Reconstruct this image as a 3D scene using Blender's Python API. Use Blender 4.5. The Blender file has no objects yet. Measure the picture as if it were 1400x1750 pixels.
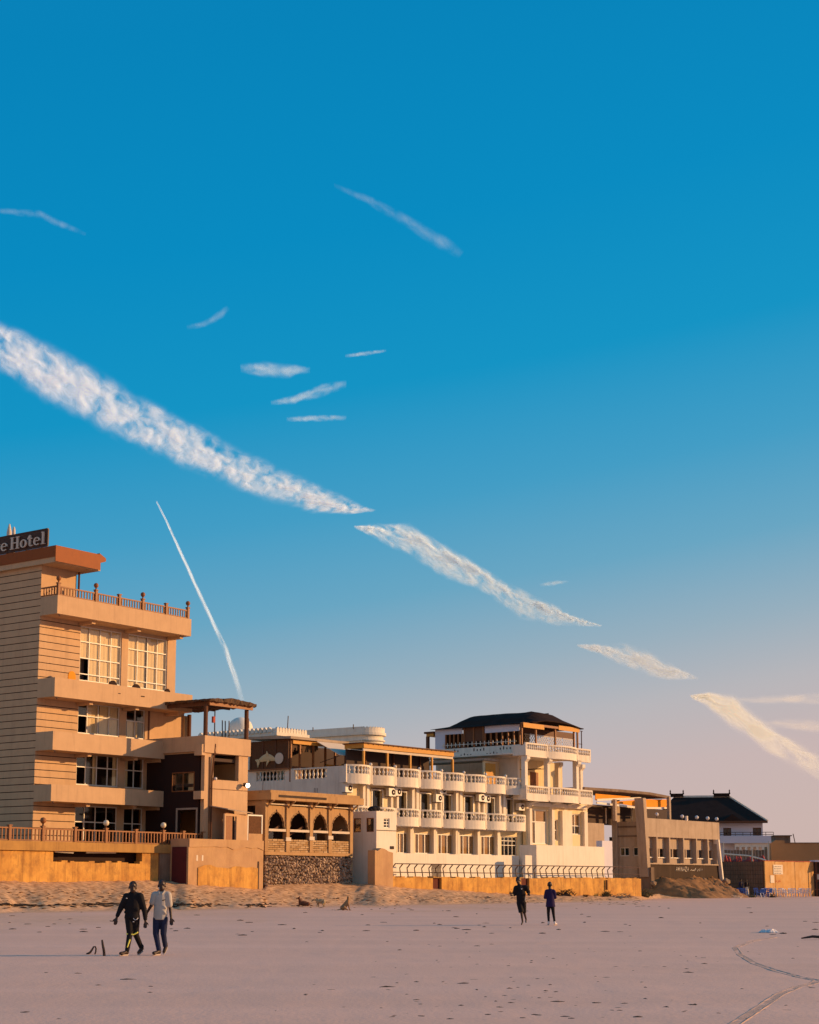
import bpy, bmesh, math, random
import numpy as np
from mathutils import Vector, Matrix
R = math.radians
random.seed(7)
scene = bpy.context.scene
C = scene.collection

# ------------------------------------------------------------------ camera
CAM_H, FPX, PITCH, HORIZ = 1.67, 2800.0, R(9.0), 1510.0
PPY = HORIZ - FPX * math.tan(PITCH)                 # principal point row (photo pixels)
cam = bpy.data.cameras.new('camera'); camo = bpy.data.objects.new('camera', cam); C.objects.link(camo)
cam.sensor_fit = 'HORIZONTAL'; cam.sensor_width = 36.0; cam.lens = 36.0 * FPX / 1400.0
cam.shift_y = (PPY - 875.0) / 1400.0
cam.clip_start = 0.5; cam.clip_end = 200000.0
camo.location = (0, 0, CAM_H); camo.rotation_euler = (R(90) + PITCH, 0, 0)
scene.camera = camo

# ------------------------------------------------------------------ sky, sun, exposure
SUN_EL, SUN_AZ = R(14.0), R(82.5)                   # azimuth from +Y (view direction) clockwise towards +X
SUN_DIR = Vector((math.sin(SUN_AZ) * math.cos(SUN_EL), math.cos(SUN_AZ) * math.cos(SUN_EL), math.sin(SUN_EL)))
world = bpy.data.worlds.new('World'); scene.world = world; world.use_nodes = True
nt = world.node_tree; nt.nodes.clear(); N = nt.nodes.new; L = nt.links.new
out = N('ShaderNodeOutputWorld'); bg = N('ShaderNodeBackground')
sky = N('ShaderNodeTexSky'); sky.sky_type = 'NISHITA'; sky.sun_disc = False
sky.sun_elevation = SUN_EL; sky.sun_rotation = SUN_AZ; sky.air_density = 1.0; sky.dust_density = 2.5; sky.ozone_density = 3.0
tc = N('ShaderNodeTexCoord'); nrm = N('ShaderNodeVectorMath'); nrm.operation = 'NORMALIZE'
sep = N('ShaderNodeSeparateXYZ'); L(tc.outputs['Generated'], nrm.inputs[0]); L(nrm.outputs[0], sep.inputs[0])
def wmath(op, a, b=None):
    n = N('ShaderNodeMath'); n.operation = op
    for i, x in enumerate((a, b)):
        if x is None: continue
        if isinstance(x, (int, float)): n.inputs[i].default_value = x
        else: L(x, n.inputs[i])
    return n.outputs[0]
# the warm band climbs higher towards the low sun (screen right and beyond)
side = wmath('MULTIPLY', wmath('MAXIMUM', sep.outputs['X'], -0.25), 0.16)
# out of view, an added pink belt warms and lightens the shaded walls
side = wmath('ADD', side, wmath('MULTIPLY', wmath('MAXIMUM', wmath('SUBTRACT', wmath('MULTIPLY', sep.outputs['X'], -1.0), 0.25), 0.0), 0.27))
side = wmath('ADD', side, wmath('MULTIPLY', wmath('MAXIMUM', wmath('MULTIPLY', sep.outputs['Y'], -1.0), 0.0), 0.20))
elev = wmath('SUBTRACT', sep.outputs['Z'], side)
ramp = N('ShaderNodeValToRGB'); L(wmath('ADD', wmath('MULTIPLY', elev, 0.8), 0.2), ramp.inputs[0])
stops = [(p, tuple(1.01 * x for x in c)) for p, c in [(-0.25, (.55, .37, .29)), (0.0, (.565, .43, .40)), (0.045, (.54, .43, .42)), (0.085, (.45, .435, .455)), (0.125, (.29, .40, .48)),
         (0.175, (.13, .355, .51)), (0.23, (.05, .315, .525)), (0.30, (.004, .275, .52)), (0.39, (.000, .240, .50)),
         (0.50, (.000, .212, .46)), (1.0, (.012, .16, .40))]]
cr = ramp.color_ramp; cr.interpolation = 'EASE'
cr.interpolation = 'LINEAR'
while len(cr.elements) < len(stops): cr.elements.new(0.5)
for el, (p, c) in zip(cr.elements, stops): el.position = p * 0.8 + 0.2; el.color = (*c, 1)
mix = N('ShaderNodeMix'); mix.data_type = 'RGBA'; mix.inputs[0].default_value = 0.03
skys = N('ShaderNodeVectorMath'); skys.operation = 'SCALE'; skys.inputs[3].default_value = 0.10
L(sky.outputs[0], skys.inputs[0]); L(ramp.outputs[0], mix.inputs[6]); L(skys.outputs[0], mix.inputs[7])
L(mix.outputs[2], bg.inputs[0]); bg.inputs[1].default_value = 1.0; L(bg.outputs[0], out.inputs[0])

sunl = bpy.data.lights.new('sun', 'SUN'); suno = bpy.data.objects.new('sun', sunl); C.objects.link(suno)
sunl.energy = 5.0; sunl.angle = R(0.6); sunl.color = (1.0, 0.585, 0.25)
suno.rotation_euler = SUN_DIR.to_track_quat('Z', 'Y').to_euler()
vs = scene.view_settings; vs.view_transform = 'Standard'; vs.look = 'None'; vs.exposure = 0.10; vs.gamma = 1.0; vs.use_curve_mapping = False
scene.cycles.max_bounces = 6; scene.cycles.diffuse_bounces = 3; scene.cycles.glossy_bounces = 2
scene.cycles.transparent_max_bounces = 24; scene.cycles.caustics_reflective = False; scene.cycles.caustics_refractive = False

# ------------------------------------------------------------------ frames: local (s along the facade, w into the building, z up)
def ray(u, v):
    a = (u - 700.0) / FPX; b = -(v - PPY) / FPX
    return np.array((a, math.cos(PITCH) - b * math.sin(PITCH), math.sin(PITCH) + b * math.cos(PITCH)))
CAM = np.array((0, 0, CAM_H))
class Frame:
    def __init__(s, x, y, ang):
        a = R(ang); s.o = np.array((x, y, 0.0)); s.ang = ang
        s.e = np.array((math.sin(a), math.cos(a), 0)); s.i = np.array((-math.cos(a), math.sin(a), 0))   # i: inwards
        s.rot = math.atan2(s.e[1], s.e[0])
    def pos(s, a, w=0, z=0): return s.o + s.e * a + s.i * w + np.array((0, 0, z))
    def px(s, u, v, w=0):                    # pixel -> (s, z) on the facade plane at depth w
        d = ray(u, v); t = (w - (CAM - s.o) @ s.i) / (d @ s.i); p = CAM + t * d
        return (p - s.o) @ s.e, p[2]
    def S(s, u, w=0, v=1400): return s.px(u, v, w)[0]
    def Z(s, u, v, w=0): return s.px(u, v, w)[1]
    def side(s, u, v, a):                    # pixel -> (w, z) on the cross plane s = a
        d = ray(u, v); t = (a - (CAM - s.o) @ s.e) / (d @ s.e); p = CAM + t * d
        return (p - s.o) @ s.i, p[2]
    def at_depth(s, u, v, Y):
        d = ray(u, v); p = CAM + d * (Y / d[1]); q = p - s.o
        return q @ s.e, q @ s.i, p[2]
WORLD = Frame(0, 0, 90)
def ground_pt(u, v, z=0.0):
    d = ray(u, v); t = (z - CAM_H) / d[2]; p = CAM + d * t
    return p[0], p[1]

# ------------------------------------------------------------------ materials
def mat(name, col, col2=None, scale=3.0, amount=0.5, streak=None, streak_amt=0.0, stain=None, stain_amt=0.0, stain_scale=.6, bump=0.0,
        bump_scale=20.0, rough=0.85, spec=0.2, metal=0.0, grid=None):
    m = bpy.data.materials.new(name); m.use_nodes = True; t = m.node_tree; n = t.nodes; l = t.links.new
    b = n['Principled BSDF']; b.inputs['Roughness'].default_value = rough; b.inputs['Specular IOR Level'].default_value = spec
    b.inputs['Metallic'].default_value = metal
    g = n.new('ShaderNodeNewGeometry'); col2 = col2 or tuple(c * .72 for c in col)
    def noise(sc, det=4, vec=None, rg=.6):
        x = n.new('ShaderNodeTexNoise'); x.inputs['Scale'].default_value = sc; x.inputs['Detail'].default_value = det; x.inputs['Roughness'].default_value = rg
        l(vec or g.outputs['Position'], x.inputs['Vector']); return x.outputs['Fac']
    def mixc(f, a, c):
        x = n.new('ShaderNodeMix'); x.data_type = 'RGBA'
        l(f, x.inputs[0])
        if isinstance(a, tuple): x.inputs[6].default_value = (*a, 1)
        else: l(a, x.inputs[6])
        x.inputs[7].default_value = (*c, 1); return x.outputs[2]
    def mr(f, lo, hi, amt):
        x = n.new('ShaderNodeMapRange'); x.inputs[1].default_value = lo; x.inputs[2].default_value = hi; x.inputs[4].default_value = amt
        l(f, x.inputs[0]); return x.outputs[0]
    c = mixc(mr(noise(scale), .35, .7, amount), col, col2)
    if stain: c = mixc(mr(noise(stain_scale, 6, rg=.7), .48, .66, stain_amt), c, stain)
    if streak:
        for sc_, lo, hi in (((2.2, 2.2, .16), .5, .72), ((7.0, 7.0, .45), .58, .70)):
            mp = n.new('ShaderNodeMapping'); mp.inputs['Scale'].default_value = sc_; l(g.outputs['Position'], mp.inputs[0])
            c = mixc(mr(noise(1.0, 5, mp.outputs[0], .7), lo, hi, streak_amt), c, streak)
    l(c, b.inputs['Base Color'])
    if bump:
        bp = n.new('ShaderNodeBump'); bp.inputs['Strength'].default_value = bump; bp.inputs['Distance'].default_value = .03
        l(noise(bump_scale, 5), bp.inputs['Height']); l(bp.outputs[0], b.inputs['Normal'])
    return m
M = {}
M['beige'] = mat('beige_stucco', (.585, .375, .215), (.50, .315, .18), 1.5, .6, (.34, .21, .13), .35, bump=.2)
M['beige_side'] = M['beige']
M['groove'] = mat('dark_groove', (.05, .032, .025), bump=.0)
M['brown_fascia'] = mat('brown_fascia_paint', (.29, .072, .011), (.23, .056, .01), 3, .5, bump=.1, rough=.6)
M['wood'] = mat('varnished_wood', (.30, .115, .04), (.20, .07, .025), 8, .6, rough=.5)
M['darkwood'] = mat('dark_wood', (.14, .055, .025), (.09, .035, .018), 8, .6, rough=.6)
M['yellowood'] = mat('yellow_painted_timber', (.62, .30, .06), (.5, .22, .04), 3, .5, rough=.6)
M['white_metal'] = mat('white_window_metal', (.74, .68, .6), (.66, .6, .52), 4, .4, rough=.45, spec=.4)
M['curtain'] = mat('cream_curtain', (.86, .72, .46), (.80, .64, .4), 2, .6, rough=.9)
M['reflection_board'] = mat('tan_reflection_board', (.44, .27, .12), (.36, .21, .09), 1.2, .6)  # tan board behind the panes, the glass's warm reflection painted as its colour
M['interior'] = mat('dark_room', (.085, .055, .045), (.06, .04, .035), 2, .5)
M['dark'] = mat('dark_brown_paint', (.035, .016, .012), (.025, .012, .01), 2, .4)
M['thatch'] = mat('dry_thatch', (.13, .07, .035), (.06, .03, .018), 14, .8, bump=.6, bump_scale=30)
M['seawall'] = mat('stained_seawall_plaster', (.68, .36, .085), (.44, .20, .05), .9, .9, (.15, .06, .025), .6, (.22, .11, .045), .5, 1.6, bump=.5, bump_scale=8)
M['ledge'] = mat('ochre_ledge_plaster', (.46, .25, .075), (.34, .18, .06), 1.4, .8, (.2, .1, .04), .5, bump=.3)
M['blockwall'] = mat('patched_render', (.50, .30, .16), (.40, .23, .12), .9, .8, (.28, .14, .07), .3, (.58, .36, .17), .6, .35, bump=.4, bump_scale=6)
M['white'] = mat('white_stucco', (.80, .70, .575), (.67, .57, .46), 1.2, .55, (.46, .36, .28), .4, bump=.15)
M['cream'] = mat('cream_stucco', (.79, .63, .38), (.69, .53, .3), 1.5, .5, (.5, .36, .2), .35, bump=.15)
M['whitewash'] = mat('whitewashed_wall', (.81, .72, .60), (.7, .6, .48), .8, .5, (.5, .36, .24), .3, bump=.2)
M['shadewhite'] = M['white']
M['steel'] = mat('rusty_dark_steel', (.10, .055, .04), (.05, .03, .025), 6, .6, rough=.6)
M['concrete'] = mat('grey_tan_concrete', (.46, .345, .25), (.36, .265, .19), .8, .7, (.25, .17, .11), .55, (.3, .22, .16), .4, .5, bump=.3, bump_scale=8)
M['concrete_dark'] = mat('dirty_concrete', (.24, .165, .115), (.15, .1, .07), .8, .8, (.08, .05, .035), .6, bump=.4, bump_scale=8)
M['stone'] = mat('rough_stone', (.40, .27, .17), (.18, .115, .075), 3.0, .9, bump=.6, bump_scale=10)
M['mortar'] = mat('dark_mortar', (.07, .045, .032), (.045, .03, .02), 4, .6)
M['brick'] = mat('sandstone_brick', (.46, .29, .15), (.36, .21, .10), 1.7, .8, bump=.3)
M['sandstone'] = mat('sandstone_render', (.48, .29, .135), (.38, .22, .10), 1.0, .8, (.22, .12, .06), .5, bump=.4, bump_scale=8)
M['orange'] = mat('orange_ceiling_fabric', (.80, .30, .02), (.7, .24, .015), 1.2, .5, rough=.8)
M['blackroof'] = mat('black_roof_sheet', (.034, .020, .016), (.05, .03, .024), 1.2, .6, rough=.9, spec=.03)
M['white_plastic'] = mat('white_plastic', (.72, .64, .60), (.66, .58, .54), 5, .3, rough=.5, spec=.4)
M['blue_plastic'] = mat('blue_plastic', (.02, .10, .42), (.02, .08, .34), 5, .3, rough=.4, spec=.4)
M['lilac'] = mat('lilac_white_paint', (.66, .62, .68), (.58, .54, .6), 1, .4)
M['tan'] = mat('tan_render', (.36, .205, .095), (.3, .17, .08), .7, .6, bump=.2)
M['brownblock'] = mat('brown_concrete_block', (.21, .125, .078), (.15, .09, .055), .9, .8, (.1, .06, .04), .5, bump=.3)
M['plywood'] = mat('orange_plywood', (.58, .32, .115), (.46, .23, .07), .9, .8, (.3, .14, .05), .5, (.68, .45, .22), .5, .6, bump=.2)
M['red'] = mat('red_tarpaulin', (.5, .06, .03), (.3, .03, .02), 3, .7, rough=.6)
M['reed'] = mat('woven_reed', (.10, .042, .018), (.16, .07, .03), 9, .8, bump=.5, bump_scale=25)
M['canvas'] = mat('pale_canvas', (.66, .55, .43), (.56, .45, .34), 2, .5)
M['skin'] = mat('dark_skin', (.05, .023, .015), (.038, .018, .012), 9, .4, rough=.5, spec=.4)
M['black_cloth'] = mat('black_cloth', (.012, .009, .010), (.02, .015, .016), 8, .5)
M['grey_cloth'] = mat('pale_grey_cloth', (.50, .44, .38), (.42, .37, .32), 8, .5)
M['navy_cloth'] = mat('navy_denim', (.018, .022, .055), (.03, .04, .085), 10, .6)
M['purple_cloth'] = mat('dark_purple_cloth', (.025, .012, .055), (.035, .018, .07), 8, .5)
M['yellow_stripe'] = mat('fluorescent_stripe', (.85, .75, .12), (.8, .7, .2), 8, .3)
M['shoe'] = mat('dark_shoe_leather', (.035, .018, .014), (.05, .028, .02), 9, .5, rough=.5)
M['sole'] = mat('pale_shoe_sole', (.5, .42, .37), (.4, .33, .3), 9, .5)
M['fur'] = mat('tan_dog_fur', (.34, .19, .09), (.24, .13, .06), 6, .7)
M['fur_red'] = mat('red_brown_dog_fur', (.16, .06, .03), (.11, .04, .022), 6, .7)
M['fur_pale'] = mat('pale_dog_fur', (.5, .36, .2), (.16, .09, .05), 7, .9)
M['drift'] = mat('dark_driftwood', (.075, .05, .04), (.045, .03, .025), 9, .7)
M['weed'] = mat('seaweed_and_print_shade', (.055, .032, .018), (.10, .06, .03), 12, .8)
M['weed_green'] = mat('dull_green_scrub', (.075, .07, .03), (.13, .09, .04), 6, .8)
M['plinth'] = mat('dark_plinth_paint', (.05, .028, .018), (.035, .02, .013), 1.0, .8, (.12, .08, .05), .3, bump=.3)
M['dirt'] = mat('brown_earth', (.37, .185, .07), (.22, .105, .042), 1.6, .8, bump=.6, bump_scale=6)
M['paper'] = mat('white_notice_paper', (.72, .62, .5), (.6, .5, .4), 6, .5)
M['black'] = mat('black_print', (.03, .02, .02), bump=0)
M['sign_letter'] = mat('sign_letter_metal', (.62, .50, .40), (.5, .4, .32), 5, .4, rough=.4, spec=.5)
M['sign_slat'] = mat('sign_dark_louvre', (.06, .03, .022), (.09, .04, .03), 5, .5, rough=.5)
M['gold'] = mat('pale_gold_paint', (.66, .49, .26), (.56, .4, .2), 4, .5, rough=.5)
def glass(name, tint, tr):
    m = bpy.data.materials.new(name); m.use_nodes = True; t = m.node_tree; n = t.nodes; l = t.links.new; n.clear()
    o = n.new('ShaderNodeOutputMaterial'); a = n.new('ShaderNodeBsdfTransparent'); a.inputs[0].default_value = (*tint, 1)
    g = n.new('ShaderNodeBsdfGlossy'); g.inputs['Roughness'].default_value = .06; g.inputs[0].default_value = (.9, .9, .9, 1)
    f = n.new('ShaderNodeLayerWeight'); f.inputs[0].default_value = tr                       # thin pane: both faces behave alike
    pw = n.new('ShaderNodeMath'); pw.operation = 'POWER'; pw.inputs[1].default_value = 2.5; l(f.outputs['Facing'], pw.inputs[0])
    ml = n.new('ShaderNodeMath'); ml.operation = 'MULTIPLY_ADD'; ml.inputs[1].default_value = .8; ml.inputs[2].default_value = .05; l(pw.outputs[0], ml.inputs[0])
    x = n.new('ShaderNodeMixShader'); l(ml.outputs[0], x.inputs[0]); l(a.outputs[0], x.inputs[1]); l(g.outputs[0], x.inputs[2]); l(x.outputs[0], o.inputs[0])
    return m
M['glass'] = glass('window_glass', (.96, .93, .88), .22)
M['glass_dark'] = glass('dark_window_glass', (.42, .36, .32), .34)
def emit(name, col, s):
    m = bpy.data.materials.new(name); m.use_nodes = True; b = m.node_tree.nodes['Principled BSDF']
    b.inputs['Emission Color'].default_value = (*col, 1); b.inputs['Emission Strength'].default_value = s; b.inputs['Base Color'].default_value = (.8, .8, .8, 1)
    return m
M['lamp_on'] = emit('lit_floodlight', (1, .82, .62), 9.0)
M['globe'] = mat('frosted_globe', (.74, .62, .44), (.66, .54, .38), 6, .3, rough=.3, spec=.5)

# ------------------------------------------------------------------ things, parts and mesh builders
def link(o): C.objects.link(o); return o
def props(o, label=None, cat=None, group=None, kind=None):
    if label: o['label'] = label
    if cat: o['category'] = cat
    if group: o['group'] = group
    if kind: o['kind'] = kind
    return o
class Thing:
    def __init__(s, name, label, cat, F, base, group=None, rz=0.0):
        s.F = F; s.base = np.array(base, float); s.o = link(bpy.data.objects.new(name, None)); s.o.empty_display_size = .3
        s.o.location = F.pos(*base); s.o.rotation_euler = (0, 0, F.rot + rz); props(s.o, label, cat, group)
class MB:
    """collects geometry in frame coordinates (s, w, z)"""
    def __init__(s): s.v = []; s.f = []
    def add(s, vs, fs):
        k = len(s.v); s.v += [tuple(map(float, p)) for p in vs]; s.f += [tuple(i + k for i in f) for f in fs]; return s
    def box(s, a0, a1, w0, w1, z0, z1):
        if a0 > a1: a0, a1 = a1, a0
        if w0 > w1: w0, w1 = w1, w0
        if z0 > z1: z0, z1 = z1, z0
        return s.add([(a, w, z) for z in (z0, z1) for w in (w0, w1) for a in (a0, a1)],
                     [(0, 2, 3, 1), (4, 5, 7, 6), (0, 1, 5, 4), (2, 6, 7, 3), (0, 4, 6, 2), (1, 3, 7, 5)])
    def prism(s, poly, w0, w1):                 # poly in (s, z), extruded along w
        n = len(poly); A = [(a, w0, z) for a, z in poly]; B = [(a, w1, z) for a, z in poly]
        return s.add(A + B, [tuple(range(n)), tuple(range(2 * n - 1, n - 1, -1))] + [(i, i + n, (i + 1) % n + n, (i + 1) % n) for i in range(n)])
    def vprism(s, poly, z0, z1):                # poly in (s, w), extruded along z
        n = len(poly); A = [(a, w, z0) for a, w in poly]; B = [(a, w, z1) for a, w in poly]
        return s.add(A + B, [tuple(range(n))[::-1], tuple(range(n, 2 * n))] + [(i, (i + 1) % n, (i + 1) % n + n, i + n) for i in range(n)])
    def xprism(s, poly, a0, a1):                # poly in (w, z), extruded along s
        n = len(poly); A = [(a0, w, z) for w, z in poly]; B = [(a1, w, z) for w, z in poly]
        return s.add(A + B, [tuple(range(n)), tuple(range(2 * n - 1, n - 1, -1))] + [(i, i + n, (i + 1) % n + n, (i + 1) % n) for i in range(n)])
    def beam(s, p, q, h, d=None):               # rectangular bar between two points
        p = Vector(p); q = Vector(q); d = d or h; t = (q - p).normalized(); up = Vector((0, 0, 1)) if abs(t.z) < .9 else Vector((0, 1, 0))
        x = t.cross(up).normalized() * d / 2; y = x.cross(t).normalized() * h / 2
        return s.add([p - x - y, p + x - y, p + x + y, p - x + y, q - x - y, q + x - y, q + x + y, q - x + y],
                     [(0, 1, 2, 3), (7, 6, 5, 4), (0, 4, 5, 1), (1, 5, 6, 2), (2, 6, 7, 3), (3, 7, 4, 0)])
    def tube(s, pts, r, n=6, r1=None):
        pts = [Vector(p) for p in pts]; m = len(pts); V = []; F = []
        for i, p in enumerate(pts):
            t = (pts[min(i + 1, m - 1)] - pts[max(i - 1, 0)]).normalized(); up = Vector((0, 0, 1)) if abs(t.z) < .9 else Vector((1, 0, 0))
            x = t.cross(up).normalized(); y = x.cross(t); rr = r if r1 is None else r + (r1 - r) * i / max(1, m - 1)
            if isinstance(r, (list, tuple)): rr = r[i]
            V += [p + x * rr * math.cos(2 * math.pi * k / n) + y * rr * math.sin(2 * math.pi * k / n) for k in range(n)]
        for i in range(m - 1):
            F += [(i * n + k, i * n + (k + 1) % n, (i + 1) * n + (k + 1) % n, (i + 1) * n + k) for k in range(n)]
        F += [tuple(range(n))[::-1], tuple(range((m - 1) * n, m * n))]
        return s.add(V, F)
    def lathe(s, a, w, prof, n=10, z=0, t0=0, t1=2 * math.pi):
        full = abs(t1 - t0 - 2 * math.pi) < 1e-6; m = n if full else n + 1; V = []; F = []
        for r, h in prof: V += [(a + r * math.cos(t0 + (t1 - t0) * k / n), w + r * math.sin(t0 + (t1 - t0) * k / n), z + h) for k in range(m)]
        for i in range(len(prof) - 1):
            F += [(i * m + k, i * m + (k + 1) % m, (i + 1) * m + (k + 1) % m, (i + 1) * m + k) for k in range(n)]
        if full: F += [tuple(range(m))[::-1], tuple(range((len(prof) - 1) * m, len(prof) * m))]
        return s.add(V, F)
    def ball(s, a, w, z, r, n=10, sq=1.0):
        return s.lathe(a, w, [(max(r * math.sin(math.pi * k / 7), .002), -r * sq * math.cos(math.pi * k / 7)) for k in range(8)], n, z)
    def mesh(s, name, T, origin=None, smooth=False):
        me = bpy.data.meshes.new(name); b = np.array(origin if origin is not None else T.base)
        me.from_pydata([tuple(np.array(p) - b) for p in s.v], [], s.f)
        bm = bmesh.new(); bm.from_mesh(me); bmesh.ops.recalc_face_normals(bm, faces=bm.faces); bm.to_mesh(me); bm.free()
        if smooth: me.shade_smooth()
        return me
    def build(s, name, mt, T, parent=None, smooth=False, kind=None, label=None):
        me = s.mesh(name, T, None, smooth); me.materials.append(mt if not isinstance(mt, str) else M[mt])
        o = link(bpy.data.objects.new(name, me)); o.parent = parent or T.o
        if kind: o['kind'] = kind
        if label: o['label'] = label
        return o
    def solo(s, name, mt, F, base, label, cat, group=None, smooth=False, kind=None):     # a thing that is one mesh
        class _T: pass
        t = _T(); t.base = np.array(base, float)
        me = s.mesh(name, t, None, smooth); me.materials.append(mt if not isinstance(mt, str) else M[mt])
        o = link(bpy.data.objects.new(name, me)); o.location = F.pos(*base); o.rotation_euler = (0, 0, F.rot)
        return props(o, label, cat, group, kind)
def inst(name, me, T, p, parent=None, rz=0.0, sc=(1, 1, 1), mt=None):      # a piece sharing mesh data, placed at frame point p
    o = link(bpy.data.objects.new(name, me)); o.parent = parent or T.o
    o.location = np.array(p, float) - T.base; o.rotation_euler = (0, 0, rz); o.scale = sc; return o
def kids(o): return [c for c in bpy.data.objects if c.parent == o]
def copy_tree(o, parent=None):
    c = o.copy(); C.objects.link(c)
    if parent: c.parent = parent
    for k in o.children: copy_tree(k, c)
    return c
def wall(mb, a0, a1, z0, z1, w0, w1, holes=()):
    """a wall slab w0..w1 thick with rectangular openings (s0, s1, z0, z1)"""
    A = sorted({a0, a1, *[min(max(x, a0), a1) for h in holes for x in h[:2]]}); Z = sorted({z0, z1, *[min(max(x, z0), z1) for h in holes for x in h[2:]]})
    def solid(i, j):
        if i < 0 or j < 0 or i >= len(A) - 1 or j >= len(Z) - 1: return False
        a = (A[i] + A[i + 1]) / 2; z = (Z[j] + Z[j + 1]) / 2
        return not any(h[0] < a < h[1] and h[2] < z < h[3] for h in holes)
    for i in range(len(A) - 1):
        for j in range(len(Z) - 1):
            if not solid(i, j): continue
            p, q, r, t = A[i], A[i + 1], Z[j], Z[j + 1]
            mb.add([(p, w0, r), (q, w0, r), (q, w0, t), (p, w0, t)], [(0, 1, 2, 3)]); mb.add([(p, w1, r), (q, w1, r), (q, w1, t), (p, w1, t)], [(3, 2, 1, 0)])
            if not solid(i - 1, j): mb.add([(p, w0, r), (p, w0, t), (p, w1, t), (p, w1, r)], [(0, 1, 2, 3)])
            if not solid(i + 1, j): mb.add([(q, w0, r), (q, w0, t), (q, w1, t), (q, w1, r)], [(3, 2, 1, 0)])
            if not solid(i, j - 1): mb.add([(p, w0, r), (q, w0, r), (q, w1, r), (p, w1, r)], [(3, 2, 1, 0)])
            if not solid(i, j + 1): mb.add([(p, w0, t), (q, w0, t), (q, w1, t), (p, w1, t)], [(0, 1, 2, 3)])
    return mb
_pane = {}
def window(T, a0, a1, z0, z1, w, cols, rows, bar=.06, frame='white_metal', pane='glass', skip=(), curtain=None, d=.08, name='window', reflection_board=None):
    """frame with mullions at given fractions; each pane a sub-part; w = front face of the frame"""
    cs = [i / cols for i in range(cols + 1)] if isinstance(cols, int) else cols
    rs = [i / rows for i in range(rows + 1)] if isinstance(rows, int) else rows
    m = MB(); A = [a0 + (a1 - a0) * c for c in cs]; Zs = [z0 + (z1 - z0) * c for c in rs]
    m.box(a0, a0 + bar, w, w + d, z0, z1).box(a1 - bar, a1, w, w + d, z0, z1)
    m.box(a0 + bar, a1 - bar, w, w + d, z0, z0 + bar).box(a0 + bar, a1 - bar, w, w + d, z1 - bar, z1)
    for x in A[1:-1]: m.box(x - bar * .45, x + bar * .45, w + .004, w + d - .004, z0 + bar, z1 - bar)
    for x in Zs[1:-1]: m.box(a0 + bar, a1 - bar, w + .008, w + d - .008, x - bar * .45, x + bar * .45)
    fr = m.build(name, frame, T)
    for i in range(len(A) - 1):
        for j in range(len(Zs) - 1):
            if (i, j) in skip: continue
            MB().box(A[i] + .01, A[i + 1] - .01, w + d * .45, w + d * .45 + .012, Zs[j] + .01, Zs[j + 1] - .01).build('pane', pane, T, fr)
    if reflection_board:
        for (c0, c1, h0, h1) in reflection_board:
            MB().box(a0 + (a1 - a0) * c0, a0 + (a1 - a0) * c1, w + d + .03, w + d + .05, z0 + (z1 - z0) * h0, z0 + (z1 - z0) * h1).build('reflection_board', 'reflection_board', T, fr)
    if curtain:
        for (c0, c1, h0, h1) in curtain:
            x0 = a0 + (a1 - a0) * c0; x1 = a0 + (a1 - a0) * c1; n = max(4, int((x1 - x0) / .09)); V = []; F = []
            for k in range(n + 1):
                V += [(x0 + (x1 - x0) * k / n, w + d + .05 + .012 * math.sin(k * 1.9) + .005 * math.sin(k * .7), z0 + (z1 - z0) * h) for h in (h0, h1)]
            F = [(2 * k, 2 * k + 2, 2 * k + 3, 2 * k + 1) for k in range(n)]
            MB().add(V, F).build('curtain', 'curtain', T, fr)
    return fr
# ------------------------------------------------------------------ alignment frames of the sea front
H = Frame(-22.85, 100.0, 36.3)                       # hotel facade
_w0 = H.pos(H.S(593, 0, 1400), 0); W = Frame(_w0[0], _w0[1], 39.0)      # white hotel facade
_sL = -5.2                                            # terrace / annex front plane
# ------------------------------------------------------------------ ground
def vnoise(x, y, seed=0):
    xi = np.floor(x).astype(np.int64); yi = np.floor(y).astype(np.int64); fx = x - xi; fy = y - yi
    fx = fx * fx * (3 - 2 * fx); fy = fy * fy * (3 - 2 * fy)
    def h(i, j):
        n = (i * 374761393 + j * 668265263 + seed * 982451653) & 0x7fffffff
        n = ((n ^ (n >> 13)) * 1274126177) & 0x7fffffff
        return ((n ^ (n >> 16)) & 0xffff) / 65535.0
    return (h(xi, yi) * (1 - fx) + h(xi + 1, yi) * fx) * (1 - fy) + (h(xi, yi + 1) * (1 - fx) + h(xi + 1, yi + 1) * fx) * fy - .5
def _b(F, u, v, w): s, z = F.px(u, v, w); p = F.pos(s, w); return (p[0] / p[1], p[1], z)
_base = [_b(H, -400, 1506, -5.3), _b(H, 0, 1507, -5.3), _b(H, 255, 1505, -5.3), _b(H, 300, 1508, -5.6), _b(H, 318, 1511, -6.8), _b(H, 450, 1520, -6.8),
         _b(H, 456, 1512, -5.6), _b(H, 603, 1509, -5.6), _b(W, 642, 1512, -7.6), _b(W, 700, 1518, -7.6), _b(W, 780, 1521, -7.6), _b(W, 860, 1527, -7.6),
         _b(W, 1000, 1531, -7.6), _b(W, 1090, 1531, -7.6)]
for u, v, Y in ((1130, 1528, 158), (1240, 1529, 168), (1310, 1531, 172), (1400, 1533, 178), (1700, 1533, 200)):
    d = ray(u, v); t = Y / d[1]; _base.append((d[0] * t / Y, Y, CAM_H + d[2] * t))
_ba, _bY, _bz = map(np.array, zip(*_base))
_bw = np.interp(_ba, [-.25, -.05, .06, .14, .25], [11, 12, 11, 7, 4])
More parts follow.
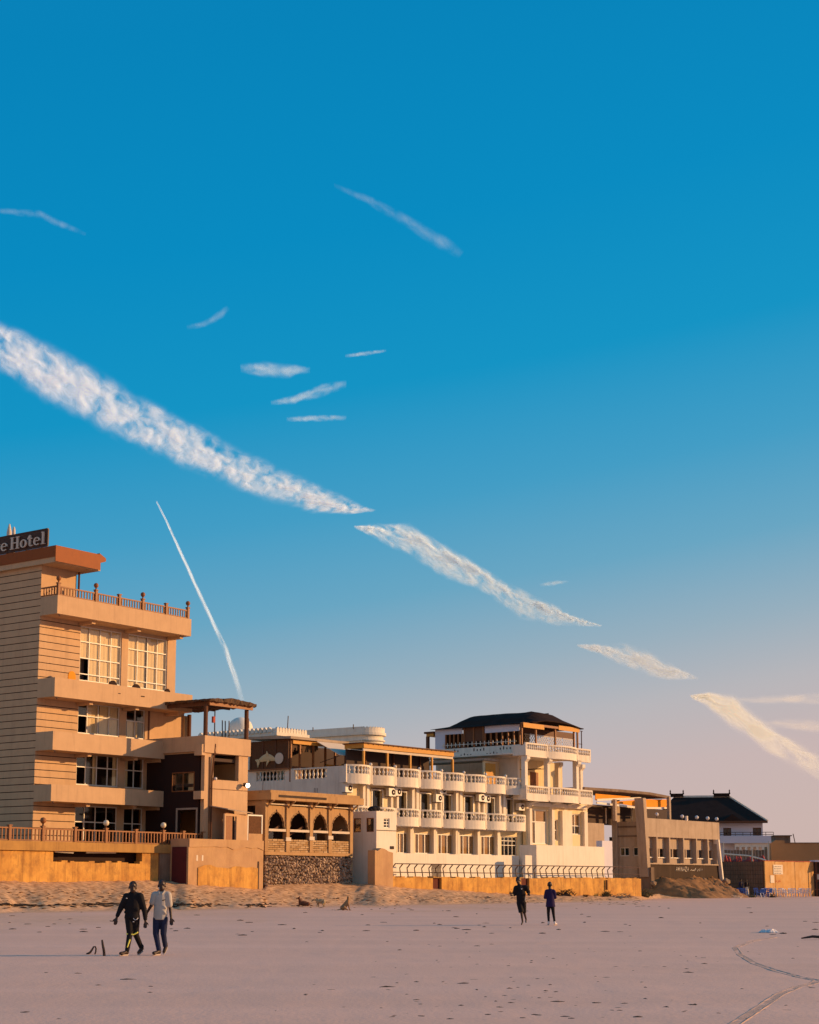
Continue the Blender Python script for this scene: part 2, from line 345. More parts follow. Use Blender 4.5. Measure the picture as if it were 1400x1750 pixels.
def ground_h(X, Y, detail=True):
    X = np.asarray(X, float); Y = np.asarray(Y, float); a = X / np.maximum(Y, 1)
    Yw = np.interp(a, _ba, _bY); zb = np.interp(a, _ba, _bz); bw = np.interp(a, _ba, _bw) + 2.5 * vnoise(a * 60, a * 0, 5)
    t = np.clip((Y - 40) / 50, 0, 1); z0 = .30 * t * t * (3 - 2 * t)
    k = np.clip((Y - (Yw - bw)) / bw, 0, 1); k2 = k ** 1.15
    z = z0 + (zb - z0) * k2
    if detail:
        rough = np.clip(k * 6, 0, 1) * np.clip((Yw + 2 - Y) / 2, 0, 1)
        z = z + rough * (.05 * vnoise(X / 1.6, Y / 2.4, 1) + .07 * vnoise(X / .5, Y / 1.0, 2) * (vnoise(X / 3, Y / 4, 9) + .85) + .12 * vnoise(X / .30, Y / .6, 3) * (vnoise(X / 2.2, Y / 2.2, 19) + .7))
        f = np.clip((Y - 8) / 10, 0, 1)
        z = z + f * (1 - rough) * (.045 * vnoise(X / 5, Y / 7, 4) + .012 * vnoise(X / .9, Y / 1.3, 6) + .005 * vnoise(X / .25, Y / .4, 7))
    return z
def gz(x, y): return float(ground_h(np.array([x]), np.array([y]))[0])
def build_ground():
    a = np.concatenate([np.linspace(-3, -.36, 14)[:-1], np.linspace(-.36, .36, 640), np.linspace(.36, 3, 14)[1:]])
    Y = np.concatenate([6 * (260 / 6) ** np.linspace(0, 1, 620), 260 * (9000 / 260) ** np.linspace(0, 1, 14)[1:]])
    A, YY = np.meshgrid(a, Y); X = A * YY; Z = ground_h(X, YY); Z[YY > 300] = .4
    nc, nr = len(a), len(Y); V = np.stack([X, YY, Z], -1).reshape(-1, 3)
    i = np.arange(nr - 1)[:, None] * nc + np.arange(nc - 1)[None]; Fq = np.stack([i, i + 1, i + nc + 1, i + nc], -1).reshape(-1, 4)
    x0 = 18.0; k = len(V); z6 = 0.0
    V = np.concatenate([V, [(-20000, -3000, -.5), (20000, -3000, -.5), (20000, 6, 0), (-20000, 6, 0)]])
    me = bpy.data.meshes.new('sand_beach')
    ex = [[k, k + 1, k + 2, nc - 1, 0, k + 3], [nc - 1, k + 2, k - 1], [0, k - nc, k + 3]]
    me.from_pydata(V.tolist(), [], Fq.tolist() + ex); me.shade_smooth(); me.update()
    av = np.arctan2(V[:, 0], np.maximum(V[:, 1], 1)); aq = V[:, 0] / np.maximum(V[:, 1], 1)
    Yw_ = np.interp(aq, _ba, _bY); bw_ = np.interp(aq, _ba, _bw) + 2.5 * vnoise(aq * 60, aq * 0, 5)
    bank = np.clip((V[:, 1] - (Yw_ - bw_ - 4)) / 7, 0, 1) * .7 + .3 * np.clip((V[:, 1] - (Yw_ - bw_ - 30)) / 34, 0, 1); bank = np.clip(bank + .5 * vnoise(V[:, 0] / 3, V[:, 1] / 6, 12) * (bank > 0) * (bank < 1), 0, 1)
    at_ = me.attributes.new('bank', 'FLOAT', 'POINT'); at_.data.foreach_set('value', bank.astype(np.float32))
    m = bpy.data.materials.new('pale_sand'); m.use_nodes = True; t = m.node_tree; n = t.nodes; l = t.links.new; b = n['Principled BSDF']
    b.inputs['Roughness'].default_value = .9; b.inputs['Specular IOR Level'].default_value = .15
    g = n.new('ShaderNodeNewGeometry')
    def nz(sc, dt, vec=None):
        x = n.new('ShaderNodeTexNoise'); x.inputs['Scale'].default_value = sc; x.inputs['Detail'].default_value = dt; l(vec or g.outputs['Position'], x.inputs[0]); return x.outputs['Fac']
    mp = n.new('ShaderNodeMapping'); mp.inputs['Scale'].default_value = (.05, .35, 1); l(g.outputs['Position'], mp.inputs[0])
    r1 = n.new('ShaderNodeValToRGB'); l(nz(1.0, 5, mp.outputs[0]), r1.inputs[0])
    r1.color_ramp.elements[0].position = .38; r1.color_ramp.elements[0].color = (.75, .465, .345, 1); r1.color_ramp.elements[1].position = .7; r1.color_ramp.elements[1].color = (.81, .505, .38, 1)
    r2 = n.new('ShaderNodeMapRange'); r2.inputs[1].default_value = .55; r2.inputs[2].default_value = .75; r2.inputs[4].default_value = .35; l(nz(9, 6), r2.inputs[0])
    x = n.new('ShaderNodeMix'); x.data_type = 'RGBA'; l(r2.outputs[0], x.inputs[0]); l(r1.outputs[0], x.inputs[6]); x.inputs[7].default_value = (.50, .33, .22, 1)
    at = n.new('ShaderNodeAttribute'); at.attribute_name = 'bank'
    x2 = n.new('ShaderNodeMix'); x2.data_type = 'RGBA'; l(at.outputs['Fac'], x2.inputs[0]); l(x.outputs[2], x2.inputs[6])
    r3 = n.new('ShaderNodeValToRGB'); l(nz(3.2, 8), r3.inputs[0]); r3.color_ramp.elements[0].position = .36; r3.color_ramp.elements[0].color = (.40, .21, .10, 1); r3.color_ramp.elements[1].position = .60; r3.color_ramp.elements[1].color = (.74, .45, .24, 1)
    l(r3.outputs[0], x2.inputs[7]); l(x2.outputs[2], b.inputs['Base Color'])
    bp = n.new('ShaderNodeBump'); bp.inputs['Strength'].default_value = .35; bp.inputs['Distance'].default_value = .02; l(nz(14, 6), bp.inputs['Height']); l(bp.outputs[0], b.inputs['Normal'])
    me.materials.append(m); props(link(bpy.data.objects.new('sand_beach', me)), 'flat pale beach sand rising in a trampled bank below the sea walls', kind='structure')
build_ground()

# ------------------------------------------------------------------ beige hotel
D = 1.62
hz = lambda u, v, w=-D: H.px(u, v, w)[1]
P4 = (hz(97, 1048), hz(97, 1016)); P3 = (hz(93, 1190), hz(93, 1157)); P2 = (hz(89, 1281), hz(89, 1249)); P1 = (hz(86, 1369), hz(86, 1340))
TER = H.Z(0, 1436, _sL)                               # terrace level
SW = H.S(300, 0, 1150); AX0 = H.S(350, _sL, 1300); AX1 = H.S(424, _sL, 1300)
RB, RT = H.Z(98, 951, -D), H.Z(98, 932, -D)
hotel = Thing('beige_hotel', 'beige hotel tower with grooved cladding and stacked balconies, its roof fascia brown', 'hotel', H, (0, 0, TER))
sA0, sA1 = H.S(137, 0, 1115), H.S(208, 0, 1115); sC0, sC1 = H.S(219, 0, 1120), H.S(286, 0, 1130); sB1 = H.S(248, 0, 1230)
fl = {4: (H.Z(137, 1163), H.Z(137, 1069)), 3: (H.Z(134, 1253), H.Z(134, 1200)), 2: (H.Z(130, 1341), H.Z(130, 1287)), 1: (TER + .05, H.Z(127, 1376))}
holes = []
for k, (a, b) in fl.items(): holes += [(sA0, sA1, a, b), (sC0, sC1 if k == 4 else sB1, a, b)]
wall(MB(), 0, SW, TER - .3, P4[0] + .2, 0, .35, holes).build('front_wall', 'beige', hotel)
mb = MB().box(0, .3, .355, 11, TER - 2, P4[0] + .2).box(SW - .3, SW, .355, 11, TER - 2, P4[0] + .2).box(.3, SW - .3, 10.7, 11, TER - 2, P4[0] + .2)
mb.build('side_wall', 'beige', hotel)
PE = H.S(131, 0, 985)
mb = MB().box(0, PE, 0, 9, P4[0] + .2, RB); mb.build('penthouse_wall', 'beige', hotel)
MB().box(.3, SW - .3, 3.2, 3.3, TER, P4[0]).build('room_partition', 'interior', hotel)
mb = MB()
for z in (P4[0], P3[0], P2[0], P1[0]): mb.box(.3, SW - .3, .355, 3.2, z + .02, z + .2)
mb.build('floor_slab', 'interior', hotel)
# roof slab
RE = H.S(172, -D, 955); RE2 = H.S(183, -D, 960)
MB().box(-.35, RE, -D, 11.3, RB + .001, RT).build('roof_fascia', 'brown_fascia', hotel)
MB().box(-.30, PE + .6, -D + .1, 9.2, RB - .34, RB).build('soffit', 'beige', hotel)
MB().box(-.35, RE, -D - .012, -D - .001, RB - .30, RT - .002).build('front_fascia', 'brown_fascia', hotel)
MB().prism([(RE, RB + .15), (RE2, RB + .35), (RE2, RB + .55), (RE, RB + .8)], -D + .1, 3).build('gutter_end', 'brown_fascia', hotel)
MB().tube([(PE + .12, -.1, P4[0] + .3), (PE + .12, -.1, RB - .3)], .07).build('drainpipe', 'darkwood', hotel)
# cladding panels on front bays and on the shaded side
zones = [(fl[4][0] - .2, P4[0]), (P2[1] + .35, P3[0]), (P1[1] + .3, P2[0]), (TER, P1[0])]
pz = TER - 1.2; PH = .44; rows_ = []
while pz < RB - .4:
    rows_.append((pz, min(pz + PH - .05, RB - .36))); pz += PH
for (a, b) in zones: MB().box(0, sA0 - .05, -.012, -.003, a - .6, b).build('cladding_backing', 'groove', hotel)
MB().box(-.012, -.003, 0, 11, TER - 1.2, RB - .35).build('cladding_backing', 'groove', hotel)
side_me = MB().box(-.05, -.014, -.05, 11, 0, PH - .05).mesh('cladding_panel', None, (0, 0, 0)); side_me.materials.append(M['beige'])
front_me = MB().box(-.012, sA0 - .05, -.05, -.014, 0, PH - .05).mesh('cladding_panel', None, (0, 0, 0)); front_me.materials.append(M['beige'])
for (a, b) in rows_:
    inst('cladding_panel', side_me, hotel, (0, 0, a))
    if any(z0 - .5 < a and b < z1 + .25 for z0, z1 in zones): inst('cladding_panel', front_me, hotel, (0, 0, a))
# balconies
E4, E3, E2, E1 = H.S(327, -D, 1070), H.S(329, -D, 1195), AX0 - .01, AX0 - .01
for (zb, zt), e in ((P4, E4), (P3, E3), (P2, E2), (P1, E1)):
    m = MB().box(-.06, e, -D, -D + .16, zb, zt).box(-.06, .10, -D + .16, -.06, zb, zt).box(.10, e, -D + .16, -.06, zb, zb + .22)
    if e > AX0: m.box(e - .16, e, -D + .16, -.06, zb + .22, zt)
    bo = m.build('balcony', 'beige', hotel)
    for s in (sA0 - .1, (sA1 + sC0) / 2, sC1 if e > AX0 else sB1 + .2): MB().box(s - .15, s + .15, -D + .35, -.06, zb - .2, zb - .003).build('bracket_beam', 'beige', hotel, bo)
    MB().tube([(.1, -D - .05, zb - .15), (.1, -D + .1, zb + .1)], .04, 5).build('drain_spout', 'steel', hotel, bo)
# windows
def fw(k, full):
    a, b = fl[k]
    if full:
        window(hotel, sA0, sA1, a, b, .06, [0, .23, .49, .75, 1], [0, .13, .42, .72, 1], .07, pane='glass', skip=((0, 0), (0, 1)), curtain=[(.24, 1, .0, .98), (.01, .23, .43, .98)])
        MB().box(sA0 + .03, sA0 + (sA1 - sA0) * .23, .5, .55, a, a + (b - a) * .42).build('dark_gap', 'interior', hotel)
        window(hotel, sC0, sC1, a, b, .06, 4, [0, .13, .42, .72, 1], .07, curtain=[(0, .48, 0, .98), (.52, 1, 0, .98)])
    else:
        ro = [0, .58, 1]; cu = {3: [(.25, .52, 0, .97), (.55, .99, 0, .97)], 2: [(.42, .5, 0, .97), (.9, .99, 0, .97)], 1: []}[k]
        window(hotel, sA0, sA1, a, b, .06, [0, .23, .49, .75, 1], ro, .07, pane='glass' if k > 1 else 'glass_dark', skip=((0, 0),), curtain=cu)
        cu = {3: [(.15, .7, 0, .6)], 2: [(.03, .25, 0, .95)], 1: []}[k]
        window(hotel, sC0, sB1, a, b, .06, 2, ro, .07, pane='glass', curtain=cu)
for k in (4, 3, 2, 1): fw(k, k == 4)
# wooden railings
def railing(name, label, group, plane, zlo, zhi, posts, ball_at, returns=None, spacing=.24, s_end=None, ph=.15):
    T = Thing(name, label, 'railing', H, (posts[0], plane, zlo), group)
    post = MB().box(-.09, .09, -.09, .09, 0, zhi - zlo + ph).box(-.12, .12, -.12, .12, zhi - zlo + ph, zhi - zlo + ph + .06).mesh('post', None, (0, 0, 0)); post.materials.append(M['wood'])
    fin = MB().lathe(0, 0, [(.02, 0), (.06, .02), (.04, .09), (.12, .16), (.16, .27), (.12, .38), (.02, .43)], 10).mesh('finial', None, (0, 0, 0), True); fin.materials.append(M['wood'])
    bal = MB().box(-.032, .032, -.032, .032, .08, zhi - zlo - .05).mesh('baluster', None, (0, 0, 0)); bal.materials.append(M['wood'])
    runs = [((posts[i], plane), (posts[i + 1], plane)) for i in range(len(posts) - 1)]
    if returns: runs += returns
    for i, s in enumerate(posts):
        p = inst('post', post, T, (s, plane, zlo))
        if i in ball_at:
            f = link(bpy.data.objects.new('finial', fin)); f.parent = p; f.location = (0, 0, zhi - zlo + ph + .06)
    for (p, q) in runs:
        MB().beam((*p, zhi - .03), (*q, zhi - .03), .08, .1).build('top_rail', 'wood', T)
        MB().beam((*p, zlo + .05), (*q, zlo + .05), .06, .08).build('bottom_rail', 'wood', T)
        d = math.dist(p, q); n = max(2, round(d / spacing))
        for k in range(1, n): inst('baluster', bal, T, (p[0] + (q[0] - p[0]) * k / n, p[1] + (q[1] - p[1]) * k / n, zlo))
    return T
z4 = P4[1]; pl = -D + .1
posts = [H.S(u, pl, v) for u, v in ((100, 1005), (164, 1015), (204, 1022), (244, 1030), (284, 1038), (321, 1045))]
railing('roof_railing', 'wooden railing with ball finials along the roof terrace edge below the hotel sign', None, pl, z4, z4 + .58, posts, (0, 1, 3, 5), [((posts[0] - .1, pl), (posts[0] - .1, -.1))], .23)
zt = H.Z(0, 1413, _sL + .1)
pp = [-9.0] + [H.S(u, _sL + .1, 1425) for u in (16, 73, 128, 181, 232, 279, 313, 347)]
railing('terrace_railing', 'long wooden railing with square posts on the ledge above the stained sea wall', None, _sL + .1, TER, zt, pp, (), None, .26, ph=.08)
for i, (s, mt, lb) in enumerate(((pp[3 - 1], 'wood', 'dark round finial lamp on the terrace railing below the shaded hotel corner'), (pp[4], 'globe', 'frosted globe lamp on the terrace railing in front of the glass doors'), (pp[6], 'globe', 'frosted globe lamp on the terrace railing in front of the dark annex wall'))):
    T = Thing('globe_lamp', lb, 'lamp', H, (s, _sL + .1, zt + .14), 'globe lamps on the terrace railing')
    MB().lathe(s, _sL + .1, [(.09, 0), (.05, .04), (.04, .10), (.08, .13)], 8, zt + .14).build('base', 'darkwood', T)
    MB().ball(s, _sL + .1, zt + .44, .18, 12).build('globe', mt, T, smooth=True)
# hotel sign on the roof
sgz = RT + .12
sd = lambda u, v: H.side(u, v, -.25)
w1 = sd(82, 905)[0]; zS0, zS1 = sd(84, 931)[1], sd(84, 903)[1]
zb = sd(2, 946)[1]; ws0 = w1; ws1 = w1 + 9.0
sign = Thing('hotel_sign', 'dark slatted roof sign with raised pale letters reading Hotel', 'sign', H, (-.25, (ws0 + ws1) / 2, RT))
zT = zS1; zB = RT + .12
n = 12
for k in range(n):
    z = zB + (zT - zB) * k / n
    MB().box(-.22, -.16, ws0 + .05, ws1, z + .01, z + (zT - zB) / n - .006).build('slat', 'sign_slat', sign)
m = MB().box(-.24, -.14, ws0, ws0 + .06, zB, zT).box(-.24, -.14, ws0 + .06, ws1, zT - .015, zT + .05).box(-.24, -.14, ws0 + .06, ws1, zB - .05, zB)
for k in range(6): m.box(-.13, -.05, ws0 + .6 + k * 1.5, ws0 + .68 + k * 1.5, RT, zT)
m.build('frame', 'sign_slat', sign)
# raised letters, right-to-left along w because the sign faces the shaded side
def glyph(ch):
    P = []
    def bx(x0, x1, y0, y1): P.append([(x0, y0), (x1, y0), (x1, y1), (x0, y1)])
    def ring(cx, cy, rx, ry, ix, iy, t0=0, t1=360, n=14):
        for k in range(n):
            a, b = R(t0 + (t1 - t0) * k / n), R(t0 + (t1 - t0) * (k + 1) / n)
            P.append([(cx + ix * math.cos(a), cy + iy * math.sin(a)), (cx + rx * math.cos(a), cy + ry * math.sin(a)),
                      (cx + rx * math.cos(b), cy + ry * math.sin(b)), (cx + ix * math.cos(b), cy + iy * math.sin(b))])
    if ch == 'H':
        for x in (.10, .56): bx(x, x + .15, .06, .94); bx(x - .08, x + .23, 0, .06); bx(x - .08, x + .23, .94, 1)
        bx(.25, .56, .47, .55); w = .82
    elif ch == 'o': ring(.29, .33, .28, .34, .14, .27, n=18); w = .60
    elif ch == 't':
        bx(.12, .26, .08, .92); bx(0, .40, .60, .67); P.append([(.0, .67), (.12, .67), (.12, .88)]); ring(.32, .14, .20, .15, .08, .08, 180, 330, 8); w = .46
    elif ch == 'e': ring(.29, .33, .28, .34, .15, .27, 0, 318, 16); bx(.14, .56, .33, .39); w = .60
    elif ch == 'l': bx(.09, .24, .06, 1.0); bx(0, .33, 0, .06); P.append([(0, .98), (.09, .93), (.09, 1.05)]); w = .36
    elif ch == 'r': bx(.09, .24, .06, .66); bx(0, .33, 0, .06); ring(.36, .44, .2, .22, .1, .12, 60, 150, 6); w = .50
    return P, w
hh = (zT - zB) * .74; zl = zB + (zT - zB) * .10
edge = ws0 + .42
text = 'er letoH'[::-1]
x = 0; lay = []
for ch in 'Hotel':
    P, w = glyph(ch); lay.append((P, x)); x += w + .03
tot = x; sp = (ws1 - ws0) * 0 + 1
wl = sd(18, 940)[0]; wr = sd(82, 925)[0]; k = (wl - wr - .15) / tot
lay2 = []
P, w = glyph('e'); lay2.append((P, -.62 - .17)); P, w = glyph('r'); lay2.append((P, -.62 - .17 - .5))
for P, x0 in lay + lay2:
    m = MB()
    for poly in P:
        q = [(wl - (x0 + px_) * k, zl + pz_ * hh) for px_, pz_ in poly]
        m.xprism(q, -.34, -.245)
    m.build('letter', 'sign_letter', sign)
ll = MB()
for kx in range(2):
    w = sd(3 + 8 * kx, 905)[0]
    T = Thing('roof_tank_stub', ('pale pipe stub standing on the roof behind the sign at the picture edge', 'thin pale pipe stub next to the larger stub behind the sign')[kx], 'pipe', H, (1.6, w + 1.5, RT))
    MB().lathe(1.6, w + 1.5, [(.16 - .05 * kx, 0), (.16 - .05 * kx, 2.0 - .2 * kx), (.10, 2.3 - .2 * kx), (.05, 2.55 - .25 * kx)], 8, RT).build('pipe', 'canvas', T, smooth=True)
# chair backs seen over the third balcony
def round_chair(u, v, plane, mt, lb, z, F=H, r=.30):
    s, zt_ = F.px(u, v, plane)
    T = Thing('round_back_chair', lb, 'chair', F, (s, plane, z), 'chairs on the hotel balcony')
    zc = zt_ - r
    m = MB(); n = 12; V = []; Fc = []
    for k in range(n + 1):
        a = math.pi * k / n
        V += [(s - r * math.cos(a), plane + q, zc + r * math.sin(a)) for q in (-.025, .025)]
    V += [(s, plane - .025, zc - .1), (s, plane + .025, zc - .1)]
    m.prism([(s - r * math.cos(math.pi * k / n), zc + r * math.sin(math.pi * k / n)) for k in range(n + 1)] + [(s + r, zc - .25), (s - r, zc - .25)], plane - .03, plane + .03)
    m.build('backrest', mt, T)
    MB().vprism([(s + r * math.cos(2 * math.pi * k / 10), plane - .28 + r * math.sin(2 * math.pi * k / 10)) for k in range(10)], z + .42, z + .47).build('seat', mt, T)
    for dx in (-.2, .2):
        for dy in (-.45, -.03): MB().beam((s + dx, plane + dy, z), (s + dx, plane + dy, z + .43), .04).build('leg', 'steel', T)
fz = P3[0] + .22
round_chair(123, 1147, -1.0, 'orange', 'yellow round-backed chair on the balcony in front of the cladding', fz)
round_chair(193, 1163, -1.0, 'dark', 'dark round-backed chair on the balcony before the tall left curtained window', fz, r=.36)
round_chair(233, 1169, -1.0, 'dark', 'dark round-backed chair on the balcony before the tall right curtained window', fz, r=.40)
round_chair(286, 1177, -1.0, 'dark', 'small dark chair at the open end of the balcony above the thatched pergola', fz, r=.26)
# ------------------------------------------------------------------ sea wall below the hotel
LT = H.Z(0, 1437, -5.35); LB = H.Z(0, 1452, -5.35); SWE = H.S(297, -5.2, 1470); S0 = -11.0
sw = Thing('stained_sea_wall', 'rust-streaked ochre sea wall with a dark broken opening under the wooden railing', 'wall', H, (0, -5.2, 0))
oa, ob = H.S(91, -5.2, 1462), H.S(243, -5.2, 1462); oz0, oz1 = H.Z(160, 1471, -5.2), H.Z(160, 1455, -5.2)
hl = [(oa, ob, oz0, oz1)]; rnd = random.Random(3); x = oa
while x < ob - .3:                                    # ragged lower lip of the opening
    d = rnd.uniform(.2, .6); hl.append((x, min(x + d, ob), oz0 - rnd.uniform(.0, .16), oz0 + .02)); x += d
wall(MB(), S0, SWE, -.6, LB - .012, -5.2, -4.7, hl).build('wall', 'seawall', sw)
MB().box(S0, SWE + .9, -5.36, 0, LB - .01, TER - .004).build('ledge', 'ledge', sw)
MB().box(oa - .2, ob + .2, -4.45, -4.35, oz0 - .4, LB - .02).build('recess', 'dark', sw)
MB().tube([(oa + .2, -5.1, oz1 - .06), (oa + 1.6, -5.1, oz1 - .10)], .05).tube([(oa + 2.6, -5.1, oz1 - .07), (ob - 2.1, -5.1, oz1 - .05)], .05).build('pipe', 'white_metal', sw)
# ------------------------------------------------------------------ patched wall block with the maroon door
BW = -6.85; b0, b1 = H.S(322, BW, 1470), H.S(450, BW, 1470); bt = H.Z(324, 1433, BW)
blk = Thing('patched_wall_block', 'tall patched plaster wall block jutting onto the sand below the annex tower', 'wall', H, (b0, BW, 0))
n = 16; top = []
MB().box(b0, b1, BW, -5.3, -.6, bt).build('wall', 'blockwall', blk)
rnd = random.Random(5); m = MB()
zc = H.Z(380, 1449, BW)
pts = [b0 + .02 + (b1 - b0 - .04) * k / 12 for k in range(13)]
m.prism([(pts[0], zc)] + [(p, zc + rnd.uniform(-.12, .08)) for p in pts[1:-1]] + [(pts[-1], zc - .1), (pts[-1], bt - .003), (pts[0], bt - .003)], BW - .045, BW - .001)
m.build('plaster_band', 'blockwall', blk)
zf = H.Z(380, 1481, BW); pts = [b0 + (b1 - b0) * (.12 + .8 * k / 10) for k in range(11)]
MB().prism([(pts[0], 0), (pts[-1], 0)] + [(p, zf + rnd.uniform(-.12, .12)) for p in pts[::-1]], BW - .05, BW - .002).build('plaster_patch', 'seawall', blk)
MB().box(b0 + (b1 - b0) * .925, b0 + (b1 - b0) * .935, BW - .06, BW, .5, zf + .35).build('conduit', 'steel', blk)
for q in (.10, .17): MB().box(b0 + (b1 - b0) * q, b0 + (b1 - b0) * (q + .02), BW - .01, BW + .02, bt - 1.35, bt - 1.0).build('vent', 'paper', blk)
MB().xprism([(-6.7, 1.6), (-5.5, 1.6), (-5.5, bt - .5), (-6.7, bt - .5)], b0 - .05, b0 - .003).build('door', mat('maroon_door_paint', (.10, .02, .02), (.07, .016, .016)), blk)
MB().box(b0 - .9, b0 - .004, -5.3, -5.2, -.6, LB - .02).build('side_pier', 'concrete_dark', blk)
# ------------------------------------------------------------------ annex tower
ax = Thing('annex_tower', 'narrow tan annex tower with an open window room and a dark painted flank', 'tower', H, (AX0, _sL, TER))
AD = 1.3
zo0, zo1 = H.Z(390, 1334, _sL), H.Z(390, 1287, _sL); zt0, zt1 = H.Z(360, 1287, _sL), H.Z(360, 1258, _sL)
ho0, ho1 = H.S(365, _sL, 1310), H.S(408, _sL, 1310)
wall(MB(), AX0, AX1, TER - .1, zt0 - .003, _sL, _sL + .3, [(ho0, ho1, zo0, zo1)]).build('front_wall', 'beige', ax)
wall(MB(), AX0 + .4, AX1, TER - .1, zt0 - .003, AD - .25, AD, [(ho0 - .8, ho1 + .1, zo0 - .2, zo1)]).build('rear_wall', 'beige', ax)
MB().box(AX1 - .25, AX1 - .003, _sL + .3, AD - .25, TER - .1, zt0 - .003).build('side_wall', 'beige', ax)
# dark flank: local wall in the w-z plane with a window and a doorway
def xwall(mb, w0, w1, z0, z1, s0, s1, holes):
    t = MB(); wall(t, w0, w1, z0, z1, s0, s1, holes); mb.add([(y, x, z) for x, y, z in t.v], [f[::-1] for f in t.f]); return mb
f0, f1 = H.side(295, 1335, AX0)[0], H.side(331, 1335, AX0)[0]; g0, g1 = H.side(318, 1340, AX0), 0
fz0, fz1 = H.side(320, 1351, AX0)[1], H.side(320, 1321, AX0)[1]
dA, dB = H.side(303, 1400, AX0)[0], H.side(335, 1400, AX0)[0]; dz = H.side(318, 1384, AX0)[1]
flank = xwall(MB(), _sL + .45, AD - .3, TER - .1, zt0 - .003, AX0 + .02, AX0 + .28, [(min(f0, f1), max(f0, f1), fz0, fz1), (min(dA, dB), max(dA, dB), TER - .2, dz)])
flank.build('dark_flank', 'dark', ax)
a, b = sorted((f0, f1))
fr = MB().box(AX0 - .01, AX0 + .03, a - .06, a, fz0 - .06, fz1 + .06).box(AX0 - .01, AX0 + .03, b, b + .06, fz0 - .06, fz1 + .06).box(AX0 - .01, AX0 + .03, a, b, fz1, fz1 + .06).box(AX0 - .01, AX0 + .03, a, b, fz0 - .06, fz0).box(AX0, AX0 + .03, (a + b) / 2 - .03, (a + b) / 2 + .03, fz0, fz1).build('window', 'wood', ax)
for p, q in ((a, (a + b) / 2), ((a + b) / 2, b)): MB().box(AX0 + .1, AX0 + .12, p, q, fz0, fz1).build('pane', 'glass', ax, fr)
MB().box(AX0 + .35, AX0 + .38, a - .2, a + .8, fz0 - .2, fz1 + .2).build('curtain', 'curtain', ax, fr)
a, b = sorted((dA, dB))
MB().box(AX0 - .02, AX0 + .04, a - .12, a, TER, dz + .12).box(AX0 - .02, AX0 + .04, b, b + .12, TER, dz + .12).box(AX0 - .02, AX0 + .04, a, b, dz, dz + .12).build('door_frame', 'concrete', ax)
for z in (zo0 - .25, P2[0] - .0, P1[0] + .1): MB().box(AX0 + .29, AX1 - .26, _sL + .31, AD - .26, z - .2, z).build('floor_slab', 'interior', ax)
# protruding slab ends on the front edge
for v0, v1 in ((1272, 1291), (1352, 1366)): MB().box(AX0 - .35, AX0 - .003, _sL - .06, _sL + .6, H.Z(350, v1, _sL), H.Z(350, v0, _sL)).build('slab_end', 'beige', ax)
m = MB().box(AX0 - .15, AX1 + .12, _sL - .12, _sL + .1, zt0, zt1).box(AX0 - .15, AX0 + .05, _sL + .1, 0, zt0 + .1, zt1).box(AX1 - .1, AX1 + .12, _sL + .1, AD, zt0, zt1).box(AX0 + .05, AX1 - .1, _sL + .1, AD, zt0, zt0 + .25)
m.build('roof_parapet', 'beige', ax)
MB().tube([(ho0 - .22, _sL - .08, TER), (ho0 - .22, _sL - .08, zo0 + .1), (ho0 + .02, _sL - .1, zo1 + .5), (ho0 + .05, _sL - .1, zt0 - .1)], .055).tube([(ho0 - .38, _sL - .05, TER), (ho0 - .38, _sL - .05, zt0 - .25)], .035).build('drainpipe', 'darkwood', ax)
MB().box(ho0 - .3, AX1 - .02, _sL - .02, _sL - .002, zo0 - .62, zo0 - .58).build('ledge_line', 'darkwood', ax)
rr = Thing('roof_room', 'beige room wall on the roof behind the thatched pergola', 'wall', H, (SW + .02, 0, zt1 - .5))
MB().box(SW + .02, AX1 - .3, .4, 3, zt1 - .6, zt1 + 2.2).build('wall', 'beige', rr)
MB().box(SW + 1.6, AX1 - .35, .3, .395, zt1 - .2, zt1 + 1.9).build('door', 'cream', rr)
# pergola with a thatched roof
pg = Thing('thatched_pergola', 'dark timber pergola with ragged thatch on top of the annex tower', 'pergola', H, (AX0, _sL, zt1))
zE = H.Z(360, 1194, _sL - .3); e0, e1 = H.S(360, _sL - .35, 1195), H.S(429, _sL - .35, 1205)
e1 = max(e1, AX1 + .3); zP = zE - .38
wb = H.side(280, 1199, e0)[0]
wb = min(max(wb, 1.0), 3.2)
post = [(AX0 + .12, _sL + .1), (AX1 - .1, _sL + .1), (AX0 + .1, wb - .9), (AX1 - .1, wb - .9)]
for (a, b) in post: MB().tube([(a, b, zt1 - .05), (a, b, zP)], .14, 8).build('post', 'darkwood', pg)
MB().box(e0 + .1, e1 - .1, _sL - .2, _sL - .08, zP - .02, zP + .26).build('fascia_beam', 'wood', pg)
MB().box(e0 + .08, e0 + .2, _sL - .08, wb, zP - .02, zP + .26).build('side_beam', 'darkwood', pg)
rnd = random.Random(11); V = []; Fs = []; nx, ny = 26, 30
for lay_ in range(2):
    for i in range(nx + 1):
        for j in range(ny + 1):
            ed = i in (0, nx) or j in (0, ny)
            x = e0 - .1 + (e1 - e0 + .2) * i / nx + (rnd.uniform(-.09, .09) if ed else 0); y = _sL - .4 + (wb - _sL + .5) * j / ny + (rnd.uniform(-.09, .09) if ed else 0)
            cz = .30 * (1 - abs(2 * i / nx - 1)) * .6
            V.append((x, y, zP + .27 + cz * (lay_ == 1) + (.09 + rnd.uniform(0, .05)) * lay_ - (rnd.uniform(0, .12) if ed and not lay_ else 0)))
k1 = (nx + 1) * (ny + 1)
for i in range(nx):
    for j in range(ny):
        q = i * (ny + 1) + j; Fs += [(q, q + 1, q + ny + 2, q + ny + 1), (k1 + q + ny + 1, k1 + q + ny + 2, k1 + q + 1, k1 + q)]
for i in range(nx):
    for j in (0, ny): q = i * (ny + 1) + j; Fs.append((q, q + ny + 1, k1 + q + ny + 1, k1 + q))
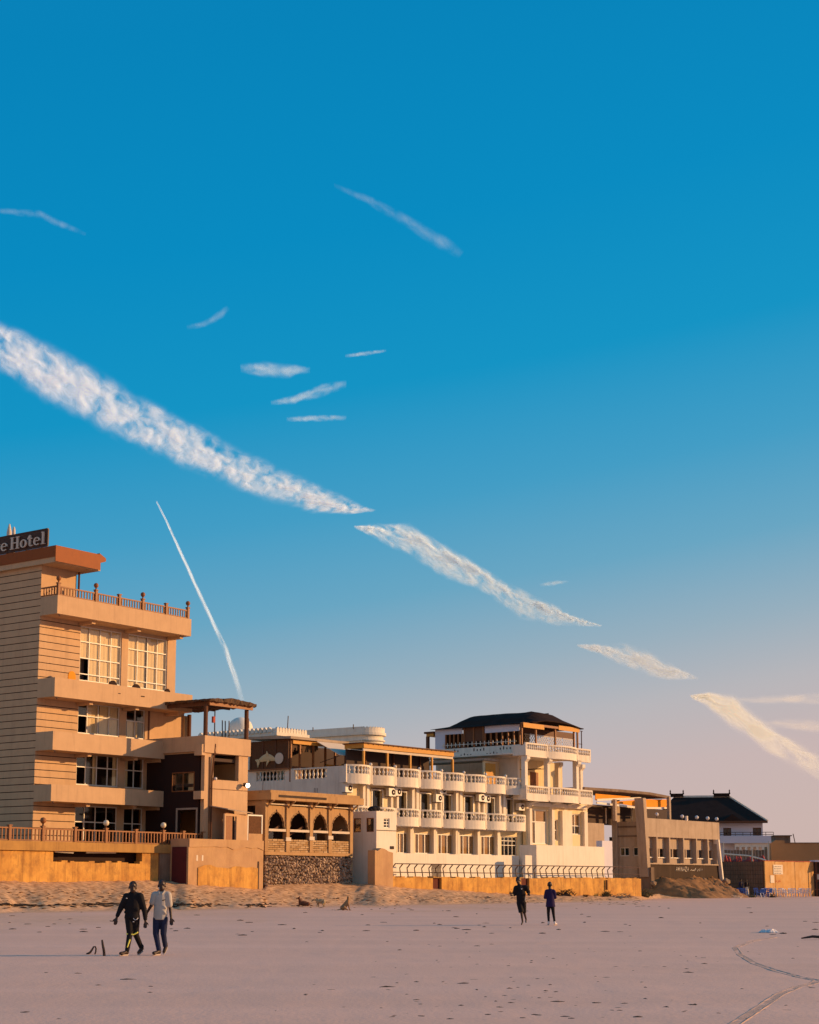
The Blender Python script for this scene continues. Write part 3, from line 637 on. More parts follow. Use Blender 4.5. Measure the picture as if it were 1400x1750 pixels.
for j in range(ny):
    for i in (0, nx): q = i * (ny + 1) + j; Fs.append((q, q + 1, k1 + q + 1, k1 + q))
MB().add(V, Fs).build('thatch', 'thatch', pg)
for k in range(5):
    b = _sL + .4 + (wb - _sL - .6) * k / 4; MB().beam((e0 + .2, b, zP + .16), (e1 - .2, b, zP + .16), .1).build('rafter', 'darkwood', pg)
# lamps on the annex
s, z = H.px(421, 1342, _sL - .35)
T = Thing('floodlight', 'lit floodlight glaring on the right edge of the annex tower', 'floodlight', H, (s, _sL - .3, z))
MB().lathe(s, _sL - .3, [(.05, -.12), (.16, -.08), (.18, .12), (.05, .16)], 10, z).build('housing', 'steel', T)
MB().ball(s + .02, _sL - .46, z - .02, .14, 10).build('lens', 'lamp_on', T, smooth=True)
MB().beam((s, _sL - .25, z), (s, _sL, z), .06).build('bracket', 'steel', T)
s, z = H.px(368, 1331, _sL - .1)
T = Thing('wall_lamp', 'small white wall lamp at the lower corner of the annex window', 'lamp', H, (s, _sL, z))
MB().ball(s, _sL - .12, z, .11, 8).build('shade', 'white_plastic', T, smooth=True); MB().beam((s, _sL - .1, z), (s, _sL, z), .05).build('bracket', 'steel', T)
# lean-to shed at the foot of the annex
LW = -6.4; l0, l1 = H.S(384, LW, 1400), H.S(423, LW, 1400); l2 = H.S(449, LW, 1400); lz = bt
st = H.Z(384, 1384, LW); st2 = H.Z(424, 1391, LW)
sh = Thing('lean_to_shed', 'small lean-to shed with a sheet roof and plank door at the foot of the annex', 'shed', H, (l0, LW, lz))
dd = l0 + (l1 - l0) * .36; de = l0 + (l1 - l0) * .52
wall(MB(), l0, l1, lz, st2 - .05, LW, LW + .12, [(l0 + .12, de, lz - .1, min(lz + 1.7, st2 - .2))]).build('front_wall', 'beige', sh)
MB().box(l0 + .14, dd, LW + .04, LW + .08, lz, lz + 1.72).build('door', 'wood', sh)
MB().box(dd, de + .1, LW + .3, LW + .33, lz, lz + 1.8).build('doorway_dark', 'interior', sh)
m = MB().add([(l0 - .1, LW - .35, st), (l1 + .15, LW - .35, st2), (l1 + .15, _sL, st2 + .25), (l0 - .1, _sL, st + .25), (l0 - .1, LW - .35, st + .06), (l1 + .15, LW - .35, st2 + .06), (l1 + .15, _sL, st2 + .31), (l0 - .1, _sL, st + .31)],
             [(0, 1, 2, 3), (7, 6, 5, 4), (0, 4, 5, 1), (1, 5, 6, 2), (2, 6, 7, 3), (3, 7, 4, 0)]); m.build('roof_sheet', 'concrete', sh)
fr = MB().box(l1 + .02, l1 + .1, LW, LW + .08, lz, st2 - .12).box(l2 - .09, l2, LW, LW + .08, lz + .3, st2 - .12).box(l1 + .02, l2, LW - .003, LW + .083, st2 - .12, st2 - .03).build('screen_frame', 'white_metal', sh)
MB().box(l1 + .1, l2 - .09, LW + .03, LW + .05, lz + .45, st2 - .12).build('screen', 'reed', sh, fr)
MB().box(l1 + .1, l2 - .02, LW - .02, LW + .3, lz, lz + .45).build('low_wall', 'blockwall', sh)
T = Thing('leaning_pipe', 'thin dark pipe with a lamp on the roof beyond the annex pergola', 'pole', W, (W.S(367, 12, 1240), 12, 10))
s = W.S(367, 12, 1240); z0, z1 = W.Z(367, 1256, 12), W.Z(367, 1214, 12)
MB().tube([(s, 12, 10), (s, 12, z1)], .05).build('pole', 'steel', T); MB().box(s - .25, s - .05, 11.9, 12.1, z1 - 1.0, z1 - .5).build('lamp', 'red', T)
# ------------------------------------------------------------------ arched pavilion on a rubble wall
PW = -5.6
pu = [455, 491.5, 531.5, 563.5, 600]; ps = [H.S(u, PW, 1410) for u in pu]
ZZ = lambda u, v, w=PW: H.Z(u, v, w)
zr = ZZ(455, 1461); zs1 = ZZ(455, 1455.5); zb1 = ZZ(455, 1433); zrail = ZZ(455, 1415.5); zp1 = ZZ(455, 1376); zbm0 = ZZ(455, 1367); zbm1 = ZZ(455, 1350.5)
pav = Thing('arched_pavilion', 'sandstone pavilion with four cusped arches on a base of dark rubble', 'pavilion', H, (ps[0], PW, 0))
p0, p1 = ps[0] - .1, ps[-1] + .12
MB().box(p0 + .05, p1, PW + .12, -1.0, -.6, zr).build('foundation', 'mortar', pav)
rnd = random.Random(21); st = bmesh.new(); V = []; Fs = []
ico = bmesh.new(); bmesh.ops.create_icosphere(ico, subdivisions=1, radius=1); iv = [v.co.copy() for v in ico.verts]; iff = [[v.index for v in f.verts] for f in ico.faces]
rub = MB(); zrow = .75
while zrow < zr - .05:
    x = p0 + rnd.uniform(0, .15)
    while x < p1 - .05:
        w = rnd.uniform(.12, .36); h = rnd.uniform(.11, .26)
        dzr = rnd.uniform(-.07, .07); ax_ = rnd.uniform(-.9, .9); c, s_ = math.cos(ax_), math.sin(ax_); vs_ = []
        for q in iv:
            j = 1 + rnd.uniform(-.22, .22); a, b, z = q.x * w * .56 * j, q.y * .17 * j, q.z * h * .62 * j
            vs_.append((x + w / 2 + a * c - z * s_, PW + .10 + b + rnd.uniform(-.01, .01), zrow + dzr + rnd.uniform(-.01, .01) + a * s_ + z * c))
        rub.add(vs_, iff); x += w * 1.02
    zrow += .155
stone = mat('rubble_stones', (.50, .36, .25), (.10, .06, .045), 3.2, 1.0, bump=.4, bump_scale=12)
rub.build('rubble_stones', stone, pav, kind='stuff')
MB().box(p0 - .02, p1 + .03, PW - .03, PW + .4, zr, zs1).build('sill_course', 'sandstone', pav)
cols = []
for s in ps: MB().box(s - .16, s + .16, PW - .06, PW + .28, zs1, zbm0 - .002).build('column', 'sandstone', pav)
for i, s in enumerate(ps[1:-1]): MB().box(s - .26, s + .26, PW - .12, PW - .062, zrail - .8 + .1 * i, zrail - .55 + .1 * i).build('block_cap', 'canvas', pav)
brick_cols = [mat('sandstone_brick_%s' % k, c, c2, 2.5, .8, bump=.3) for k, c, c2 in (('tan', (.47, .30, .15), (.37, .22, .11)), ('ochre', (.42, .25, .11), (.34, .19, .08)), ('pale', (.53, .36, .20), (.44, .28, .15)))]
bms = []
for k in range(3):
    me = MB().box(-.5, .5, 0, .22, 0, .165).mesh('brick', None, (0, 0, 0)); me.materials.append(brick_cols[k]); bms.append(me)
for i in range(4):
    a0, a1 = ps[i] + .16, ps[i + 1] - .16; nr = 6; rh = (zb1 - zs1) / nr
    MB().box(a0, a1, PW + .06, PW + .25, zs1, zb1 - .03).build('parapet_core', 'mortar', pav)
    for r in range(nr):
        x = a0 + (0 if r % 2 else -.25); z = zs1 + r * rh
        while x < a1 - .04:
            x0, x1 = max(x, a0), min(x + .5, a1)
            if x1 - x0 > .06:
                o = inst('brick', rnd.choice(bms), pav, ((x0 + x1) / 2, PW + rnd.uniform(.0, .035), z + .006), sc=(x1 - x0 - .035, 1, (rh - .028) / .165))
            x += .5
    # arch panel: two halves around a cusped opening
    c = (a0 + a1) / 2; hw = (a1 - a0) / 2 * .88; zb_, zt_ = zrail - .05, ZZ(472, 1383) if i == 0 else zp1 - .30
    zt_ = zp1 - .30
    prof = [(1.06, 0), (1.06, .12), (.96, .22), (.98, .38), (.84, .50), (.80, .62), (.62, .70), (.55, .79), (.34, .83), (.26, .89), (.08, .92), (0, 1.04)]
    L_ = [(c - hw * x, zb_ + (zt_ - zb_) * y) for x, y in prof]; R_ = [(c + hw * x, zb_ + (zt_ - zb_) * y) for x, y in prof]
    m = MB().prism([(a0 + .003, zb_)] + L_ + [(c, zp1), (a0 + .003, zp1)], PW + .05, PW + .2)
    m.prism([(a1 - .003, zb_)] + R_ + [(c, zp1), (a1 - .003, zp1)], PW + .05, PW + .2)
    ap = m.build('arch_panel', 'sandstone', pav)
    m = MB()
    for P in (L_, R_): m.tube([(x, PW + .03, z) for x, z in P], .035, 5)
    m.build('arch_moulding', 'brick', pav, ap)
    MB().box(a0 + .05, a1 - .05, PW - .05, PW + .08, zrail - .18, zrail - .02).build('handrail', 'canvas', pav)
    MB().beam((a0, PW - .08, zp1 + .1), (a1, PW - .08, zp1 + .1), .07).build('awning_rail', 'canvas', pav)
    MB().beam((a0 + .1, PW + .5, zb1 + .1), (a1 - .3, PW + .35, zrail + .2), .12).build('brace', 'darkwood', pav)
    if i in (0, 2): MB().box(a0 + .1, c, PW + .3, PW + .32, zb1, zrail - .2).build('glass_screen', 'glass', pav)
for s in ps:
    MB().tube([(s + .05, PW - .05, zp1 - .1), (s + .05, PW - .28, zp1 + .12), (s + .05, PW - .5, zbm0 - .1), (s + .05, PW - .62, zbm0 - .02)], .06, 6).build('bracket', 'brick', pav)
zz = ZZ(531, 1357); MB().box(p0 - .15, p1 + .55, PW - .62, -1.2, zbm0, zbm1 - .18).build('roof_beam', 'sandstone', pav)
MB().box(p0 - .08, p1 + .25, PW - .5, -1.3, zbm1 - .18, zbm1).build('roof_parapet', 'sandstone', pav)
MB().box(p0 + .6, p0 + 5.6, PW - .64, PW - .60, zbm0 + .18, zbm0 + .34).build('slot', 'mortar', pav)
MB().box(p0 + .2, p1 - .2, -1.5, -1.4, zr, zbm0 - .01).build('rear_wall', 'interior', pav)
MB().box(p0 + .2, p1 - .2, PW + .3, -1.52, zs1 - .2, zs1).build('floor', 'interior', pav)
m = xwall(MB(), PW + .3, -1.2, zs1 - 1, zbm0 - .01, p0, p0 + .2, [(PW + .9, -2.2, zb1, zp1)]); m.build('side_wall', 'brick', pav)
m = xwall(MB(), PW + .3, -1.2, zs1 - 1, zbm0 - .01, p1 - .25, p1 - .02, []); m.build('side_wall', 'brick', pav)
for u in (449, 537, 539.5, 542):
    s, z = H.px(u, 1352, PW + .4); MB().tube([(s, PW + .4, zbm1 - .02), (s + .03, PW + .4, zbm1 + (.7 if u < 500 else .42))], .025, 4).build('rebar', 'steel', pav)
# ------------------------------------------------------------------ white hotel: balcony range
WZ = lambda u, v, w=0: W.Z(u, v, w)
WE = W.S(896, 0, 1350)                                # end of the balcony range
BWD = -1.0
U_t, U_m, U_b = WZ(594, 1305, BWD), WZ(594, 1320.5, BWD), WZ(594, 1336, BWD)
L_t, L_m, L_b = WZ(690, 1381.5, BWD), WZ(690, 1396, BWD), WZ(690, 1410, BWD)
wh = Thing('white_hotel', 'long white hotel with two rows of bowed balustrade balconies and cream bays', 'hotel', W, (0, 0, 0))
ub = [(594, 633), (637.5, 675), (679, 716.5), (720, 754.5), (758, 792.6), (795, 830), (832.5, 864), (866, 897)]
bays = [(W.S(a, BWD + .3, 1320), W.S(b, BWD + .3, 1320)) for a, b in ub]
# wall with doors between the balcony rows and windows below
doors = [(636, 653), (681, 694), (719, 734), (758, 771), (794, 808), (832, 844), (866, 876)]
dz0, dz1 = L_m - .6, WZ(636, 1350.5, 0)
gw = [(679, 697), (709, 737), (748.5, 774.5), (786, 811), (822, 846.5), (857, 884)]
gz0, gz1 = WZ(700, 1459, 0), WZ(700, 1423.5, 0)
DS = [(W.S(a, 0, 1370), W.S(b, 0, 1370)) for a, b in doors]; GS = [(W.S(a, 0, 1440), W.S(b, 0, 1440)) for a, b in gw]
h1 = [(a, b, dz0, dz1) for a, b in DS]; h2 = [(a, b, gz0, gz1) for a, b in GS]
wall(MB(), 0, WE, -.6, U_b + .35, 0, .4, h1 + h2).build('front_wall', 'cream', wh)
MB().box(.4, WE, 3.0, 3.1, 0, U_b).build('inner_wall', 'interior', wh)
m = MB().box(.4, WE, .41, 2.99, L_b - .1, L_b + .1).box(.4, WE, .41, 2.99, U_b - .1, U_b + .1); m.build('floor_slab', 'interior', wh)
for (a, b) in DS:
    fr = MB().box(a - .1, a, -.05, .1, dz0, dz1 + .1).box(b, b + .1, -.05, .1, dz0, dz1 + .1).box(a, b, -.05, .1, dz1, dz1 + .1).build('door', 'white_metal', wh)
    MB().box(a + .02, b - .02, .22, .26, dz0, dz1 - .02).build('pane', 'glass_dark', wh, fr)
    MB().box(a - .16, b + .16, -.12, -.052, dz1 + .1, dz1 + .18).build('hood', 'darkwood', wh, fr)
for i, (a, b) in enumerate(GS):
    if i == 5:
        window(wh, a, b, gz0, gz1, .12, [0, .25, .5, .75, 1], [0, .55, .78, 1], .06, pane='glass_dark')
    else:
        window(wh, a, b, gz0, gz1, .03, [0, .24, .62, 1], 1, .09, pane='glass', reflection_board=[(.02, .98, .02, .98)])
    MB().box(a - .1, b + .1, -.1, .17, gz0 - .12, gz0).build('sill', 'white', wh)
# pilasters: white pairs between doors, single piers on the ground floor
for u0, u1 in ((620, 631), (704, 716), (779, 790), (853, 864)):
    a, b = W.S(u0, -.3, 1370), W.S(u1, -.3, 1370); d = (b - a)
    MB().box(a, a + d * .36, -.34, -.003, L_m, U_b + .02).build('pilaster', 'white', wh); MB().box(a + d * .62, b, -.34, -.003, L_m, U_b + .02).build('pilaster', 'white', wh)
for u in (674.5, 749.5, 823, ):
    a = W.S(u, -.2, 1370)
    for q in (-.42, .30): MB().box(a + q, a + q + .2, -.2, -.003, L_m, U_b + .02).build('pilaster', 'white', wh)
for u0, u1 in ((701, 708), (741, 748), (778.5, 786), (816, 821.5), (850, 856)):
    a, b = W.S(u0, -.3, 1440), W.S(u1, -.3, 1440)
    MB().box(a, a + (b - a) * .4, -.34, -.003, gz0 - .4, L_b + .02).build('pier', 'white', wh); MB().box(a + (b - a) * .62, b, -.26, -.003, gz0 - .4, L_b + .02).build('pier', 'white', wh)
BALP = [(.085, 0), (.085, .06), (.05, .09), (.045, .14), (.10, .30), (.11, .38), (.06, .52), (.045, .62), (.06, .70), (.085, .73), (.085, .80)]
_bm = {}
def baluster_mesh(h, mt='white'):
    k = round(h, 2), mt
    if k not in _bm:
        me = MB().lathe(0, 0, [(r, z * h / .8) for r, z in BALP], 7).mesh('baluster', None, (0, 0, 0), True); me.materials.append(M[mt]); _bm[k] = me
    return _bm[k]
def bow(T, s0, s1, w0, bulge, zb, zm, zt, nb, wback=-.01, n=10, name='balcony', mt='white', slab=True):
    """bowed balcony: solid lower band, balusters, top rail"""
    def arc(off, k): return (s0 + (s1 - s0) * k / n, w0 - off - bulge * (1 - (2 * k / n - 1) ** 2))
    def band(m, o0, o1, z0, z1):
        A = [arc(o0, k) for k in range(n + 1)]; B = [arc(o1, k) for k in range(n + 1)]
        m.vprism(A + B[::-1], z0, z1)
    m = MB(); band(m, 0, -.14, zb, zm); band(m, .05, -.16, zb - .10, zb - .003); band(m, .03, -.17, zt - .13, zt)
    m.box(s0 - .003, s0 - .13, w0 - .02, w0 + .16, zb, zt - .003).box(s1 + .003, s1 + .13, w0 - .02, w0 + .16, zb, zt - .003)
    if wback > w0 + .16: m.box(s0 - .13, s0 - .01, w0 + .163, wback, zb, zt - .25).box(s1 + .01, s1 + .13, w0 + .163, wback, zb, zt - .25)
    if slab:
        A = [arc(-.15, k) for k in range(n + 1)]; m.vprism(A + [(s1, wback), (s0, wback)], zb + .02, zb + .16)
    b = m.build(name, mt, T); h = zt - .13 - zm; bm_ = baluster_mesh(h)
    for k in range(nb):
        q = (k + .5) / nb * n; a = arc(-.07, q); o = link(bpy.data.objects.new('baluster', bm_)); o.parent = b; o.location = np.array((a[0], a[1], zm)) - T.base
    return b
for i, (a, b) in enumerate(bays):
    bow(wh, a, b, BWD + .35, .55, U_b, U_m, U_t, 8, -.01)
    MB().ball(b + .16, BWD + .4, U_t + .12, .13, 8).build('finial', 'white', wh, smooth=True)
    if i < 7:                                        # flat link between upper balconies
        a2 = bays[i + 1][0]; MB().box(b + .14, a2 - .14, BWD + .5, -.01, U_b, U_t - .06).build('link_pier', 'white', wh)
for i, (a, b) in enumerate(bays):
    bow(wh, a, b, BWD + .35, .55, L_b, L_m, L_t, 8, -.01)
    if i < 7:
        a2 = bays[i + 1][0]; MB().box(b + .14, a2 - .14, BWD + .5, -.01, L_b, L_t - .06).build('link_pier', 'white', wh)
MB().box(-.0, WE, -.08, -.004, L_b - .16, L_b - .103).build('cornice', 'white', wh)
# flank (shaded side) with baluster openings near its top
FW = W.side(425, 1330, 0)[0] + 2
ft = U_t - .03
fo = []
for (ua, va, ub_, vb) in ((438, 1318, 487, 1313), (503, 1310, 558, 1306.5)):
    wa, za = W.side(ua, va, 0); wb_, zb_ = W.side(ub_, vb, 0); fo.append((wb_, wa, ft - .85, ft - .12))
xwall(MB(), .41, FW, -.6, ft, 0, .3, fo).build('flank_wall', 'white', wh)
for (a, b, z0, z1) in fo:
    n = 8
    for k in range(n): inst('flank_baluster', baluster_mesh(z1 - z0), wh, (.15, a + (b - a) * (k + .5) / n, z0))
MB().box(.3, WE, .41, FW, U_b + .0, U_b + .3).build('roof_deck', 'concrete', wh)
MB().box(-.0, .3, -.65, .4, U_b, U_t - .03).build('corner_pier', 'white', wh)
s, z = W.px(602, 1290, 2)
# --------------- roof restaurant: reed screen, fish ornament, awning
wR, _ = W.side(497, 1300, 0); wL, _ = W.side(428, 1300, 0); zRt = W.side(497, 1261, 0)[1]; zRb = W.side(497, 1311, 0)[1]
RS = W.S(591, wR, 1280)
rt = Thing('roof_restaurant', 'dark timber restaurant on the hotel roof behind a woven reed wall', 'restaurant', W, (0, wR, U_b))
m = MB().box(-.10, -.02, wR + .1, wL, zRb - .05, zRt - .12); m.build('reed_wall', 'reed', rt)
for k in range(4):
    w = wR + .1 + (wL - wR - .3) * k / 3; MB().box(-.16, -.102, w, w + .12, zRb - .05, zRt - .1).build('batten', 'darkwood', rt)
MB().box(-.18, -.0, wR + .06, wL + .1, zRb - .17, zRb - .053).build('base_rail', 'wood', rt)
zf1 = W.Z(591, 1273, wR)
MB().add([(-.4, wR - .35, zRt - .1), (RS, wR - .35, zRt - .1), (RS, wL + .4, zRt + .1), (-.4, wL + .4, zRt + .1), (-.4, wR - .35, zRt + .1), (RS, wR - .35, zRt + .1), (RS, wL + .4, zRt + .3), (-.4, wL + .4, zRt + .3)],
         [(0, 1, 2, 3), (7, 6, 5, 4), (0, 4, 5, 1), (1, 5, 6, 2), (2, 6, 7, 3), (3, 7, 4, 0)]).build('roof', 'concrete', rt)
for q in (0, .16, .4, .62, .8, 1):
    x = RS * q; MB().box(x, x + .14, wR, wR + .14, U_b + .3, zRt - .11).build('post', 'wood', rt)
MB().box(.15, RS * .22, wR + 1.5, wR + 1.6, U_b + .3, zRt - 1.1).build('back_panel', 'cream', rt)
MB().box(.1, RS + 7, wR + 3.2, wR + 3.3, U_b + .3, zRt - .2).build('back_wall', 'interior', rt)
MB().box(.16, RS * .6, wR + .02, wR + .1, U_b + .3, zRb + .1).build('half_wall', 'darkwood', rt)
MB().box(RS * .62, RS, wR + .02, wR + .1, U_b + .3, U_t + .55).build('half_wall', 'orange', rt)
MB().box(.15, RS, wR - .1, wR + .02, zRt - .45, zRt - .12).build('fascia', 'yellowood', rt)
# fringe of thatch under the fascia
fr_ = MB(); rnd = random.Random(9); x = .2
while x < RS * .5: d = rnd.uniform(.1, .2); fr_.box(x, x + d, wR + .15, wR + .2, zRt - .5 - rnd.uniform(.2, .6), zRt - .4); x += d
fr_.build('thatch_fringe', 'thatch', rt, kind='stuff')
a0, a1 = W.S(542, wR - .4, 1275), W.S(593, wR - .4, 1280); az0 = W.Z(547, 1269, wR - .4)
aw = Thing('canvas_awning', 'pale canvas awning sloping out from the rooftop restaurant', 'awning', W, (a0, wR - .4, az0))
zl_ = W.Z(560, 1287, wR - 2.0)
MB().add([(a0, wR - .36, zRt - .12), (a1 - .6, wR - .36, zRt - .12), (a1 + .2, wR - 2.0, zl_ - .05), (a0 + .9, wR - 2.0, zl_ - .05), (a0, wR - .36, zRt - .16), (a1 - .6, wR - .36, zRt - .16), (a1 + .2, wR - 2.0, zl_ - .09), (a0 + .9, wR - 2.0, zl_ - .09)],
         [(0, 1, 2, 3), (7, 6, 5, 4), (0, 4, 5, 1), (1, 5, 6, 2), (2, 6, 7, 3), (3, 7, 4, 0)]).build('canvas', 'canvas', aw)
MB().tube([(a0 + .9, wR - 2.0, zl_ - .06), (a1 + .2, wR - 2.0, zl_ - .06)], .04).build('bar', 'white_metal', aw)
for q in (a0 + 1.0, a1 + .1): MB().tube([(q, wR - 1.98, zl_ - .1), (q - .3, wR - .1, zl_ - .6)], .03).build('strut', 'steel', aw)
# fish ornament: dolphin-like body with fins, tail and a round disc, fixed to the reed wall
fw0, fz0_ = W.side(441, 1303, -.2); fw1, fz1_ = W.side(471, 1300, -.2); fl_ = abs(fw1 - fw0)
fish = Thing('fish_ornament', 'pale gold fish ornament leaping across the reed wall', 'ornament', W, (-.2, (fw0 + fw1) / 2, min(fz0_, fz1_) - .3))
ps_ = []; n = 12; V = []; Fs = []
for k in range(n + 1):
    t = k / n; r = .27 * (math.sin(math.pi * min(1, t * .93 + .05)) ** .8) + .03; cx = fw0 + (fw1 - fw0) * t; cz = fz0_ + .12 + .22 * math.sin(math.pi * t)
    V += [(-.16 - .16 * r * max(0, math.cos(a)), cx, cz + r * math.sin(a)) for a in (math.pi * q / 6 - math.pi / 2 for q in range(7))]
for k in range(n):
    for q in range(6): Fs.append((k * 7 + q, k * 7 + q + 1, k * 7 + q + 8, k * 7 + q + 7))
MB().add(V, Fs).build('body', 'gold', fish, smooth=True)
sgn = 1 if fw1 > fw0 else -1
def fin(P, nm): MB().xprism([(fw0 + (fw1 - fw0) * a, fz0_ + b) for a, b in P], -.24, -.16).build(nm, 'gold', fish)
fin([(-.02, .25), (.08, .2), (.1, .0), (.0, -.42), (-.05, .0), (-.16, .2)], 'tail'); fin([(.45, .5), (.50, .85), (.62, .5)], 'fin'); fin([(.52, .1), (.48, -.35), (.68, .12)], 'fin')
w_, z_ = W.side(477, 1296, -.2); V = [(w_ + .45 * math.cos(a), z_ + .45 * math.sin(a)) for a in (2 * math.pi * k / 12 for k in range(12))]
MB().xprism(V, -.22, -.16).build('disc', 'canvas', fish)
# --------------- yellow roof canopy
cw = 1.6; c0, c1 = W.S(622, cw, 1275), W.S(776, cw, 1290); cz1 = W.Z(622, 1270, cw); cz0 = W.Z(622, 1278, cw)
cb = W.side(589, 1276, c0)[0]
can = Thing('yellow_roof_canopy', 'long yellow-edged timber canopy over the hotel roof terrace', 'canopy', W, (c0, cw, U_b))
MB().box(c0, c1, cw, cw + .08, cz0, cz1).build('fascia', 'yellowood', can); MB().box(c0, c0 + .08, cw + .08, cb, cz0, cz1).build('fascia', 'yellowood', can); MB().box(c1 - .08, c1, cw + .08, cb, cz0, cz1).build('fascia', 'yellowood', can)
MB().box(c0 - .15, c1 + .15, cw - .15, cb + .1, cz1 + .003, cz1 + .07).build('roof_sheet', 'darkwood', can)
MB().box(c0 + .09, c1 - .09, cw + .10, cb, cz0 + .05, cz0 + .12).build('ceiling', 'darkwood', can)
MB().box(c0 + .05, c1, cw + .1, cw + .2, cz0 - .22, cz0 - .02).build('front_beam', 'canvas', can)
m = MB(); x = c0 + .5
while x < c1: m.box(x, x + .06, cw - .03, cw - .002, cz1 - .08, cz1); x += .62
m.build('rafter_ends', 'darkwood', can, kind='stuff')
for u in (622.5, 663, 702, 739, 774.5): s = W.S(u, cw + .1, 1300); MB().box(s - .08, s + .08, cw + .08, cw + .24, U_b + .3, cz0 - .22).build('post', 'yellowood', can)
for q in (.2, .5, .8): s = c0 + (c1 - c0) * q; MB().box(s - .06, s + .06, cb - .3, cb - .18, U_b + .3, cz0).build('post', 'darkwood', can)
MB().box(c0 + .2, c0 + 8.0, cw + 2.6, cw + 2.7, U_b + .3, U_t + .45).build('orange_screen', 'orange', can)
# string of small pale lights and tins on the bar under the canopy
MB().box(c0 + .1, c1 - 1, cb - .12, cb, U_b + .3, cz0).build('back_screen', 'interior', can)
rnd = random.Random(4)
for k in range(26):
    x = c0 + .4 + rnd.random() * (c1 - c0 - 3); z = U_t + .65 + rnd.random() * .5
    MB().ball(x, cw + 2.4, z, .05 + .03 * rnd.random(), 5).solo('paper_lantern', 'canvas', W, (x, cw + 2.4, z), 'small pale paper lantern strung beneath the yellow canopy', 'lantern', 'small lanterns under the yellow canopy')
# --------------- air conditioners
def aircon(u, v, lb, F=W, plane=-.5, sz=(.85, .62)):
    s, z = F.px(u, v, plane); T = Thing('air_conditioner', lb, 'air conditioner', F, (s, plane, z - sz[1] / 2), 'air conditioners between the balcony doors')
    a, h = sz
    m = MB().box(s - a / 2, s + a / 2, plane, plane + .34, z - h / 2, z + h / 2); b = m.build('casing', 'white_metal', T)
    MB().add(*_disc(s + .12, plane - .015, z, .22)).build('fan_grille', 'dark', T)
    MB().add(*_disc(s + .12, plane - .03, z, .07)).build('fan_hub', 'white_metal', T)
    for q in (-.3, .3): MB().beam((s + q, plane + .02, z - h / 2 - .03), (s + q, -.03, z - h / 2 - .03), .05).build('bracket', 'steel', T)
def _disc(s, w, z, r, n=12):
    A = [(s + r * math.cos(2 * math.pi * k / n), w, z + r * math.sin(2 * math.pi * k / n)) for k in range(n)]; B = [(x, w + .03, y) for x, _, y in A]
    return A + B, [tuple(range(n))] + [(i, i + n, (i + 1) % n + n, (i + 1) % n) for i in range(n)]
for u, v, lb in ((597, 1347, 'air conditioner at the shaded hotel corner above the pavilion roof'), (671, 1354, 'air conditioner just left of the second balcony door, beside its twin'), (681, 1353, 'air conditioner fixed close against the head of the second balcony door'),
                 (758, 1350, 'higher one of two staggered air conditioners over the fourth balcony door'), (751, 1364, 'lower one of two staggered air conditioners left of the fourth balcony door'),
                 (824, 1363.5, 'air conditioner left of the sixth balcony door, beside its twin'), (833.5, 1365, 'air conditioner fixed against the head of the sixth balcony door'), (892, 1379, 'air conditioner at the end of the balcony row next to the tower')):
    aircon(u, v, lb)
# ------------------------------------------------------------------ white kiosk, low walls, yellow sea wall with railing
KW = -7.0; k0, k1 = W.S(643.5, KW, 1420), W.S(677.5, KW, 1420); kt = W.Z(645, 1386, KW); kb = W.side(603, 1400, k0)[0]
kb = min(kb, -1.2)
kio = Thing('white_kiosk', 'small white block kiosk with a barred window wedged between the pavilion and balconies', 'kiosk', W, (k0, KW, 0))
a, b = W.S(656, KW, 1405), W.S(666, KW, 1405); z0, z1 = W.Z(660, 1415, KW), W.Z(660, 1398.5, KW)
wall(MB(), k0, k1, -.5, kt, KW, KW + .25, [(a, b, z0, z1)]).build('front_wall', 'whitewash', kio)
window(kio, a, b, z0, z1, KW + .06, [0, .6, 1], 3, .06, pane='glass_dark')
s0w = [W.side(u, 1405, k0)[0] for u in (604, 617, 626, 640)]
q0, q1 = W.side(630, 1422, k0)[1], W.side(630, 1398, k0)[1]
xwall(MB(), KW + .25, kb, -.5, kt, k0, k0 + .25, [(min(s0w[:2]), max(s0w[:2]), q0, q1), (min(s0w[2:]), max(s0w[2:]), q0, q1)]).build('side_wall', 'whitewash', kio)
for i in (0, 2):
    p, q = sorted(s0w[i:i + 2]); fr = MB().box(k0 + .05, k0 + .1, p, p + .07, q0, q1).box(k0 + .05, k0 + .1, q - .07, q, q0, q1).box(k0 + .05, k0 + .1, p + .07, q - .07, q1 - .07, q1).box(k0 + .05, k0 + .1, p + .07, q - .07, q0, q0 + .07).build('window', 'wood', kio)
    MB().box(k0 + .07, k0 + .08, p + .07, q - .07, q0 + .07, q1 - .07).build('pane', 'glass_dark', kio, fr)
MB().box(k0 + .25, k1 - .004, KW + .25, kb, kt - .15, kt).build('roof', 'whitewash', kio); MB().box(k1 - .2, k1 - .002, KW + .25, kb, -.5, kt - .15).build('side_wall', 'whitewash', kio)
MB().box(k0 + .02, k1 - .02, KW - .03, KW - .004, W.Z(660, 1420, KW), W.Z(660, 1419, KW)).build('groove', 'groove', kio)
MB().box(k0 + 1.5, k1 - .3, KW - .04, KW - .003, W.Z(660, 1451, KW), W.Z(660, 1446, KW)).build('dark_gap', 'groove', kio)
T = Thing('tarp_bundle', 'black tarpaulin bundle lying on the kiosk roof', 'tarpaulin', W, (k0 + .4, KW + .6, kt))
m = MB()
for dx, dz, r in ((0, .18, .32), (.35, .2, .34), (-.25, .12, .2)): m.ball(k0 + .4 + dx, KW + .7, kt + dz, r, 8, .6)
m.build('tarpaulin', 'black_cloth', T, smooth=True)
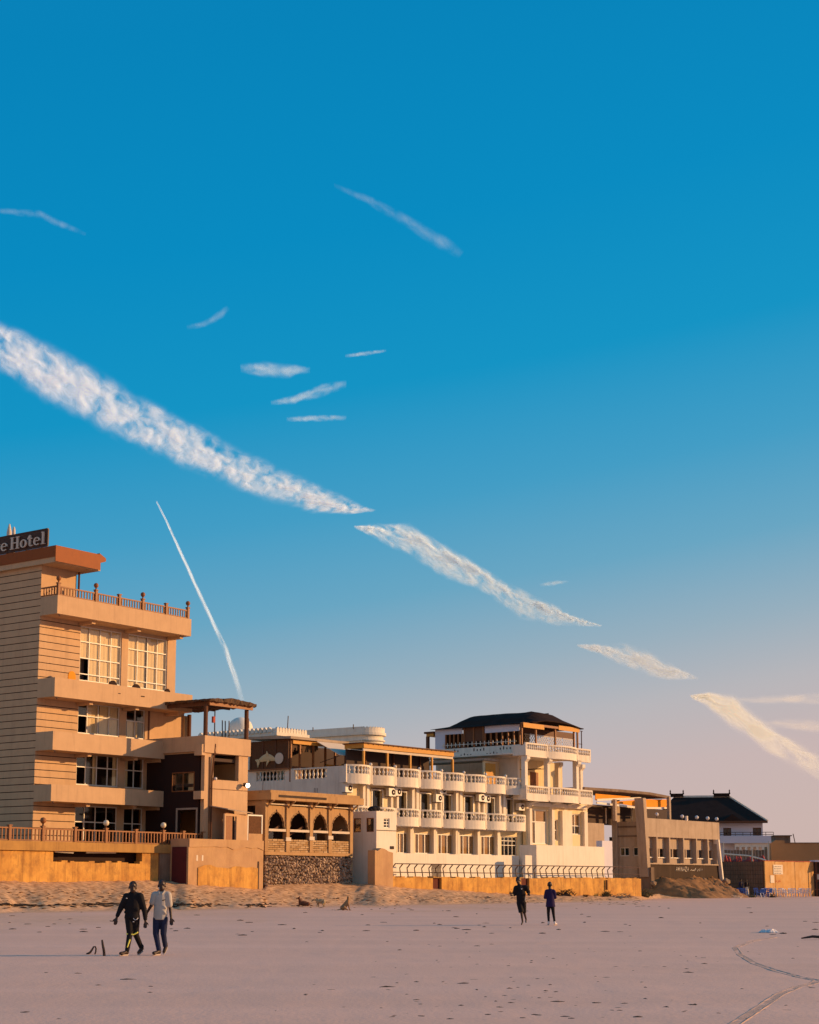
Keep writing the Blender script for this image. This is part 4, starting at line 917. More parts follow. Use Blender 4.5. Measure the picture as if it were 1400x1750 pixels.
# yellow sea wall
YW = -7.65; y0, y1 = W.S(640, YW, 1490), W.S(1096, YW, 1515); yd0, yd1 = W.S(740, YW, 1505), W.S(755, YW, 1505); ye0, ye1 = W.S(891, YW, 1505), W.S(905, YW, 1505)
yt = W.Z(700, 1497.5, YW); ysp = W.S(671, YW, 1480)
yt = yt
ys = Thing('yellow_sea_wall', 'long stained yellow sea wall with crumbling edges below the white hotel', 'wall', W, (y0, YW, 0))
rnd = random.Random(31); hl = [(yd0, yd1, -1.0, yt - .12), (ye0, ye1, W.Z(898, 1519, YW), yt - .1)]
x = ysp
while x < y1: d = rnd.uniform(.3, 1.2); hl.append((x, x + d, yt - rnd.uniform(.0, .12), yt + 1)); x += d
wall(MB(), ysp, y1, -.8, yt, YW, YW + .6, hl).build('wall', 'seawall', ys)
zt_ = W.Z(650, 1452, YW)
m = MB().prism([(y0, -.5), (ysp - .003, -.5), (ysp - .003, zt_ - .2), (ysp - .5, zt_ - .12), (ysp - .9, zt_ + .05), (y0 + .7, zt_ + .1), (y0 + .3, zt_ - .1), (y0, zt_ - .05)], YW - .05, YW + .6); m.build('pier', 'blockwall', ys)
MB().box(ysp, y1, YW + .61, 0, yt - .35, yt - .12).build('terrace', 'concrete', ys)
for (p, q, zz0, nm) in ((yd0, yd1, -.5, 'gate_door'), (ye0, ye1, W.Z(898, 1519, YW), 'gate_door')):
    MB().box(p, q, YW + .2, YW + .28, zz0, yt - .13).build(nm, mat('dark_red_door', (.12, .03, .02), (.08, .02, .015)), ys)
s = W.S(1035, YW, 1510); MB().tube([(s, YW - .12, W.Z(1035, 1521, YW)), (s, YW - .12, W.Z(1035, 1504, YW))], .09).build('outlet_pipe', 'darkwood', ys)
# railing with outward bent posts
r0, r1 = W.S(673, YW + .1, 1480), W.S(1050, YW + .1, 1490); rt_ = W.Z(700, 1476.5, YW + .1); rm = W.Z(700, 1491, YW + .1)
rl = Thing('bent_steel_railing', 'dark steel railing with outward bent posts along the yellow sea wall', 'railing', W, (r0, YW + .1, yt))
pm = MB().tube([(0, 0, -.1), (0, 0, .35), (.02, .05, .55), (0, -.05, rt_ - yt)], .035, 5).mesh('post', None, (0, 0, 0)); pm.materials.append(M['steel'])
pm2 = MB().tube([(0, .0, -.1), (0, .10, .45), (.0, .12, .60), (.0, -.16, rt_ - yt)], .045, 5).mesh('post', None, (0, 0, 0)); pm2.materials.append(M['steel'])
n = int((r1 - r0) / .83)
for k in range(n + 1): inst('post', pm2, rl, (r0 + (r1 - r0) * k / n, YW + .12, yt - .02))
for k in range(9): inst('gate_bar', pm, rl, (W.S(737, YW + .1, 1480) + .13 * k, YW + .02, yt - .02))
e = W.S(1095, YW + .1, 1490)
MB().tube([(r0, YW - .04, rt_), (r1, YW - .04, rt_)], .04, 6).build('top_rail', 'steel', rl); MB().tube([(r0, YW + .2, rm), (r1, YW + .2, rm)], .035, 6).build('mid_rail', 'steel', rl)
MB().tube([(r1, YW - .04, rt_), (e, YW + .2, rt_ - .05)], .03, 5).build('top_rail', 'steel', rl); MB().tube([(r1, YW + .2, rm), (e, YW + .2, rm)], .03, 5).build('mid_rail', 'steel', rl)
# low white walls behind the railing
lw = -4.2; a, b = W.S(672, lw, 1475), W.S(887, lw, 1475); lt = W.Z(700, 1458.5, lw)
T = Thing('low_white_wall', 'long low whitewashed wall behind the bent railing below the balcony rows', 'wall', W, (a, lw, 0))
MB().prism([(a, -.3), (b + .15, -.3), (b, lt), (a, lt)], lw, lw + .35).build('wall', 'whitewash', T)
MB().box(a, b, lw + .351, -.02, lt - .5, lt - .3).build('terrace_floor', 'concrete', T)
rw = -5.6; a, b = W.S(917, rw, 1460), W.S(1033, rw, 1460); lt2 = W.Z(920, 1444, rw); bk = W.side(888, 1445, a)[0]
T = Thing('white_terrace_block', 'tall whitewashed terrace wall block standing before the corner tower', 'wall', W, (a, rw, 0))
MB().box(a, b, rw, rw + .3, -.3, lt2).box(a, a + .3, rw + .3, min(bk, -.05), -.3, lt2).box(b - .3, b, rw + .3, -.05, -.3, lt2).box(a + .3, b - .3, rw + .3, -.02, lt2 - 1.2, lt2 - 1.0).build('wall', 'whitewash', T)
c = W.S(1047, rw + .2, 1460); MB().box(b + .003, c, rw + .2, rw + .8, -.3, W.Z(1040, 1437, rw)).build('side_block', 'lilac', T)
T = Thing('white_niche_post', 'short white block post at the foot of the terrace wall block', 'post', W, (a - .6, rw, 0)); s = W.S(904, rw - .3, 1470)
MB().box(s - .5, s + .45, rw - .3, rw - .02, -.2, W.Z(905, 1462, rw)).build('post', 'whitewash', T)
# ------------------------------------------------------------------ corner tower of the white hotel
tw0 = -.5; tA = W.S(900, -1.5, 1350)
TS = W.S(898, tw0, 1300); TE = W.S(1003, tw0, 1320)
TB = W.side(745, 1290, TS)[0]
TB = min(TB, 16)
BF = -1.9
At, Am, Ab = W.Z(901, 1268.5, BF), W.Z(901, 1280, BF), W.Z(901, 1290.5, BF)
Bt, Bm, Bb = W.Z(901, 1342, BF), W.Z(901, 1355, BF), W.Z(901, 1366, BF)
tow = Thing('corner_tower', 'white corner tower with two bowed balustrade terraces and an open column loggia', 'tower', W, (TS, tw0, 0))
# ground storey
g0, g1 = lt2 - 1.1, W.Z(905, 1384, tw0)
gh = [(W.S(p, tw0, 1415), W.S(q, tw0, 1415), W.Z(930, v1, tw0), W.Z(930, v0, tw0)) for p, q, v0, v1 in ((906, 936, 1384, 1443), (944.5, 954, 1400, 1436), (975, 993, 1388, 1424))]
wall(MB(), TS, TE, -.4, Bb + .1, tw0, tw0 + .35, gh).build('front_wall', 'cream', tow)
window(tow, *gh[0], tw0 + .12, [0, .36, 1], [0, .64, 1], .10, pane='glass', skip=((1, 0),), reflection_board=[(.02, .98, .02, .98)])
MB().box(gh[0][0] + (gh[0][1] - gh[0][0]) * .38, gh[0][1] - .12, tw0 + .15, tw0 + .19, gh[0][2] + .1, gh[0][2] + (gh[0][3] - gh[0][2]) * .62).build('white_shutter', 'white', tow)
window(tow, *gh[1], tw0 + .12, 1, 2, .08, pane='glass', reflection_board=[(.02, .98, .02, .98)])
window(tow, *gh[2], tw0 + .12, [0, .5, 1], [0, .42, 1], .08, pane='glass', reflection_board=[(.02, .98, .45, .98)])
MB().box(TS + .35, TE - .35, 2.0, 2.1, -.4, Bb).build('inner_wall', 'interior', tow)
xwall(MB(), tw0 + .35, TB, -.4, Bb + .1, TE - .35, TE, []).build('side_wall', 'cream', tow)
for p, q in ((901, 905), (939, 943.5), (957, 973.5), (994.5, 1000)):
    MB().box(W.S(p, tw0, 1410), W.S(q, tw0, 1410), tw0 - .3, tw0 - .003, -.3, g1 + .1).build('pilaster', 'white', tow)
# curved brackets under the lower terrace
for u in (903, 941, 966, 998):
    s = W.S(u, tw0, 1375); zq0, zq1 = g1 + .02, Bb - .1
    prof = [(tw0 - .003, zq0)] + [(tw0 - 1.25 * (1 - math.cos(math.pi / 2 * k / 6)) , zq0 + (zq1 - zq0) * math.sin(math.pi / 2 * k / 6)) for k in range(7)] + [(tw0 - .003, zq1)]
    MB().xprism(prof, s - .28, s + .28).build('bracket', 'white', tow)
MB().box(TS, TE - .6, tw0 - .35, tw0 - .004, Bb - .45, Bb - .11).build('cornice', 'white', tow)
# floors and loggia
for nm, zb, zm, zt_, uu, vv in (('lower', Bb, Bm, Bt, ((901, 938), (940, 990), (992, 1013)), 1355), ('upper', Ab, Am, At, ((900, 936), (937, 987), (988, 1009.5)), 1280)):
    for i, (p, q) in enumerate(uu):
        a, b = W.S(p, BF, vv), W.S(q, BF, vv)
        bow(tow, a + .06, b - .06, BF + .05, .45 if i == 1 else .0, zb, zm, zt_, 14 if i == 1 else (10 if i == 0 else 7), tw0, n=12 if i == 1 else 1, name='terrace')
    s0, s1 = W.S(uu[0][0], BF, vv), W.S(uu[2][1], BF, vv)
    MB().box(s0 + .1, s1 - .1, BF + .3, TB if nm == 'upper' else 6, zb + .17, zb + .3).build('floor_slab', 'white', tow)
    if nm == 'lower': MB().box(s1 - .14, s1, BF + .2, 2, zb, zt_ - .1).build('end_parapet', 'white', tow)
cs = [(897, 903), (936, 940.6), (953, 960), (984, 991), (992, 997)]
for i, (p, q) in enumerate(cs):
    w = BF + .25 if i in (0, 1, 3) else tw0 + 1.2
    s = W.S((p + q) / 2, w, 1325); MB().box(s - .2, s + .2, w, w + .4, Bb + .31, Ab).build('column', 'white', tow)
    MB().xprism([(w - .25, Ab - .003), (w - .25, Ab - .3), (w + .05, Ab - .6), (w + .35, Ab - .003)], s - .24, s + .24).build('capital', 'white', tow)
lb0, lb1 = W.S(902, 2.5, 1325), W.S(953, 2.5, 1325)
MB().box(lb0 - 1.5, lb1, 2.5, 2.7, Bb + .3, Ab + .16).build('loggia_wall', 'cream', tow)
MB().box(lb1 - .003, lb1 + .5, 2.3, 2.75, Bb + .3, Ab + .16).build('loggia_pier', 'cream', tow)
MB().box(lb0 + .4, lb0 + 1.6, 2.44, 2.497, Bb + .35, Ab - .9).build('door_recess', 'wood', tow)
# flank above the hotel roof: white wall, yellow shutter, aircon
fz = U_b + .3
yw0, yw1 = W.side(893, 1325, TS)[0], W.side(866, 1325, TS)[0]
xwall(MB(), .3, TB, fz, Ab + .17, TS, TS + .3, []).build('flank_wall', 'white', tow)
MB().box(TS - 3.2, TS - 1.4, 1.6, 1.75, fz, fz + 2.6).build('stair_head', 'cream', tow); MB().box(TS - 3.0, TS - 1.6, 1.52, 1.597, fz + .3, fz + 2.4).build('yellow_shutter', 'yellowood', tow)
MB().box(TS - 3.4, TS - 1.2, 1.4, TB, fz + 2.61, fz + 2.8).build('canopy_slab', 'concrete', tow)
MB().box(TS - 1.38, TS - .01, 2.3, 2.45, fz, Ab).build('return_wall', 'cream', tow)
# parapet of the roof lounge on the flank with small slots
pt = At; pa = BF + .3
m = xwall(MB(), pa, TB, Ab, pt, TS - .35, TS - .1, []); m.build('flank_parapet', 'white', tow)
n = 26; slot = MB().box(-.02, .0, -.05, .05, 0, .32).mesh('slot', None, (0, 0, 0)); slot.materials.append(M['mortar'])
for k in range(n): inst('slot', slot, tow, (TS - .353, pa + 1 + (TB - pa - 2) * k / (n - 1), pt - (.35 if (k // 4) % 2 else .75)), sc=(1, 1, .5 if k % 3 else .8))
aircon(853, 1311, 'round-fanned air conditioner on the shaded wall beneath the roof lounge', W, W.at_depth(853, 1311, 148)[1], (.8, .65))
# ------------------------------------------------------------------ roof lounge on the tower
lg = Thing('roof_lounge', 'dark sheet-roofed lounge of timber posts and lattice on top of the corner tower', 'lounge', W, (TS, BF + .5, Ab + .3))
lw0 = BF + .6
zr0 = W.side(896, 1236, TS)[1]; zr1 = W.side(740, 1243.5, TS)[1]; zrd = W.Z(939, 1221, BF + 2.1)
le = W.S(988, lw0, 1243); zc_ = W.Z(892, 1234, lw0)
ze = W.Z(988, 1243, lw0)
# roof: ridge runs back along w, sagging sheet surface
nx, ny = 14, 16; V = []; Fs = []; rnd = random.Random(2)
ridge_s = W.S(936, lw0 + 1.5, 1222)
def roof_z(x, y):
    t = (x - TS) / (le - TS); r = (ridge_s - TS) / (le - TS); k = t / r if t < r else (1 - t) / (1 - r)
    k = max(0, min(1, k * (2.0 if t < r else 1))); f = min(1, max(0, (y - lw0 + .3) / 1.6)); g = min(1, max(0, (TB - 1 - y) / 1.2))
    return zc_ + (zrd - zc_) * (k ** .6) * (.25 + .75 * f) * (.3 + .7 * g) + rnd.uniform(-.03, .03)
for th in (0, .07):
    for i in range(nx + 1):
        for j in range(ny + 1):
            x = TS - .5 + (le - TS + .9) * i / nx; y = lw0 - .35 + (TB - lw0 + .6) * j / ny
            V.append((x, y, roof_z(x, y) + th))
k1_ = (nx + 1) * (ny + 1)
for i in range(nx):
    for j in range(ny):
        q = i * (ny + 1) + j; Fs += [(q, q + 1, q + ny + 2, q + ny + 1), (k1_ + q + ny + 1, k1_ + q + ny + 2, k1_ + q + 1, k1_ + q)]
for i in range(nx):
    for j in (0, ny): q = i * (ny + 1) + j; Fs.append((q, q + ny + 1, k1_ + q + ny + 1, k1_ + q))
for j in range(ny):
    for i in (0, nx): q = i * (ny + 1) + j; Fs.append((q, q + 1, k1_ + q + 1, k1_ + q))
MB().add(V, Fs).build('roof_sheet', 'blackroof', lg)
m = MB().tube([(ridge_s, lw0 + 1.4, zrd + .02), (ridge_s, TB - 5, zrd - .0)], .07, 6); m.build('ridge_roll', 'blackroof', lg)
for u in (893, 917, 950, 982, 988): s = W.S(u, lw0, 1255); MB().box(s - .07, s + .07, lw0, lw0 + .14, Ab + .3, zc_ - .02).build('post', 'wood', lg)
a, b = W.S(892, lw0, 1240), W.S(988, lw0, 1245)
MB().beam((a, lw0 - .1, zc_ - .12), (b, lw0 - .1, zc_ - .12), .2, .1).build('front_beam', 'wood', lg)
MB().box(a, a + (b - a) * .36, lw0 - .17, lw0 - .14, zc_ - .45, zc_ - .05).build('fascia_panel', 'yellowood', lg); MB().box(a + (b - a) * .62, b, lw0 - .17, lw0 - .14, zc_ - .3, zc_ + .1).build('fascia_panel', 'yellowood', lg)
# lattice bays along the front
lz0, lz1 = Ab + .35, zc_ - .55
def lattice(x0, x1, w):
    m = MB(); h = lz1 - lz0; st = .34; x = x0 - h
    while x < x1:
        for sg in (1, -1):
            p, q = (x, x + h); za, zb_ = (lz0, lz1) if sg > 0 else (lz1, lz0)
            ta, tb = max(0, (x0 - p) / h), min(1, (x1 - p) / h)
            if tb - ta > .05: m.beam((p + h * ta, w + .02 * sg, za + (zb_ - za) * ta), (p + h * tb, w + .02 * sg, za + (zb_ - za) * tb), .05, .02)
        x += st
    m.box(x0, x1, w - .03, w + .03, lz1, lz1 + .06); return m
xs = [W.S(u, lw0 + 3, 1255) for u in (896, 917, 938, 961, 984)]
for i in range(4): lattice(xs[i] + .05, xs[i + 1] - .05, lw0 + 3).build('lattice', 'canvas', lg, kind='stuff')
MB().box(xs[0], xs[4], lw0 + 3.1, lw0 + 3.15, zc_ - .45, zc_ + .1).build('dark_drop_screen', 'darkwood', lg)
MB().box(TS + 4.2, TS + 4.3, lw0 + 3.3, TB - .5, Ab + .3, zc_ + .1).build('inner_screen', 'interior', lg)
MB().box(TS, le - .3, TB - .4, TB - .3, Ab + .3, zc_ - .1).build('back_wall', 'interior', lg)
# flank: white boards, openings between posts
fl_u = [(896, 830), (829, 806), (805, 791), (790, 745)]
def wz(u, v): return W.side(u, v, TS - .1)
w_a, w_b = wz(889, 1260)[0], wz(830, 1260)[0]; zb1_, zb2_ = wz(860, 1238.5)[1], wz(860, 1251)[1]; zo_ = wz(860, 1268)[1]
MB().box(TS - .2, TS - .12, w_a, w_b, zb2_, zb1_).build('white_board', 'lilac', lg)
n = 6
for k in range(n + 1): w = w_a + (w_b - w_a) * k / n; MB().box(TS - .22, TS - .1, w - .06, w + .06, pt, zb2_).build('window_post', 'wood', lg)
w_c, w_d = wz(791, 1255)[0], wz(745, 1255)[0]
MB().box(TS - .2, TS - .12, w_c, w_d, zb2_ + .1, zb1_).build('white_board', 'lilac', lg); MB().box(TS - .2, TS - .12, w_d - 1.2, w_d, pt, zb2_ + .1).build('white_board', 'lilac', lg)
for k in range(5): w = w_c + (w_d - 1.2 - w_c) * k / 4; MB().box(TS - .22, TS - .1, w - .06, w + .06, pt, zb2_ + .1).build('window_post', 'wood', lg)
MB().box(TS - .14, TS - .08, w_b + .1, w_c - .1, pt + .55, zb2_ + .6).build('dark_screen', 'darkwood', lg)
for w in (w_b + .2, (w_b + w_c) / 2, w_c - .2): MB().box(TS - .2, TS - .06, w - .06, w + .06, pt, zb1_).build('post', 'wood', lg)
# decorative white diamonds along the flank sill
m = MB().box(-.03, .03, -.14, .14, -.02, .02).box(-.03, .03, -.02, .02, -.14, .14).mesh('ornament', None, (0, 0, 0)); m.materials.append(M['white'])
for k in range(18): inst('ornament', m, lg, (TS - .26, w_a + .5 + (w_d - w_a - 1.5) * k / 17, pt + .32), sc=(1, 1.4, 1.4))
# small side canopy
cw_ = TB + .2; zq = W.side(735, 1253, TS)[1]
T = Thing('small_side_canopy', 'small wooden canopy on posts at the far left end of the roof lounge', 'canopy', W, (TS, cw_, Ab))
wq = W.side(727, 1253, TS)[0]
MB().box(TS - .2, TS + 1.5, TB + .1, wq, zq - .05, zq + .12).build('roof', 'darkwood', T); MB().box(TS - .1, TS + 1.5, TB + .2, wq - .2, zq - .3, zq - .06).build('ceiling_board', 'yellowood', T)
MB().box(TS - .1, TS + .15, wq - .4, wq - .15, fz, zq - .3).build('post', 'darkwood', T)
s = W.S(994, lw0, 1265); T = Thing('terrace_pole_frame', 'thin dark pole frame at the right edge of the roof terrace', 'pole', W, (s, lw0, Ab + .3))
MB().tube([(s, lw0, Ab + .3), (s, lw0, zc_ - .1)], .05).tube([(s - .6, lw0, zc_ - .12), (s + .2, lw0, zc_ - .12)], .035).tube([(s - .5, lw0, zc_ - 1.3), (s + .1, lw0, zc_ - 1.3)], .03).build('frame', 'steel', T)
# ------------------------------------------------------------------ crenellated blocks and dome behind the hotel
def merlon_mesh(w, h, d=.25):
    m = MB().prism([(-w / 2, 0), (w / 2, 0), (w / 2, h * .65), (w * .28, h * .92), (0, h), (-w * .28, h * .92), (-w / 2, h * .65)], 0, d).mesh('merlon', None, (0, 0, 0)); m.materials.append(M['whitewash']); return m
cwp = 16.0; x0, x1 = W.S(473, cwp, 1250), W.S(525, cwp, 1255); zt_ = W.Z(473, 1242, cwp); zb_ = W.Z(473, 1258, cwp); cbk = W.side(380, 1258, x0)[0]; cbk = min(max(cbk, cwp + 10), cwp + 24)
T = Thing('crenellated_block', 'white flat-roofed block with a crenellated parapet showing over the reed wall', 'building', W, (x0, cwp, 0))
MB().box(x0, x1, cwp, cbk, 3, zb_ + .3).build('wall', 'whitewash', T); MB().box(x0 - .15, x1 + .15, cwp - .15, cbk, zb_ + .05, zb_ + .35).build('cornice', 'whitewash', T)
mh = zt_ - zb_ - .35; n = 11; mm = merlon_mesh((x1 - x0) / n * .8, mh)
MB().box(x0, x1, cwp + .26, cwp + .4, zb_ + .35, zt_ - mh * .45).build('parapet', 'whitewash', T)
for k in range(n): inst('merlon', mm, T, (x0 + (x1 - x0) * (k + .5) / n, cwp, zb_ + .351))
n = 18
for k in range(n): inst('merlon', mm, T, (x0, cwp + .5 + (cbk - cwp - 1) * (k + .5) / n, zb_ + .351), rz=math.pi / 2, sc=(1.2, 1, 1))
MB().box(x0 + .2, x0 + .3, cwp + .5, cbk, zb_ + .35, zt_ - mh * .2).build('parapet', 'whitewash', T)
MB().beam((x1 - 1.5, cwp + 1, zt_ - .3), (x1 - 1.4, cwp + 1, zt_ + 1.2), .06).build('antenna', 'steel', T); 
q = W.at_depth(411, 1245, 150); zd = W.at_depth(411, 1226, 150)[2]; rd = 21 / FPX * 150
T = Thing('white_dome', 'pale rounded dome rising behind the annex pergola posts', 'dome', W, (q[0], q[1], q[2] - 2))
MB().lathe(q[0], q[1], [(rd, -4), (rd, 0)] + [(rd * math.cos(math.pi / 2 * k / 8), (zd - q[2]) * math.sin(math.pi / 2 * k / 8)) for k in range(1, 8)] + [(.02, zd - q[2])], 24, q[2]).build('dome', 'whitewash', T, smooth=True)
for u, du, v0, v1 in ((380, 0, 1262, 1231), (385, 0, 1262, 1232), (391.5, 0, 1262, 1232), (425, 0, 1245, 1228)):
    a = W.at_depth(u, v0, 140); b = W.at_depth(u, v1, 140)
    MB().tube([a, b], .05, 5).solo('rebar_rod', 'steel', W, a, {380: 'thin upright steel rod nearest the leaning pipe on the far roof', 385: 'middle upright steel rod left of the white dome', 391.5: 'upright steel rod touching the left side of the dome', 425: 'upright steel rod just right of the white dome'}[u], 'steel rod', 'steel rods on the far roof')
# round turret
tq = W.at_depth(622, 1250, 158); zt2 = W.at_depth(622, 1244.5, 158)[2]; zb2 = W.at_depth(622, 1255, 158)[2]; rr_ = 36 / FPX * 158
q2 = W.at_depth(527, 1250, 158)
tu = Thing('round_turret', 'white round-ended roof block with a crenellated rim behind the yellow canopy', 'building', W, (tq[0], tq[1], 0))
def dshape(r, back=14):
    A = [(tq[0] + r * math.cos(a), tq[1] + r * math.sin(a)) for a in (R(-145) + R(190) * k / 20 for k in range(21))]
    ex, ey = A[0]; return A + [(tq[0] + r * .2, tq[1] + back), (ex - 1.0, ey + back)]
MB().vprism(dshape(rr_ - .15), 3, zb2 - .2).build('wall', 'whitewash', tu); MB().vprism(dshape(rr_ + .12), zb2 - .2, zb2 + .05).build('cornice', 'whitewash', tu); MB().vprism(dshape(rr_ - .25), zb2 + .05, zt2 - .35).build('parapet', 'whitewash', tu)
MB().vprism(dshape(rr_ + .02), zb2 - .75, zb2 - .62).build('band', 'whitewash', tu)
mm2 = merlon_mesh(.36, zt2 - zb2 - .05, .2)
A = dshape(rr_ - .05)
for k in range(20):
    a = R(-145) + R(190) * (k + .5) / 20; inst('merlon', mm2, tu, (tq[0] + (rr_ - .02) * math.cos(a), tq[1] + (rr_ - .02) * math.sin(a), zb2 + .051), rz=a + math.pi / 2, sc=(1, 1, 1))
(ex, ey), (fx, fy) = A[0], A[-1]
MB().add([(ex, ey, zb2 + .05), (fx, fy, zb2 + .05), (fx, fy, zt2 - .02), (ex, ey, zt2 - .02), (ex + .2, ey, zb2 + .05), (fx + .2, fy, zb2 + .05), (fx + .2, fy, zt2 - .02), (ex + .2, ey, zt2 - .02)], [(0, 1, 2, 3), (7, 6, 5, 4), (3, 2, 6, 7), (0, 3, 7, 4), (1, 5, 6, 2)]).build('side_parapet', 'whitewash', tu)
for u, v0, v1, lb in ((535, 1249, 1243, 'thin antenna stub near the left end of the round-ended roof block'), (604, 1246, 1238, 'thin antenna stub where the roof block begins to curve')):
    a = W.at_depth(u, v0, 156); MB().tube([a, W.at_depth(u, v1, 156)], .05, 5).solo('antenna', 'steel', W, a, lb, 'antenna')
# ------------------------------------------------------------------ concrete building with the orange canopy
_q = W.pos(W.S(1102, 0, 1400), 0); Q = Frame(_q[0], _q[1], 37.0)
QZ = lambda u, v, w=0: Q.Z(u, v, w); QS = lambda u, v=1430, w=0: Q.S(u, w, v)
cz_t, cz_a, cz_b, cz_c, cz_d, cz_g = [QZ(1105, v) for v in (1398, 1429.5, 1448.5, 1465, 1477, 1503)]
c0, c1 = QS(1105), QS(1230)
cb_ = Thing('concrete_building', 'unfinished tan concrete building with vertical fins and a dark painted plinth', 'building', Q, (c0, 0, 0))
MB().box(c0, c1, 0, .4, cz_a, cz_t).build('upper_wall', 'concrete', cb_)
fu = [1111, 1127.5, 1149, 1173, 1195, 1214.5, 1230]; fs = [QS(u, 1450, -.3) for u in fu]
holes = []
for i in range(6):
    a, b = fs[i] + .25, fs[i + 1] - .2
    if i == 0: a = c0 + .5
    d = (b - a) / 2
    holes += [(a + .08, a + d - .12, cz_c + .05, cz_b - .05), (a + d + .08, b - .05, cz_c + .05, cz_b - .05)]
wall(MB(), c0, c1 - .02, cz_d, cz_a - .003, .45, .7, holes).build('recess_wall', 'concrete', cb_)
for h in holes: MB().box(h[0] + .02, h[1] - .02, .62, .64, h[2] + .02, h[3] - .02).build('window_pane', 'glass_dark', cb_); MB().box(h[0] - .06, h[1] + .06, .33, .449, h[2] - .1, h[2]).build('sill', 'whitewash', cb_)
for s in fs[1:]: MB().box(s - .12, s + .12, -.05, .449, cz_c - .5, cz_a - .003).build('fin', 'concrete', cb_)
MB().box(c0, c1, -.10, .44, cz_d, cz_d + .12).build('sill_ledge', 'concrete', cb_)
MB().box(c0, c1, .05, .5, -1.0, cz_d - .003).build('plinth', 'plinth', cb_)
MB().box(c0, c1, 4, 4.1, -.5, cz_a).build('inner_wall', 'interior', cb_)
# battered corner columns
def column(s, w0, w1, z0, z1, lean, hw=.28, nm='column', mt='concrete'):
    return MB().add([(s - hw + lean, w0, z0), (s + hw + lean, w0, z0), (s + hw + lean, w1, z0), (s - hw + lean, w1, z0), (s - hw, w0, z1), (s + hw, w0, z1), (s + hw, w1, z1), (s - hw, w1, z1)],
                    [(3, 2, 1, 0), (4, 5, 6, 7), (0, 1, 5, 4), (1, 2, 6, 5), (2, 3, 7, 6), (3, 0, 4, 7)]).build(nm, mt, cb_)
ct = QZ(1101, 1364, -.2)
s1_, s2_ = QS(1100, 1364, -.3), QS(1108.5, 1477, -.3); column((s1_ + .1), -.35, .6, cz_d - 1.2, ct, s2_ - s1_)
s1_, s2_ = QS(1229, 1434, -.3), QS(1237, 1500, -.3); column(s1_, -.3, .3, cz_g - .3, cz_a, s2_ - s1_, .13, mt='whitewash')
# shaded flank with small windows
qb = Q.side(1051, 1430, c0)[0]; fb = [Q.side(u, 1455, c0)[0] for u in (1058.5, 1074.5, 1081, 1097)]
q0_, q1_ = Q.side(1080, 1463, c0)[1], Q.side(1080, 1448, c0)[1]
xwall(MB(), .71, qb, cz_d - 1.5, cz_t - .3, c0 + .1, c0 + .4, [(min(fb[:2]), max(fb[:2]), q0_, q1_), (min(fb[2:]), max(fb[2:]), q0_, q1_)]).build('flank_wall', 'concrete', cb_)
for i in (0, 2):
    p, q = sorted(fb[i:i + 2]); x = c0 + .2
    fr = MB().box(x, x + .06, p, p + .08, q0_, q1_).box(x, x + .06, q - .08, q, q0_, q1_).box(x, x + .06, p + .08, q - .08, q0_, q0_ + .08).box(x, x + .06, p + .08, q - .08, q1_ - .08, q1_).box(x, x + .06, (p + q) / 2 - .04, (p + q) / 2 + .04, q0_ + .08, q1_ - .08).build('window', 'white_metal', cb_)
    for a, b in ((p + .08, (p + q) / 2 - .04), ((p + q) / 2 + .04, q - .08)): MB().box(x + .02, x + .03, a, b, q0_ + .08, q1_ - .08).build('pane', 'glass_dark', cb_, fr)
for v in (1413, 1429): z = Q.side(1075, v, c0)[1]; MB().box(c0 + .04, c0 + .098, .71, qb, z - .08, z + .08).build('band', 'concrete_dark', cb_)
mcol = Q.side(1050, 1400, c0)[0]; column(c0 + .25, qb - .3, qb + .3, cz_d - 1.5, QZ(1050, 1366, 0) + .4, 0, .3)
MB().box(c0 - .3, c0 + .3, -.6, .9, -.5, cz_d - .3).build('dark_buttress', 'concrete_dark', cb_)
MB().box(c0 - .1, c0 + .25, .9, qb, -.5, cz_d - 1.3).build('dark_buttress', 'concrete_dark', cb_)
# roof deck with the orange ceiling
rf = Thing('orange_canopy_roof', 'sagging grey sheet roof lined with orange fabric on top of the concrete building', 'roof', Q, (c0, 1.5, cz_t))
rw_ = .9
def rp(u, v, w): s, z = Q.px(u, v, w); return (s, w, z)
P = [rp(999, 1345, rw_), rp(1060, 1349, rw_), rp(1111, 1354, rw_), rp(1145, 1360.5, rw_)]
m = MB()
for a, b in zip(P, P[1:]):
    V = []
    for (s, w, z) in (a, b): V += [(s, w, z), (s, w, z - .25), (s, w + 5.5, z - .2), (s, w + 5.5, z + .05)]
    m.add(V, [(0, 1, 2, 3), (7, 6, 5, 4), (0, 4, 5, 1), (1, 5, 6, 2), (2, 6, 7, 3), (3, 7, 4, 0)])
m.build('roof_sheet', 'concrete_dark', rf)
for P in ([(1018, 1356.5), (1078, 1361.5), (1072, 1365.5), (1018, 1367.5)], [(1053, 1370), (1092, 1367), (1092, 1379), (1053, 1372.5)], [(1101, 1366), (1141.5, 1366.5), (1139, 1379.5), (1101, 1380)]):
    MB().prism([Q.px(u, v, rw_ + .7) for u, v in P], rw_ + .7, rw_ + .76).build('orange_lining', 'orange', rf)
for (u0, v0, u1, v1) in ((1020, 1372, 1093, 1381), (1093, 1381, 1142, 1381), (1020, 1367, 1095, 1364)): MB().beam(rp(u0, v0, rw_ + .5), rp(u1, v1, rw_ + .5), .18, .12).build('beam', 'whitewash', rf)
for u, v0 in ((1051, 1366), (1100, 1366), (1143.5, 1362)): s = QS(u, 1385, rw_); MB().box(s - .16, s + .16, rw_ - .15, rw_ + .15, cz_t - .4, QZ(u, v0, rw_)).build('post', 'concrete', rf)
MB().box(QS(1003, 1390, 4), QS(1143, 1390, 4), 4.2, 4.3, cz_t - .6, QZ(1100, 1381, 4)).build('back_wall', 'interior', rf)
